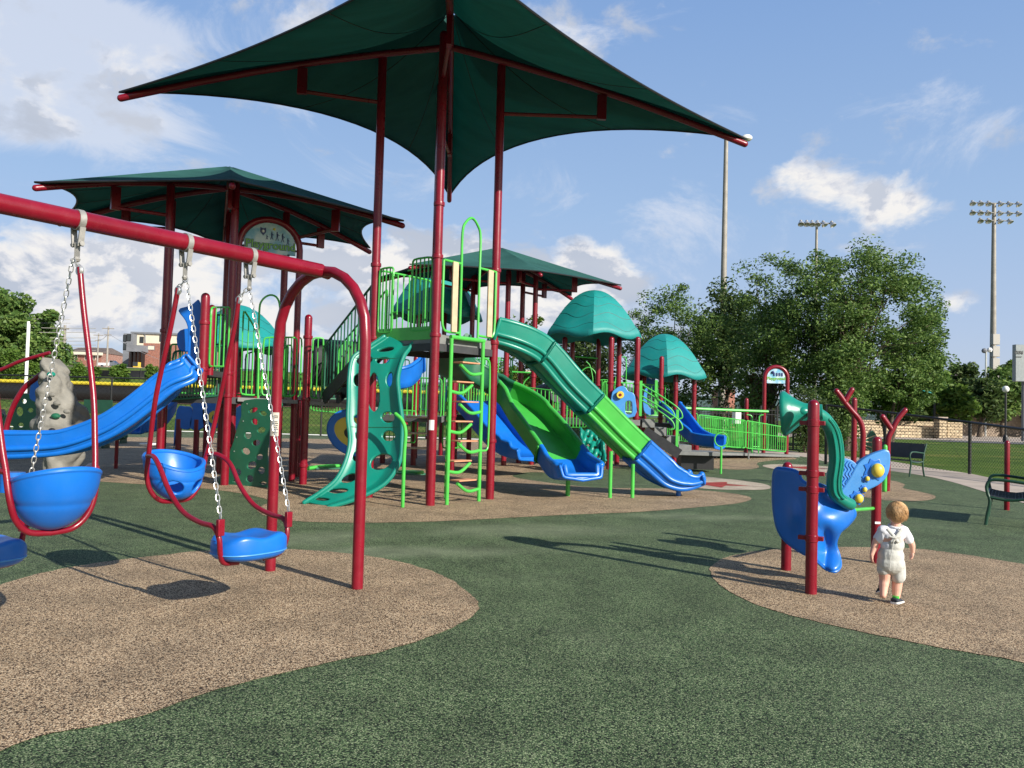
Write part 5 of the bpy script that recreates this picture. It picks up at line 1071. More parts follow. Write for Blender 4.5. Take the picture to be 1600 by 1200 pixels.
gA, gC = G(1540, 820), G(1545, 803)
MT['benchslate'] = pmat('dark_coated_mesh', (0.045, 0.055, 0.075), .4); MT['benchgreen'] = pmat('bottle_green_coat', (.01, .05, .03), .4)
# near bench: seat faces left, runs away from the viewer
bx = (gC - gA).normalized(); ang = math.atan2(bx.y, bx.x); front = Vector((-math.sin(ang), math.cos(ang), 0))
o_ = Vector((gA.x, gA.y, 0)) - front * .52 
bench('dark green metal bench cut by the right edge with slatted seat', o_, ang, 'benchgreen', 'benchslate', 1.25)
g2 = G(1443, 745); front = Vector((-.80, -.35, 0)).normalized(); ang = math.atan2(-front.x, front.y); o2 = Vector((g2.x, g2.y, 0)) 
bt, bq = bench('dark green metal bench on the concrete path by the chain link fence', o2, ang, 'benchgreen', 'benchslate', 1.5)
# ================================================================= toy: chain link fences
def chainlink(parent, a, b, h0, h1, pitch=.07, r=.0042, nm='mesh'):
    a, b = Vector((a.x, a.y, 0)), Vector((b.x, b.y, 0)); d = b - a; L_ = d.length; u = d / L_; mb = MB(); H_ = max(h0, h1); n = u.cross(ZU); y = .05
    x = -H_
    def hh(s): return h0 + (h1 - h0) * s / L_
    while x < L_:
        for sgn_ in (1, -1):
            x0, x1 = (x, x + H_) if sgn_ > 0 else (x + H_, x); z0, z1 = y, y + H_
            pts = []
            for t in (0, 1): pts.append((x0 + (x1 - x0) * t, z0 + (z1 - z0) * t))
            (xa, za), (xb, zb) = pts
            ts = [0.0, 1.0]
            if xa != xb:
                for lim in (0, L_):
                    t = (lim - xa) / (xb - xa)
                    if 0 < t < 1:
                        if (xa < lim) == (lim == 0): ts[0] = max(ts[0], t)
                        else: ts[1] = min(ts[1], t)
            xm = xa + (xb - xa) * ts[1]; top = hh(min(max(xm, 0), L_)); tz = (top - za) / (zb - za)
            if tz < ts[1]: ts[1] = tz
            if (xa < 0 and xb <= 0) or (xa > L_ and xb >= L_) or ts[1] <= ts[0]: continue
            A = a + u * (xa + (xb - xa) * ts[0]) + ZU * (za + (zb - za) * ts[0]); B = a + u * (xa + (xb - xa) * ts[1]) + ZU * (za + (zb - za) * ts[1])
            if (B - A).length > .02: mb.v += [tuple(A - ZU * r), tuple(B - ZU * r), tuple(B + ZU * r), tuple(A + ZU * r), tuple(A - n * r), tuple(B - n * r), tuple(B + n * r), tuple(A + n * r)]; k = len(mb.v) - 8; mb.f += [(k, k + 1, k + 2, k + 3), (k + 4, k + 5, k + 6, k + 7)]
        x += pitch * 1.414
    return obj(nm, mb, 'black', parent, smooth=False)
cf = thing('chain_link_fence', 'low black chain link fence between the path and the lawn on the right', 'fence', (12, 22, 0))
fp_ = [(1290, 725, 633), (1382, 731, 644), (1515, 741, 660), (1640, 756, 676), (1790, 775, 694)]
fpts = []
for x, yb, yt in fp_: b = G(x, yb); fpts.append((b, ZT(b, yt)))
for b, z in fpts: obj('post', MB().tube([Vector((b.x, b.y, 0)), Vector((b.x, b.y, z + .02))], .045, 10), 'black', cf)
for (a, za), (b, zb) in zip(fpts[:-1], fpts[1:]): obj('top_rail', MB().tube([Vector((a.x, a.y, za)), Vector((b.x, b.y, zb))], .035, 8), 'black', cf); chainlink(cf, a, b, za, zb)
# ================================================================= rock climber and frames at the far left
rk = thing('climbing_rock', 'tall sand grey moulded climbing rock rising behind the blue slide', 'climbing rock', (P(98, 690, 15.2).x, 15.2, 0))
RY = 15.2
lft = {560: (77, 84), 570: (74, 92), 580: (72, 99), 590: (71, 104), 605: (70, 107), 620: (69, 112), 635: (68, 121), 650: (67, 127), 665: (66, 132), 680: (66, 133), 700: (70, 124), 738: (78, 112)}
kz = sorted(lft); rows_ = []
for i in range(len(kz) * 7 - 6):
    f = i / 7; k0 = int(f); fr_ = f - k0; k1 = min(k0 + 1, len(kz) - 1); y = kz[k0] + (kz[k1] - kz[k0]) * fr_; xl = lft[kz[k0]][0] + (lft[kz[k1]][0] - lft[kz[k0]][0]) * fr_; xr = lft[kz[k0]][1] + (lft[kz[k1]][1] - lft[kz[k0]][1]) * fr_
    a, b = P(xl, y, RY), P(xr, y, RY); c = (a + b) / 2; rx = (b - a).length / 2 * 1.16; ry = .25 + rx * .6; row = []
    for k in range(96):
        t = 2 * math.pi * k / 96; p = Vector((c.x + math.cos(t) * rx, c.y + math.sin(t) * ry, c.z)); nn_ = (abs(noise.noise(p * 2.6)) * .22 - .06) + noise.fractal(p * 6, 1.0, 2.1, 4) * .035
        p += Vector((math.cos(t), math.sin(t), 0)) * nn_ * (.3 + .7 * min(1, (y - 558) / 40)); row.append(p)
    row.append(row[0].copy()); rows_.append(row)
obj('rock_body', MB().grid(rows_), 'rock', rk, ang=80, doubles=.001)
for x, y, m_, r in ((80, 585, 'teal', .075), (81, 617, 'rock', .06), (89, 630, 'rock', .07), (87, 650, 'dgreen', .08), (121, 668, 'wood', .07), (81, 672, 'black', .06), (104, 643, 'rock', .06)):
    q = P(x, y, RY - .50); obj('hand_hold', MB().ball(q, r, 10, (1.1, .7, .7)), m_, rk)
lfr = thing('bow_climber', 'burgundy bowed climbing frame with holed green plate at the far left', 'climbing frame', (P(60, 690, 15).x, 15, 0))
for pts, r in (([(-30, 590), (12, 573), (30, 565), (60, 556), (78, 551)], .035), ([(-10, 740), (5, 690), (12, 660), (22, 632), (38, 606), (55, 592), (67, 583)], .05), ([(68, 573), (67, 600), (65, 640), (63, 690), (61, 715)], .05), ([(67, 556), (67, 574)], .02)):
    obj('bowed_rail', MB().tube(cr([P(x, y, 15.4) for x, y in pts], 5), r, 12), 'red', lfr)
YF = 19.5
ol = [(38, 615), (48, 618), (58, 625), (66, 632), (65, 692), (30, 700), (0, 705), (0, 660), (12, 648), (26, 628)]
plate('holed_plate', [P(x, y, YF) for x, y in ol], [[P(x + rx * math.cos(a), y + ry * math.sin(a), YF) for a in [i * .785 for i in range(8)]] for x, y, rx, ry in ((38, 627, 4.5, 4), (48, 641, 5, 4), (31, 643, 6, 8), (33, 664, 5, 4), (16, 668, 6, 5), (50, 668, 4, 3), (14, 690, 6, 4))], .03, 'dgreen', lfr, k=3)
plate('wavy_panel', [P(x, y, 18) for x, y in ((48, 622), (50, 602), (58, 594), (70, 592), (70, 625), (60, 628))], [], .05, 'blue', lfr, k=3)
rk2 = thing('climbing_rock', 'grey rock climber cut by the left edge with one green hand hold', 'climbing rock', (P(-15, 690, 20).x, 20, 0)); q = P(-14, 670, 20.0)
rows_ = []
for i in range(16):
    z = i / 15 * 1.15; r = .42 * math.sqrt(max(0.02, 1 - (z / 1.2) ** 2)) + .05; rows_.append([Vector((q.x + math.cos(t) * r, q.y + math.sin(t) * r, z)) + Vector((math.cos(t), math.sin(t), 0)) * noise.fractal(Vector((math.cos(t), math.sin(t), z)) * 2, 1, 2, 4) * .1 for t in [2 * math.pi * k / 28 for k in range(29)]])
obj('rock_body', MB().grid(rows_), 'rock', rk2, ang=80); obj('hand_hold', MB().ball(P(2, 649, 19.5), .07, 10, (1.1, .8, .9)), 'dgreen', rk2)
# blue spiral mouth and extra posts below the left slide
ebl = thing('tube_slide', 'dark blue curled slide mouth behind the left slide', 'slide', (P(225, 690, 18).x, 18, 0))
pth = cr([P(250, 622, 18.4), P(247, 645, 18.2), P(238, 664, 18.0), P(225, 672, 17.8), P(208, 674, 17.6), P(198, 676, 17.4)], 6); rr_, ll_ = trough(pth, .7, .34)
obj('slide_bed', MB().grid(rr_), 'blue', ebl, solid=.06, ang=50); obj('slide_lip', MB().tube(ll_[0], .05, 8), 'blue', ebl); obj('slide_lip', MB().tube(ll_[1], .05, 8), 'blue', ebl)
for l_, x, y, Y in (('empty dark green bench back beyond the blue slide', 146, 650, 24), ('distant green bench beyond the chain link fence posts', 175, 668, 27)):
    q = P(x, y, Y); t = thing('park_bench', l_, 'bench', (q.x, q.y, 0)); obj('backrest', MB().box(q + Vector((0, .25, .28)), (.85, .05, .42)), 'benchgreen', t); obj('seat', MB().box(Vector((q.x, q.y, .45)), (.9, .42, .05)), 'benchgreen', t)
    for sx in (-.4, .4): obj('leg', MB().box(Vector((q.x + sx, q.y, .22)), (.06, .4, .44)), 'benchgreen', t)
# ================================================================= perimeter fences on the left
pf = thing('perimeter_fence', 'tall black chain link fence behind the play structures on the left', 'fence', (-14, 37, 0))
def fz(x): return 2.55
fx = [-40, -33, -26, -19, -14, -9, -4, 1, 6]
for x in fx: obj('post', MB().tube([(x, 38, 0), (x, 38, 2.5)], .045, 8), 'black', pf)
obj('top_rail', MB().tube([(-40, 38, 2.5), (6, 38, 2.5)], .035, 8), 'black', pf); obj('bottom_rail', MB().tube([(-40, 38, .06), (6, 38, .06)], .02, 6), 'white', pf)
chainlink(pf, Vector((-40, 38, 0)), Vector((6, 38, 0)), 2.5, 2.5, pitch=.16, r=.008)
of = thing('outfield_fence', 'long low black screened outfield fence topped with a yellow cap', 'fence', (-20, 70, 1.3))
def oz(x): return hgt(x, 70)
xs_ = [-90, -75, -62, -50, -40, -32, -24, -16, -8, 0, 4]
rows_ = [[Vector((x, 70, oz(x) + z)) for x in xs_] for z in (0, 1.45)]
obj('windscreen', MB().grid(rows_), 'black', of, solid=.03)
obj('cap', MB().tube([Vector((x, 70, oz(x) + 1.58)) for x in xs_], .16, 10), 'yvinyl', of)
for x in xs_[1:]: obj('post', MB().tube([(x, 69.9, oz(x)), (x, 69.9, oz(x) + 1.7)], .05, 6), 'black', of)
# ================================================================= leaves and trees
def leaves(name, centers, spreads, n, size, mat, parent, seed=0, aspect=2.2, droop=.3, elong=None):
    r = np.random.default_rng(seed); C_ = np.array(centers); S_ = np.array(spreads); k = r.integers(0, len(C_), n)
    if S_.ndim == 1: S_ = np.stack([S_, S_, S_ * .75], 1)
    off = r.normal(0, 1, (n, 3)); ln_ = np.linalg.norm(off, axis=1, keepdims=True); off = off / ln_ * np.minimum(ln_, 1.9) * .62
    c = C_[k] + off * S_[k]
    d = r.normal(0, 1, (n, 3)); d[:, 2] = d[:, 2] * .5 - droop; d /= np.linalg.norm(d, axis=1, keepdims=True)
    e = np.cross(d, r.normal(0, 1, (n, 3))); e /= np.linalg.norm(e, axis=1, keepdims=True)
    L_ = (size * (0.6 + .8 * r.random(n)))[:, None]; W_ = L_ / aspect
    v = np.stack([c - d * L_ * .5, c + e * W_ * .5 , c + d * L_ * .5, c - e * W_ * .5], 1).reshape(-1, 3) - np.array(OFF[parent.name] if parent else (0, 0, 0))
    me = bpy.data.meshes.new(name); me.vertices.add(4 * n); me.vertices.foreach_set('co', v.ravel().astype(np.float32)); me.loops.add(4 * n); me.loops.foreach_set('vertex_index', np.arange(4 * n, dtype=np.int32))
    me.polygons.add(n); me.polygons.foreach_set('loop_start', np.arange(0, 4 * n, 4, dtype=np.int32)); me.polygons.foreach_set('loop_total', np.full(n, 4, dtype=np.int32)); me.update(calc_edges=True)
    me.materials.append(MT[mat]); o = bpy.data.objects.new(name, me); scene.collection.objects.link(o)
    if parent: o.parent = parent
    OFF[o.name] = OFF[parent.name] if parent else Vector((0, 0, 0)); return o
def tree(label, base, ctr, rad, n, size, mat, seed, name='tree', clumps=60, trunk=.22, csize=.26, cat='tree', group=None, aspect=2.2, limbs=12, shell=.55, minz=None, stems=1):
    r = random.Random(seed); t = thing(name, label, cat, base, group); base = Vector(base); cs = []; ss = []
    for i in range(clumps):
        while True:
            p = Vector((r.uniform(-1, 1), r.uniform(-1, 1), r.uniform(-1, 1)))
            if shell < p.length < 1: break
        if i % 4 == 0: p *= r.uniform(.2, .8)
        k = 1 + .16 * noise.noise(p * 2.3 + Vector((seed, 0, 0)))
        q = Vector((ctr[0] + p.x * rad[0] * k, ctr[1] + p.y * rad[1] * k, ctr[2] + p.z * rad[2] * k))
        if minz and q.z < minz: q.z = minz + r.random() * .5
        cs.append(tuple(q)); m_ = (rad[0] + rad[2]) / 2 * csize * r.uniform(.6, 1.35); ss.append(m_)
    leaves('crown', cs, ss, n, size, mat, t, seed, aspect)
    mb = MB(); top = Vector((ctr[0], ctr[1], ctr[2] - rad[2] * .1))
    for s_ in range(stems):
        b0 = base + Vector((r.uniform(-.5, .5) * (stems > 1), 0, 0)); tp = top + Vector((r.uniform(-1, 1) * rad[0] * .35 * (stems > 1), 0, r.uniform(-.2, .5) * rad[2] * .5))
        mb.tube(cr([b0 - ZU * .2, b0.lerp(tp, .3) + Vector((r.uniform(-.2, .2), 0, 0)), b0.lerp(tp, .65) + Vector((r.uniform(-.3, .3), r.uniform(-.3, .3), 0)), tp], 4), [trunk * (1 - .8 * i / 12) for i in range(13)], 10)
        for i in range(limbs):
            f = r.uniform(.25, .95); a = b0.lerp(tp, f); e = Vector(cs[r.randrange(len(cs))]); m_ = a.lerp(e, .5) + Vector((0, 0, rad[2] * .06)); mb.tube(cr([a, m_, e], 4), [trunk * .33 * (1 - .1 * j) * (1 - f * .5) for j in range(9)], 6)
    obj('trunk', mb, 'bark', t); return t
def tpx(x, yb, Y, z=0.0): p = P(x, 640, Y); return (p.x, Y, z)
def crown(x0, x1, y0, y1, Y): a = P((x0 + x1) / 2, (y0 + y1) / 2, Y); return (a.x, Y, a.z), ((x1 - x0) / 2 * Y / FPX, (x1 - x0) / 2 * Y / FPX * .8, (y1 - y0) / 2 * Y / FPX)
c, r_ = crown(1205, 1462, 378, 640, 38); tree('biggest feathery green tree on the right beside the path', tpx(1320, 690, 38), c, r_, 46000, .16, 'leafA', 3, clumps=240, trunk=.22, csize=.14, limbs=26, stems=3)
c, r_ = crown(1120, 1295, 402, 660, 41); tree('medium leafy tree just left of the biggest tree', tpx(1195, 690, 41), c, r_, 22000, .16, 'leafA', 5, clumps=140, trunk=.18, csize=.16, limbs=16, stems=2)
c, r_ = crown(975, 1125, 448, 640, 46); tree('rounded leafy tree behind the dome roofs', tpx(1045, 690, 46), c, r_, 20000, .17, 'leafA', 7, clumps=120, trunk=.2, csize=.17, limbs=14)
c, r_ = crown(1085, 1205, 448, 650, 48); tree('darker tree filling the gap under the tall lamp pole', tpx(1120, 690, 48), c, r_, 12000, .26, 'leafC', 9, clumps=60, trunk=.2, csize=.3, limbs=10)
c, r_ = crown(1380, 1482, 480, 640, 40); tree('low spreading tree right of the biggest tree with drooping sprays', tpx(1400, 690, 40), c, r_, 12000, .17, 'leafA', 12, clumps=70, trunk=.12, csize=.2, limbs=18, stems=2)
c, r_ = crown(770, 870, 495, 650, 50); tree('small loose tree seen between the burgundy posts', tpx(815, 690, 50), c, r_, 6000, .26, 'leafB', 13, clumps=40, trunk=.12, csize=.26)
c, r_ = crown(690, 745, 530, 650, 50); tree('slender loose tree seen through the loop ladder', tpx(716, 690, 50), c, r_, 4000, .24, 'leafB', 14, clumps=30, trunk=.1, csize=.3)
c, r_ = crown(870, 975, 520, 660, 52); tree('dark tree under the larger dome roof', tpx(925, 690, 52), c, r_, 8000, .28, 'leafC', 15, clumps=50, trunk=.15, csize=.3)
c, r_ = crown(1232, 1300, 600, 700, 34); tree('dense dark shrub behind the teal horn', tpx(1262, 690, 34), c, r_, 12000, .11, 'leafC', 21, name='shrub', clumps=50, trunk=.06, csize=.3, cat='shrub', shell=.2, minz=.2)
c, r_ = crown(1265, 1345, 555, 690, 36); tree('mid green shrubby tree at the left end of the stone wall', tpx(1305, 690, 36), c, r_, 12000, .16, 'leafA', 22, name='shrub', clumps=50, trunk=.08, csize=.3, cat='shrub', shell=.2, minz=.3)
c, r_ = crown(1160, 1215, 585, 660, 44); tree('reddish tinged shrub behind the distant sign arch', tpx(1187, 690, 44), c, r_, 5000, .18, 'leafR', 23, name='shrub', clumps=30, trunk=.08, csize=.3, cat='shrub', shell=.2)
c, r_ = crown(1340, 1440, 575, 655, 42); tree('light green low tree over the bleachers', tpx(1385, 690, 42), c, r_, 9000, .2, 'leafB', 24, clumps=40, trunk=.1, csize=.28, shell=.3)
far_ = [(1410, 1500, 572, 665, 80, 'leafB', 'bright green tree beyond the shade sail post'), (1465, 1530, 566, 640, 95, 'leafC', 'tall dark tree on the far right skyline'), (1500, 1560, 590, 660, 85, 'leafC', 'dark evergreen beside the pale column'), (1535, 1600, 575, 660, 90, 'leafA', 'tree standing behind the stadium light pole'), (1560, 1620, 565, 660, 100, 'leafB', 'yellow green tree under the grey scoreboard'), (1600, 1680, 560, 665, 90, 'leafC', 'tree at the right edge below the scoreboard'), (1370, 1440, 590, 665, 75, 'leafC', 'deep green tree behind the low shade sail'), (1470, 1520, 605, 662, 76, 'leafB', 'low bright tree by the white lamp globe')]
for i, (x0, x1, y0, y1, Y, m_, l_) in enumerate(far_): c, r_ = crown(x0, x1, y0, y1, Y); tree(l_, tpx((x0 + x1) / 2, 690, Y), c, r_, 5000, .55, m_, 40 + i, clumps=40, trunk=.3, csize=.32, shell=.3, group='trees along the far right field')
c, r_ = crown(-130, 108, 466, 600, 82); c = (c[0], c[1], c[2]); tree('huge broad oak on the left behind the power lines', tpx(20, 640, 82, 3.0), c, (r_[0], r_[1] * .8, r_[2]), 45000, .5, 'leafA', 60, clumps=130, trunk=.7, csize=.17, aspect=1.6, limbs=20)
c, r_ = crown(60, 120, 525, 600, 140); tree('smaller tree at the right foot of the huge oak', tpx(95, 640, 140, 4), c, r_, 5000, .6, 'leafA', 61, clumps=30, trunk=.3, csize=.3, shell=.3)
for i, (x, w_, y0, l_) in enumerate(((20, 26, 540, 'bushy young evergreen at the left edge of the street'), (52, 16, 562, 'small round evergreen left of the white post'), (125, 18, 565, 'young evergreen beside the parked dark car'), (148, 14, 570, 'small evergreen right of the burgundy rod'), (187, 21, 560, 'conical evergreen in front of the white pickup truck'), (236, 14, 566, 'young evergreen below the brick building'), (75, 12, 575, 'tiny evergreen above the climbing rock'))):
    Y = 76 + i * .6; c, r_ = crown(x - w_ * .55, x + w_ * .55, y0 + 4, 604, Y); zz = hgt(c[0], Y); tree(l_, (c[0], Y, zz), c, r_, 3500, .28, 'leafB', 80 + i, name='evergreen', clumps=26, trunk=.1, csize=.4, shell=.1, cat='evergreen', group='young evergreens along the outfield fence')
# hills
def hill(name, x0, x1, Y, pts, mat):
    rows_ = []
    for dy, f in ((0, 0.0), (30, .75), (90, 1.0), (300, .9)): rows_.append([Vector((P(x, y, Y).x * (1 + dy / Y), Y + dy, (P(x, y, Y).z if f else -1) * (f if f else 1))) for x, y in pts])
    return structure(name, MB().grid(rows_, flip=True), mat)
MT['hillm'] = pmat('wooded_hill', (0.05, 0.085, 0.075), .95, var=.5, scale=.12, bump=1.0, bscale=.3)
hill('wooded_hills', 0, 0, 420, [(-600, 560), (-200, 545), (60, 548), (120, 540), (150, 537), (185, 548), (240, 548), (330, 560), (500, 575), (620, 590), (700, 588), (760, 596), (860, 600), (900, 592), (935, 584), (965, 590), (1000, 600), (1100, 612), (1300, 620), (1440, 630), (1500, 622), (1600, 632), (1900, 630), (2400, 640)], 'hillm')
# ================================================================= buildings, street and poles
def wall_box(name, x0, x1, yt, yb, Y, depth, mat, parent, dz0=0): 
    a, b = P(x0, yb, Y), P(x1, yb, Y); zt = P((x0 + x1) / 2, yt, Y).z; zb = min(a.z, b.z) - dz0
    return obj(name, MB().box(((a.x + b.x) / 2, Y + depth / 2, (zt + zb) / 2), (b.x - a.x, depth, zt - zb)), mat, parent)
def win(parent, x0, x1, y0, y1, Y, mat='glass', frame='black', name='window'):
    a, b = P(x0, y1, Y), P(x1, y0, Y); w_ = obj(name, MB().box(((a.x + b.x) / 2, Y - .04, (a.z + b.z) / 2), (b.x - a.x + .25, .10, b.z - a.z + .25)), frame, parent)
    obj('pane', MB().box(((a.x + b.x) / 2, Y - .07, (a.z + b.z) / 2), (b.x - a.x, .10, b.z - a.z)), mat, w_); return w_
MT['cream'] = pmat('cream_render', (0.62, 0.56, 0.44), .8, var=.06, scale=.6); MT['greywall'] = pmat('grey_cladding', (0.16, 0.17, 0.19), .6, var=.15, scale=.8); MT['roofm'] = pmat('brown_shingles', (0.11, 0.085, 0.075), .9, var=.25, scale=2)
MT['pinkbrick'] = pmat('far_pink_brick', (0.36, 0.15, 0.11), .9, var=.2, scale=2); MT['yel'] = pmat('loader_yellow', (0.6, 0.42, 0.05), .5); MT['truckw'] = pmat('truck_white', (0.72, 0.73, 0.74), .3); MT['carb'] = pmat('car_dark', (0.02, 0.02, 0.025), .25); MT['carblue'] = pmat('car_blue', (0.25, 0.38, 0.6), .3)
br = thing('office_building', 'modern office with cream upper storey above red brick ground floor', 'building', (P(240, 570, 175).x, 182, 9))
wall_box('upper_storey', 205, 300, 520, 552, 186, 24, 'cream', br); wall_box('stair_tower', 191, 206, 521, 572, 184, 20, 'greywall', br); wall_box('ground_floor', 222, 300, 537, 590, 178, 18, 'brick', br, 5); wall_box('canopy_wing', 197, 222, 539, 549, 175, 14, 'greywall', br)
wall_box('colonnade_wall', 200, 222, 549, 588, 180, 10, 'brick', br, 5)
for x in (201, 207, 213, 219): wall_box('pillar', x, x + 1.6, 549, 590, 175, 1.4, 'black', br, 4)
for (x0, x1, y0, y1, Y) in ((219, 224, 527, 535, 186), (193, 197, 524, 533, 184), (199, 204, 523, 532, 184), (193, 197, 537, 546, 184), (203, 206, 552, 572, 180), (209, 212, 552, 572, 180), (214.5, 217.5, 552, 572, 180), (250, 258, 524, 533, 186)): win(br, x0, x1, y0, y1, Y)
win(br, 231.5, 241, 541, 546, 178, 'cream', 'greywall', 'sign_board'); obj('downpipe', MB().tube([P(222, 520, 185.9), P(227, 524, 185.9), P(227, 536, 185.9)], .12, 6), 'greywall', br)
obj('roof_edge', MB().beam(P(204.5, 519.5, 185.8), P(300, 523, 185.8), .4, .4), 'greywall', br)
h1 = thing('brick_house', 'low brick house with brown hipped roof across the street', 'house', (P(125, 560, 220).x, 225, 9.5))
wall_box('wall', 98, 158, 550, 575, 220, 14, 'brick', h1, 4)
def hip(parent, x0, x1, ye, yr, Y, depth):
    a, b = P(x0, ye, Y), P(x1, ye, Y); zr = P((x0 + x1) / 2, yr, Y).z; d = depth; ins = (b.x - a.x) * .10
    v = [(a.x, Y - .5, a.z), (b.x, Y - .5, b.z), (b.x, Y + d, b.z), (a.x, Y + d, a.z), (a.x + ins, Y + d / 2, zr), (b.x - ins, Y + d / 2, zr)]
    obj('roof', MB().add(v, [(0, 1, 5, 4), (1, 2, 5), (2, 3, 4, 5), (3, 0, 4), (0, 3, 2, 1)]), 'roofm', parent, smooth=False)
hip(h1, 96, 160, 551.5, 540, 220, 15)
for x0, x1 in ((104, 107), (117, 121), (133, 137), (146, 149)): win(h1, x0, x1, 554, 562, 220, 'glass', 'cream')
wall_box('fascia', 97, 159, 550, 553.5, 219, .6, 'cream', h1)
h2 = thing('far_house', 'house with grey brown roof partly hidden by the huge oak', 'house', (P(5, 560, 150).x, 154, 7)); wall_box('wall', -50, 24, 537, 575, 150, 12, 'brick', h2, 4); hip(h2, -54, 26, 538, 528, 150, 14)
h3 = thing('far_building', 'long pink brick building glimpsed between the burgundy posts', 'building', (P(800, 620, 120).x, 122, 0)); wall_box('wall', 738, 842, 580, 640, 120, 12, 'pinkbrick', h3, 2); wall_box('parapet', 736, 844, 577, 581, 119.6, 13, 'cream', h3)
for x in (752, 772, 796, 818): win(h3, x, x + 6, 590, 600, 120)
h4 = thing('low_shelter', 'dark low shelter roof in front of the pink brick building', 'shelter', (P(830, 620, 60).x, 61, 0)); a, b = P(800, 612, 60), P(862, 616, 60); obj('roof', MB().add([tuple(a), tuple(b), (b.x - .6, 66, b.z + 1.1), (a.x + .6, 66, a.z + 1.1), (a.x, 60, a.z - .15), (b.x, 60, b.z - .15), (b.x - .6, 66, b.z + .95), (a.x + .6, 66, a.z + .95)], [(0, 1, 2, 3), (7, 6, 5, 4), (0, 4, 5, 1), (1, 5, 6, 2), (2, 6, 7, 3), (3, 7, 4, 0)]), 'greywall', h4, smooth=False)
for x in (804, 858): q = P(x, 615, 60.5); obj('post', MB().tube([(q.x, q.y, 0), (q.x, q.y, q.z)], .06, 6), 'black', h4)
h5 = thing('red_building', 'small red building glimpsed through the dark trees', 'building', (P(1140, 610, 90).x, 91, 0)); wall_box('wall', 1129, 1148, 608, 640, 90, 5, 'pinkbrick', h5, 2); hip(h5, 1127, 1150, 609, 603, 90, 6)
h6 = thing('hilltop_house', 'pale gabled house on the wooded skyline at the right', 'house', (P(1513, 600, 150).x, 152, 0)); wall_box('wall', 1505, 1520, 592, 660, 150, 9, 'cream', h6); hip(h6, 1503, 1522, 593, 583, 150, 9)
for x in (1508, 1514): win(h6, x, x + 3, 595, 600, 150)
# vehicles in the street
def vehicle(name, label, x, yb, Y, L_, col, pickup=False, cat='car'):
    b = P(x, yb, Y); zg = b.z; t = thing(name, label, cat, (b.x, b.y, zg)); H = L_ / 2; prof = [(-H, .35), (-H, .85), (-H * .55, .95), (-H * .38, 1.45), (H * .28, 1.47), (H * .62, .98), (H * .97, .86), (H, .5), (H, .35)] if not pickup else [(-H, .5), (-H, 1.15), (-H * .05, 1.15), (-H * .02, 1.75), (H * .32, 1.78), (H * .52, 1.2), (H * .97, 1.08), (H, .75), (H, .5)]
    n = len(prof); W_ = 1.8
    v = [(b.x + px, b.y + s * W_ / 2 * (.86 if pz > 1.3 else 1), zg + pz) for s in (-1, 1) for px, pz in prof]
    obj('body', MB().add(v, [tuple(range(n)), tuple(range(n, 2 * n))[::-1]] + [(i, n + i, n + (i + 1) % n, (i + 1) % n) for i in range(n)]), col, t, smooth=False, bevel=.05)
    gx = (-H * .33, H * .22) if not pickup else (.02 * H, .30 * H)
    obj('side_window', MB().box((b.x + (gx[0] + gx[1]) / 2, b.y - W_ * .45, zg + (1.22 if not pickup else 1.5)), (gx[1] - gx[0], .1, .36)), 'glass', t)
    for px in (-H * .62, H * .62): obj('wheel', MB().lathe((b.x + px, b.y - W_ / 2 - .02, zg + .34), [(.01, 0), (.2, 0), (.34, .02), (.34, .22), (.01, .22)], 16, (0, 1, 0)), 'black', t)
    return t
vehicle('parked_car', 'dark car parked beside the low brick house', 112, 574, 190, 4.4, 'carb'); vehicle('pickup_truck', 'white pickup truck crossing the street', 173, 575, 190, 5.4, 'truckw', True, 'truck')
ld = thing('loader', 'yellow construction loader at the foot of the brick building', 'loader', tuple(P(213, 585, 165))); q = P(215, 583, 165)
obj('chassis', MB().box(q + Vector((0, 0, .7)), (2.6, 1.6, .4)), 'yel', ld); obj('cab', MB().box(q + Vector((-.2, 0, 1.7)), (1.0, 1.3, 1.1)), 'yel', ld); obj('cab_window', MB().box(q + Vector((-.2, -.74, 1.85)), (1.0, .1, .8)), 'glass', ld); obj('bucket_arm', MB().beam(q + Vector((.6, -.4, 1.2)), q + Vector((2.2, -.4, .5)), .2, .25), 'yel', ld); obj('bucket', MB().box(q + Vector((2.2, 0, .4)), (.7, 1.9, .7)), 'yel', ld)
for px in (-1.1, 1.1): obj('wheel', MB().lathe(q + Vector((px, -1.0, .45)), [(.01, 0), (.45, .02), (.45, .3), (.01, .3)], 14, (0, 1, 0)), 'black', ld)
sf_ = thing('street_fence', 'long low black street fence behind the young evergreens', 'fence', (P(180, 590, 84).x, 84, 3)); a, b = P(100, 592, 84), P(300, 597, 84); obj('windscreen', MB().add([(a.x, 84, a.z - 1.4), (b.x, 84, b.z - 1.4), (b.x, 84, b.z + 1.15), (a.x, 84, a.z + .95)], [(0, 1, 2, 3)]), 'black', sf_, solid=.04)
for k in range(6): q = a.lerp(b, k / 5); obj('post', MB().tube([(q.x, 83.9, q.z - 1.4), (q.x, 83.9, q.z + 1.3)], .04, 6), 'black', sf_)
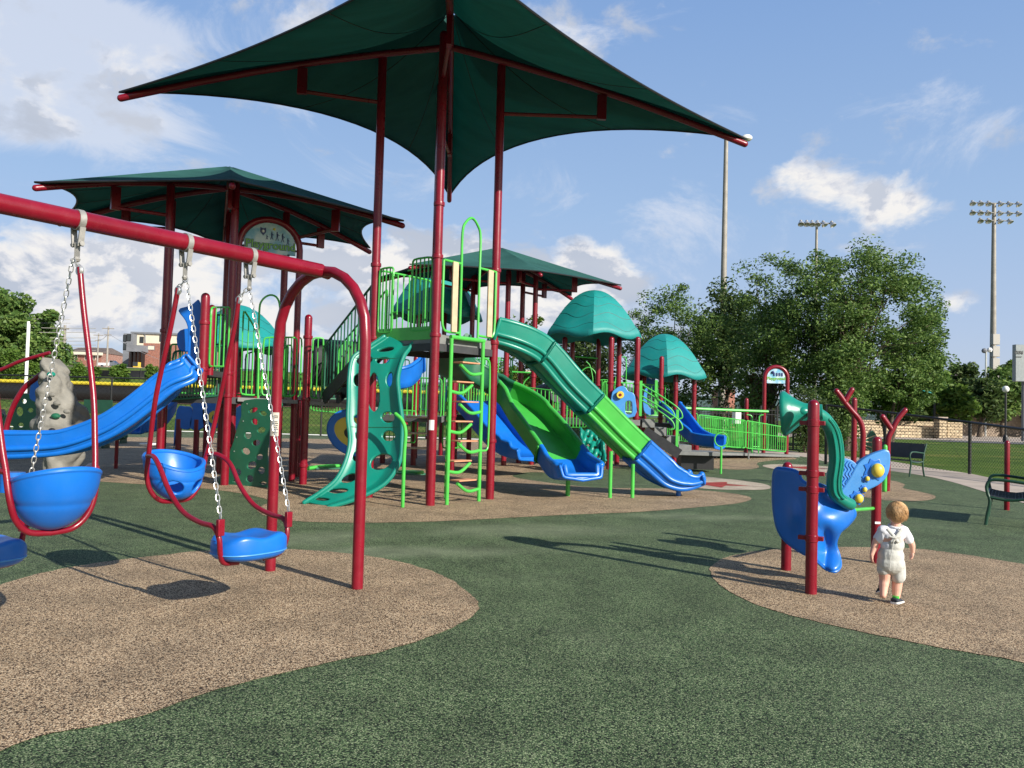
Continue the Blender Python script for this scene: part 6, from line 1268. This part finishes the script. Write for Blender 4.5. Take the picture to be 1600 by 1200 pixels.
# utility poles and wires
def upole(label, x, yt, yb, Y, arm=1.6):
    a = P(x, yb, Y); z1 = P(x, yt, Y).z; t = thing('utility_pole', label, 'utility pole', (a.x, a.y, a.z), 'wooden utility poles in the street'); obj('shaft', MB().tube([(a.x, a.y, a.z - 1), (a.x, a.y, z1)], [.2, .14], 8), 'pole', t)
    for dz, w_ in ((-.4, arm), (-1.6, arm * .6)): obj('crossarm', MB().box((a.x, a.y - .1, z1 + dz), (w_ * 2, .15, .15)), 'pole', t)
    return Vector((a.x, a.y, z1))
u1 = upole('wooden utility pole with two crossarms left of the office building', 167, 510, 568, 150, 1.1); u2 = upole('thinner utility pole behind the brick house', 152, 521, 570, 180, 1.1); u3 = upole('utility pole rising in front of the huge oak', 99, 508, 568, 88, .5)
pw = thing('power_lines', 'many parallel cables crossing in front of the huge oak', 'cables', (-45, 78, 10))
for i, (ya, yb) in enumerate(((488, 497), (495, 503), (503, 511), (512, 517), (519, 526), (524, 531), (530, 537), (537, 541), (545, 546), (551, 551))):
    a, b = P(-80, ya - 5, 78), P(150 if i > 1 else 110, yb + 2, 86); m_ = (a + b) / 2 - ZU * .35; obj('cable', MB().tube(cr([a, m_, b], 6), .032, 5), 'clampm', pw)
for a, b in ((u1, u2), (u1, P(260, 555, 160))): m_ = (a + b) / 2 - ZU * .6; obj('cable', MB().tube(cr([a - ZU * 1.4, m_ - ZU * 1.2, b - ZU * 1.4], 6), .035, 5), 'greywall', pw)
wp = thing('foul_pole', 'pair of white posts standing before the huge oak', 'post', (P(38, 600, 60).x, 60, 0)); 
for x, yt, yb, Y, r in ((38, 502, 640, 60, .10), (42, 506, 590, 61, .07)): a = P(x, yb, Y); obj('shaft', MB().tube([(a.x, a.y, 0), (a.x, a.y, P(x, yt, Y).z)], r, 10), 'white', wp)
# ================================================================= stadium lights
def lamp_mast(label, x, yt, Y, r0, rows_, group='stadium light masts'):
    b = P(x, 640, Y); z1 = P(x, yt, Y).z; bx_ = b.x; t = thing('stadium_light', label, 'light mast', (bx_, Y, 0), group); obj('mast', MB().tube([(bx_, Y, 0), (bx_, Y, z1 * .5), (bx_, Y, z1)], [r0, r0 * .75, r0 * .5], 12), 'pole', t)
    for dz, xs2, w_ in rows_:
        obj('crossarm', MB().tube([(bx_ + min(xs2) - .1, Y - .15, z1 - dz), (bx_ + max(xs2) + .1, Y - .15, z1 - dz)], .07, 6), 'clampm', t)
        for q_ in xs2:
            a = Vector((-.1, -.45, -.75)).normalized() if q_ < 0 else Vector((.25, -.35, -.8)).normalized(); lm = obj('floodlight', MB().lathe((bx_ + q_, Y - .25, z1 - dz + .1), [(.05, -.05), (w_ * .5, .05), (w_, .30), (w_ * 1.05, .42), (w_ * .95, .42), (w_ * .4, .12), (.02, .1)], 12, a), 'steel', t)
            obj('lamp_head', MB().ball(Vector((bx_ + q_, Y - .25, z1 - dz + .12)), w_ * .5, 8), 'clampm', lm)
    return t
lamp_mast('tall stadium light with three rows of floodlights at the far right', 1551, 318, 100, .46, [(.0, (-2.9, -1.9, -.9, .55, 1.65, 2.8), .36), (1.2, (-2.9, -1.9, -.95, .5, 1.65, 2.8), .36), (2.2, (-1.9, -.9, .5, 1.75), .36)])
bm = P(1549, 590, 99)
for k in range(6): obj('equipment_box', MB().box((bm.x + .35, 98.8, 4.4 + k * 1.5), (.85, .5, 1.3)), 'clampm', bpy.data.objects['stadium_light'], bevel=.02)
lamp_mast('stadium light rising behind the biggest tree with a tilted row of floodlights', 1272, 345, 75, .22, [(.25, (-1.6, -1.05, -.55, -.05, .5, 1.3), .28)])
t = thing('light_pole', 'tall bare light pole rising beside the big canopy tip', 'light pole', (P(1127, 640, 50).x, 50, 0)); b = P(1127, 640, 50); z1 = ZT(b, 216); obj('mast', MB().tube([(b.x, 50, 0), (b.x, 50, z1 * .5), (b.x, 50, z1)], [.24, .19, .13], 14), 'pole', t)
obj('side_lamp', MB().box((b.x + .28, 49.9, ZT(b, 468)), (.5, .2, .18)), 'clampm', t); obj('floodlight', MB().ball(Vector((b.x + 1.3, 50, z1 + .05)), .28, 10, (1.3, 1, .8)), 'white', t); obj('crossarm', MB().tube([(b.x - .2, 50, z1), (b.x + 1.3, 50, z1 + .05)], .06, 6), 'steel', t)
t = thing('light_pole', 'thin distant light pole left of the tallest stadium light', 'light pole', (P(1540, 640, 90).x, 90, 0)); b = P(1540, 640, 90); z1 = ZT(b, 548); obj('mast', MB().tube([(b.x, 90, 0), (b.x, 90, z1)], .1, 8), 'steel', t); obj('floodlight', MB().ball(Vector((b.x - .2, 90, z1)), .3, 8), 'greywall', t); obj('floodlight', MB().ball(Vector((b.x + .4, 90, z1 + .1)), .3, 8), 'white', t); obj('junction_box', MB().box((b.x + .2, 89.8, 4.0), (.5, .4, 2.4)), 'white', t)
gl = thing('globe_lamp', 'black lamp post with a white globe beside the block wall', 'street lamp', (P(1571, 678, 64).x, 64, 0)); b = P(1571, 678, 64); obj('post', MB().tube([(b.x, 64, 0), (b.x, 64, ZT(b, 614))], .08, 10), 'black', gl); obj('base', MB().lathe((b.x, 64, 0), [(.2, 0), (.2, .4), (.1, .6)], 12), 'black', gl); obj('globe', MB().ball(Vector((b.x, 64, ZT(b, 608))), .26, 18), 'white', gl)
# ================================================================= walls, bleachers, scoreboard
def pbox(name, parent, x0, x1, yt, yb, Y, depth, mat, bev=0):
    a, b = P(x0, (yt + yb) / 2, Y), P(x1, (yt + yb) / 2, Y); zt, zb = P((x0 + x1) / 2, yt, Y).z, (P((x0 + x1) / 2, yb, Y).z if yb else -.1)
    return obj(name, MB().box(((a.x + b.x) / 2, Y + depth / 2, (zt + zb) / 2), (b.x - a.x, depth, zt - zb)), mat, parent, bevel=bev)
sw_ = thing('stone_wall', 'low pale stone block retaining wall beyond the lawn', 'wall', (P(1400, 680, 72).x, 72, 0))
pbox('lower_tier', sw_, 1290, 1466, 665, 684, 72, .8, 'stone'); pbox('upper_tier', sw_, 1300, 1460, 657, 680, 74.5, .6, 'stone'); pbox('planting_bed', sw_, 1292, 1464, 664, 680, 73, 1.3, 'dirtm')
pbox('end_pier', sw_, 1468, 1480, 653, 684, 71, 1.0, 'stone'); pbox('pier_cap', sw_, 1466.5, 1481.5, 651.5, 653.2, 70.8, 1.3, 'conc'); pbox('low_step', sw_, 1481, 1504, 660, 684, 71.5, .8, 'stone')
bw = thing('block_wall', 'long tan block wall with pale coping and a capped pillar', 'wall', (P(1560, 670, 92).x, 92, 0))
pbox('wall_face', bw, 1511, 1900, 645, 690, 92.4, .6, 'stone2'); 
a, b = P(1511, 645, 92), P(1900, 654, 92); zt = P(1705, 644.6, 92.4).z; obj('coping', MB().box(((a.x + b.x) / 2, 92.7, zt + .06), (b.x - a.x, .95, .16)), 'conc', bw)
pbox('pillar', bw, 1497, 1515, 637, 690, 91.2, 1.3, 'stone2'); pbox('pillar_cap', bw, 1495, 1518.5, 633, 638, 90.9, 1.8, 'conc', .05)
rf = thing('ballpark_fence', 'dark screened ballpark fence with yellow cap behind the stone wall', 'fence', (P(1440, 660, 80).x, 80, 0)); pbox('windscreen', rf, 1405, 1497, 645.5, 690, 80, .08, 'black'); a, b = P(1405, 643, 80), P(1497, 645, 80); obj('cap', MB().tube([a, b], .13, 8), 'yvinyl', rf)
ss_ = thing('shade_sail', 'small teal shade sail on a black post beyond the stone wall', 'shade sail', (P(1460, 650, 76).x, 76, 0)); obj('sail', MB().grid([[P(1405, 606, 80), P(1432, 608, 77), P(1461, 616, 76)], [P(1400, 603, 84), P(1430, 602, 82), P(1452, 610, 81)]]), 'dome', ss_, solid=.02); b = P(1460, 660, 76); obj('post', MB().tube([(b.x, 76, 0), (b.x, 76, P(1461, 616, 76).z)], .12, 8), 'black', ss_)
fl = thing('white_column', 'white column with a crumpled white top before the trees', 'column', (P(1489, 640, 84).x, 84, 0)); b = P(1489, 640, 84); obj('shaft', MB().tube([(b.x, 84, 0), (b.x, 84, P(1489, 623, 84).z)], .16, 10), 'white', fl); obj('banner', MB().add([tuple(P(1482, 616, 83.9)), tuple(P(1489, 610, 84)), tuple(P(1497, 617, 84.1)), tuple(P(1486, 619, 84))], [(0, 1, 2, 3)]), 'white', fl, solid=.05)
bl = thing('bleachers', 'silver bleacher seating under the light green tree', 'bleachers', (P(1365, 650, 76).x, 76, 0))
for k, y in enumerate((656, 651, 645.5, 640, 634.5)): a, b = P(1336, y, 76 + k * .6), P(1402, y + 1.5, 76 + k * .6); obj('seat_plank', MB().beam(a, b, .35, .07), 'steel', bl)
for x in (1340, 1360, 1380, 1400): a = P(x, 640, 76); obj('side_frame', MB().beam((a.x, 76, .6), (a.x, 79, 3.0), .07, .07).beam((a.x, 79, 0), (a.x, 79, 4.0), .07, .07), 'steel', bl)
for y in (623, 628): obj('back_rail', MB().tube([P(1336, y, 79.2), P(1402, y + 1.5, 79.2)], .05, 6), 'steel', bl)
sb_ = thing('scoreboard', 'grey back of a scoreboard at the right edge', 'scoreboard', (P(1625, 640, 70).x, 70, 0)); a, b = P(1584, 596, 70), P(1680, 541, 70); obj('panel', MB().box(((a.x + b.x) / 2, 70, (a.z + b.z) / 2), (b.x - a.x, .5, b.z - a.z)), pmat('scoreboard_grey', (0.22, 0.25, 0.26), .5), sb_, bevel=.03)
for x in (1600, 1665): q = P(x, 640, 70.3); obj('support', MB().tube([(q.x, 70.3, 0), (q.x, 70.3, a.z)], .2, 10), 'greywall', sb_)
text('lettering', 'OIN', P(1592, 551, 69.7), Vector((1, 0, 0)), ZU, .42, 'black', sb_, bold=.008); obj('printed_line', MB().beam(P(1587, 557.5, 69.7), P(1597, 557.5, 69.7), .02, .05), 'black', sb_)
irf = thing('iron_fence', 'black iron picket fence in the shade of the trees', 'fence', (P(1140, 660, 37).x, 37, 0)); a, b = P(1062, 640, 37), P(1240, 640, 37); n_ = int((b.x - a.x) / .14); mb = MB()
for i in range(n_ + 1): x = a.x + (b.x - a.x) * i / n_; mb.box((x, 37, .95), (.022, .022, 1.9))
for z in (.2, 1.6, 1.8): mb.box(((a.x + b.x) / 2, 37, z), (b.x - a.x, .045, .04))
obj('picket_panel', mb, 'black', irf, smooth=False)
for i in range(8): x = a.x + (b.x - a.x) * i / 7; obj('post', MB().box((x, 37, 1.0), (.07, .07, 2.0)), 'black', irf)
# ================================================================= toddler walking away
KY = 6.42
def K(x, y, dy=0.0): return P(x, y, KY + dy)
kf = G(1400, 944); kid = thing('person', 'toddler in white shirt and pale grey short overalls walking away from the viewer', 'person', (kf.x, kf.y, 0))
def remesh(name, mb, mat, parent, vox, smooth=4, wr=0.0, wscale=18, fac=.5):
    me = bpy.data.meshes.new('tmp'); me.from_pydata(mb.v, [], mb.f); t = bpy.data.objects.new('tmp', me); scene.collection.objects.link(t)
    m_ = t.modifiers.new('r', 'REMESH'); m_.mode = 'VOXEL'; m_.voxel_size = vox
    m_ = t.modifiers.new('s', 'SMOOTH'); m_.iterations = smooth; m_.factor = fac
    dg = bpy.context.evaluated_depsgraph_get(); me2 = bpy.data.meshes.new_from_object(t.evaluated_get(dg)); bpy.data.objects.remove(t); me2.name = name
    if wr:
        for v in me2.vertices:
            p = v.co; q = Vector((p.x * 1.0, p.y * 1.0, p.z * .55)); v.co = p + v.normal * wr * (noise.noise(q * wscale) + .5 * noise.noise(q * wscale * 2.3 + Vector((3, 1, 7))))
    me2.transform(Matrix.Translation(-OFF[parent.name])); me2.materials.clear(); me2.materials.append(MT[mat]); me2.shade_smooth()
    o = bpy.data.objects.new(name, me2); scene.collection.objects.link(o); o.parent = parent; OFF[o.name] = OFF[parent.name]; return o
def tp(mb, pts, rs, n=14): return mb.tube(cr(pts, 4), [rs[min(len(rs) - 1, i // 4)] + (rs[min(len(rs) - 1, i // 4 + 1)] - rs[min(len(rs) - 1, i // 4)]) * ((i % 4) / 4) for i in range(4 * (len(pts) - 1) + 1)], n, cap='round')
def eb(mb, c, r, sc): return mb.ball(c, r, 18, sc)
bd = MB()
head = K(1401, 803); eb(bd, head, .072, (.92, 1.02, 1.08)); eb(bd, head + Vector((.0, .030, -.028)), .050, (1, 1, .9))
tp(bd, [K(1400, 815), K(1399, 824)], [.036, .040]); eb(bd, K(1394, 842), .085, (1.05, .75, 1.1)); eb(bd, K(1392, 868), .088, (1.05, .85, 1.1)); eb(bd, K(1392, 884), .085, (1.1, .9, .8))
tp(bd, [K(1382, 886), K(1382, 904, .01), K(1381, 914, .0), K(1380, 930, -.03)], [.052, .040, .037, .024])     # left leg, pushing off
tp(bd, [K(1402, 888), K(1402, 906, .01), K(1401, 920, .01), K(1400, 938, .0)], [.052, .041, .038, .025])       # right leg, planted
eb(bd, K(1379, 931, -.0), .022, (.9, 1.5, .8)); eb(bd, K(1400, 941, .02), .022, (.9, 1.6, .8))
aLp = [K(1380, 830), K(1370, 843, .01), K(1366, 855, .01), K(1362, 867, .0)]; aRp = [K(1412, 830), K(1421, 843, .01), K(1425, 852, .015), K(1426, 862, .02)]
tp(bd, aLp, [.030, .027, .025, .017]); tp(bd, aRp, [.030, .027, .025, .017])
for (w_, h_, dx) in ((K(1362, 867), K(1362, 873), -1), (K(1426, 862, .02), K(1425, 868, .02), 1)):
    d = (h_ - w_).normalized(); eb(bd, w_.lerp(h_, .6), .017, (.75, 1.0, 1.15))
    for k, (oy, L_) in enumerate(((-.014, .026), (-.005, .030), (.004, .028), (.012, .022))):
        a = h_ + Vector((0, oy, 0)); tp(bd, [a, a + d * L_ * .55 + Vector((-.002 * dx, 0, 0)), a + d * L_ + Vector((-.010 * dx, 0, 0))], [.0062, .0058, .0048], 8)
    tp(bd, [w_.lerp(h_, .5) + Vector((0, .012, 0)), w_.lerp(h_, .9) + Vector((0.0, .026, 0)), h_ + Vector((-.002 * dx, .030, -.008))], [.008, .0065, .0052], 8)
for s_ in (-1, 1): eb(bd, head + Vector((s_ * .067, .010, -.012)), .017, (.45, .8, 1.15))
eb(bd, head + Vector((.006, .082, -.016)), .012, (1, 1, 1))
body = remesh('body', bd, 'skin', kid, .0032, smooth=3)
for s_ in (-1, 1): obj('eye', MB().ball(head + Vector((s_ * .027, .064, .002)), .010, 10), 'black', kid)
obj('mouth', MB().ball(head + Vector((.004, .074, -.042)), .011, 10, (1.3, .5, .35)), 'red', kid)
# hair: cap and combed strands from the crown
hr = MB(); hc = head + Vector((-.001, -.010, .014)); eb(hr, hc, .077, (.94, 1.0, 1.02)); eb(hr, hc + Vector((0, -.010, -.032)), .061, (1.02, .9, .9))
hair = remesh('hair', hr, 'hair', kid, .005, smooth=6, wr=.003, wscale=26)
rr = random.Random(4); mb = MB(); crown_ = Vector((-.15, -.45, .88)).normalized()
for i in range(520):
    a = rr.uniform(0, 2 * math.pi); e0 = rr.uniform(.05, 1.35); x_ = crown_.orthogonal().normalized(); y_ = crown_.cross(x_); pts = []
    for j in range(5):
        e = e0 + j * .16; a2 = a + j * .05; d = crown_ * math.cos(e) + (x_ * math.cos(a2) + y_ * math.sin(a2)) * math.sin(e)
        if d.y > .55 and d.z < .35: break
        pts.append(hc + Vector((d.x * .0745, d.y * .079, d.z * .082)) + d * (.003 + .002 * math.sin(j * .8) + rr.uniform(0, .0025)) + Vector((0, 0, -.012 if d.z < -.2 else 0)))
    if len(pts) > 2: mb.tube(pts, [.0030 - .0005 * j for j in range(len(pts))], 5)
obj('hair_locks', mb, 'hair', hair)
# white shirt
s = MB(); eb(s, K(1395, 836), .088, (1.06, .80, .78)); eb(s, K(1394, 852), .087, (1.04, .84, .8)); eb(s, K(1381, 829), .046, (1.1, 1, .95)); eb(s, K(1410, 829), .046, (1.1, 1, .9))
tp(s, [K(1381, 829), K(1376, 836, .005), K(1373, 841, .01)], [.038, .038, .040]); tp(s, [K(1411, 829), K(1416, 836, .005), K(1419, 842, .01)], [.038, .038, .040])
shirt = remesh('shirt', s, 'shirt', kid, .0055, smooth=6, wr=.0045, wscale=17)
tq = [K(1400, 821) + Vector((math.cos(a) * .052, math.sin(a) * .046, .010 * math.sin(a) - .006)) for a in [i * .4189 for i in range(15)]]; obj('collar', MB().tube(tq, .011, 8, closed=True), 'shirt', shirt)
# overalls with short legs
s = MB(); eb(s, K(1395, 851), .090, (.98, .92, .9)); eb(s, K(1392, 868), .098, (1.04, .92, .95)); eb(s, K(1391.5, 880), .104, (1.05, .92, .85)); eb(s, K(1398, 842), .070, (.85, 1.12, .9))
tp(s, [K(1382, 878), K(1381, 886, .0), K(1380.5, 889, -.0)], [.056, .053, .054]); tp(s, [K(1402, 880), K(1403, 894, .0), K(1403, 901, .0)], [.058, .056, .057])
ov = remesh('overalls', s, 'overall', kid, .0055, smooth=6, wr=.0055, wscale=12)
def strap(a, b, w_=.026, up=True):
    pts = cr([a, a.lerp(b, .5) + Vector((0, -.012, 0)), b], 5); mb = MB(); d = (b - a).normalized(); sd_ = d.cross(Vector((0, 1, 0))).normalized(); rows = [[p - sd_ * w_ / 2, p + sd_ * w_ / 2] for p in pts]
    return obj('strap', mb.grid(rows), 'overall', ov, solid=.006)
bk = -.088
strap(K(1386, 826, -.070), K(1404, 848, bk)); strap(K(1410, 826, -.070), K(1392, 848, bk)); obj('back_seam', MB().tube(cr([K(1397, 842, -.094), K(1394, 858, -.101), K(1391, 874, -.105), K(1391, 888, -.104)], 5), .0028, 6), 'overall', ov)
for x in (1387, 1389): pass
obj('back_yoke', MB().tube(cr([K(1389, 838, -.088), K(1398, 840, -.096), K(1408, 838, -.088)], 5), .006, 8), 'overall', ov)
# shoes
def shoe(a, hd_, pitch, nm):
    t = bpy.data.objects.new('shoe', None); scene.collection.objects.link(t); t.parent = kid; OFF[t.name] = OFF[kid.name]
    rz = Matrix.Rotation(hd_, 3, 'Z') @ Matrix.Rotation(pitch, 3, 'X'); 
    up_ = []; so_ = []
    for (y, w_, h) in ((-.062, .020, .040), (-.045, .029, .050), (-.015, .031, .046), (.02, .033, .032), (.045, .030, .024), (.062, .018, .016)):
        for rows, z0, z1, k in ((up_, .012, h, 1.0), (so_, -.002, .016, 1.12)):
            rows.append([a + rz @ Vector((math.cos(q) * w_ * k * 1.15, y * 1.12 * (1.05 if k > 1 else 1), z0 + (z1 - z0) * (.5 + .5 * math.sin(q)))) for q in [i * math.pi / 8 for i in range(17)]])
    for rows, nm_, m_ in ((up_, 'upper', 'navy'), (so_, 'sole', 'white')):
        mb = MB().grid(rows, flip=True); n = 17; mb.f += [tuple(range(n)), tuple(range(5 * n, 6 * n))[::-1]]; obj(nm_, mb, m_, t, doubles=.0008, ang=60)
    obj('sock', MB().tube([a + rz @ Vector((0, -.03, .04)), a + rz @ Vector((0, -.032, .062))], .026, 12), 'lime' if nm else 'navy', t)
g1 = G(1401, 944); shoe(Vector((g1.x + .02, g1.y + .03, .003)), -.8, 0.0, True)
g2 = K(1379, 933, .02); shoe(Vector((g2.x, g2.y + .02, max(.03, g2.z + .02))), -.25, -.38, False)
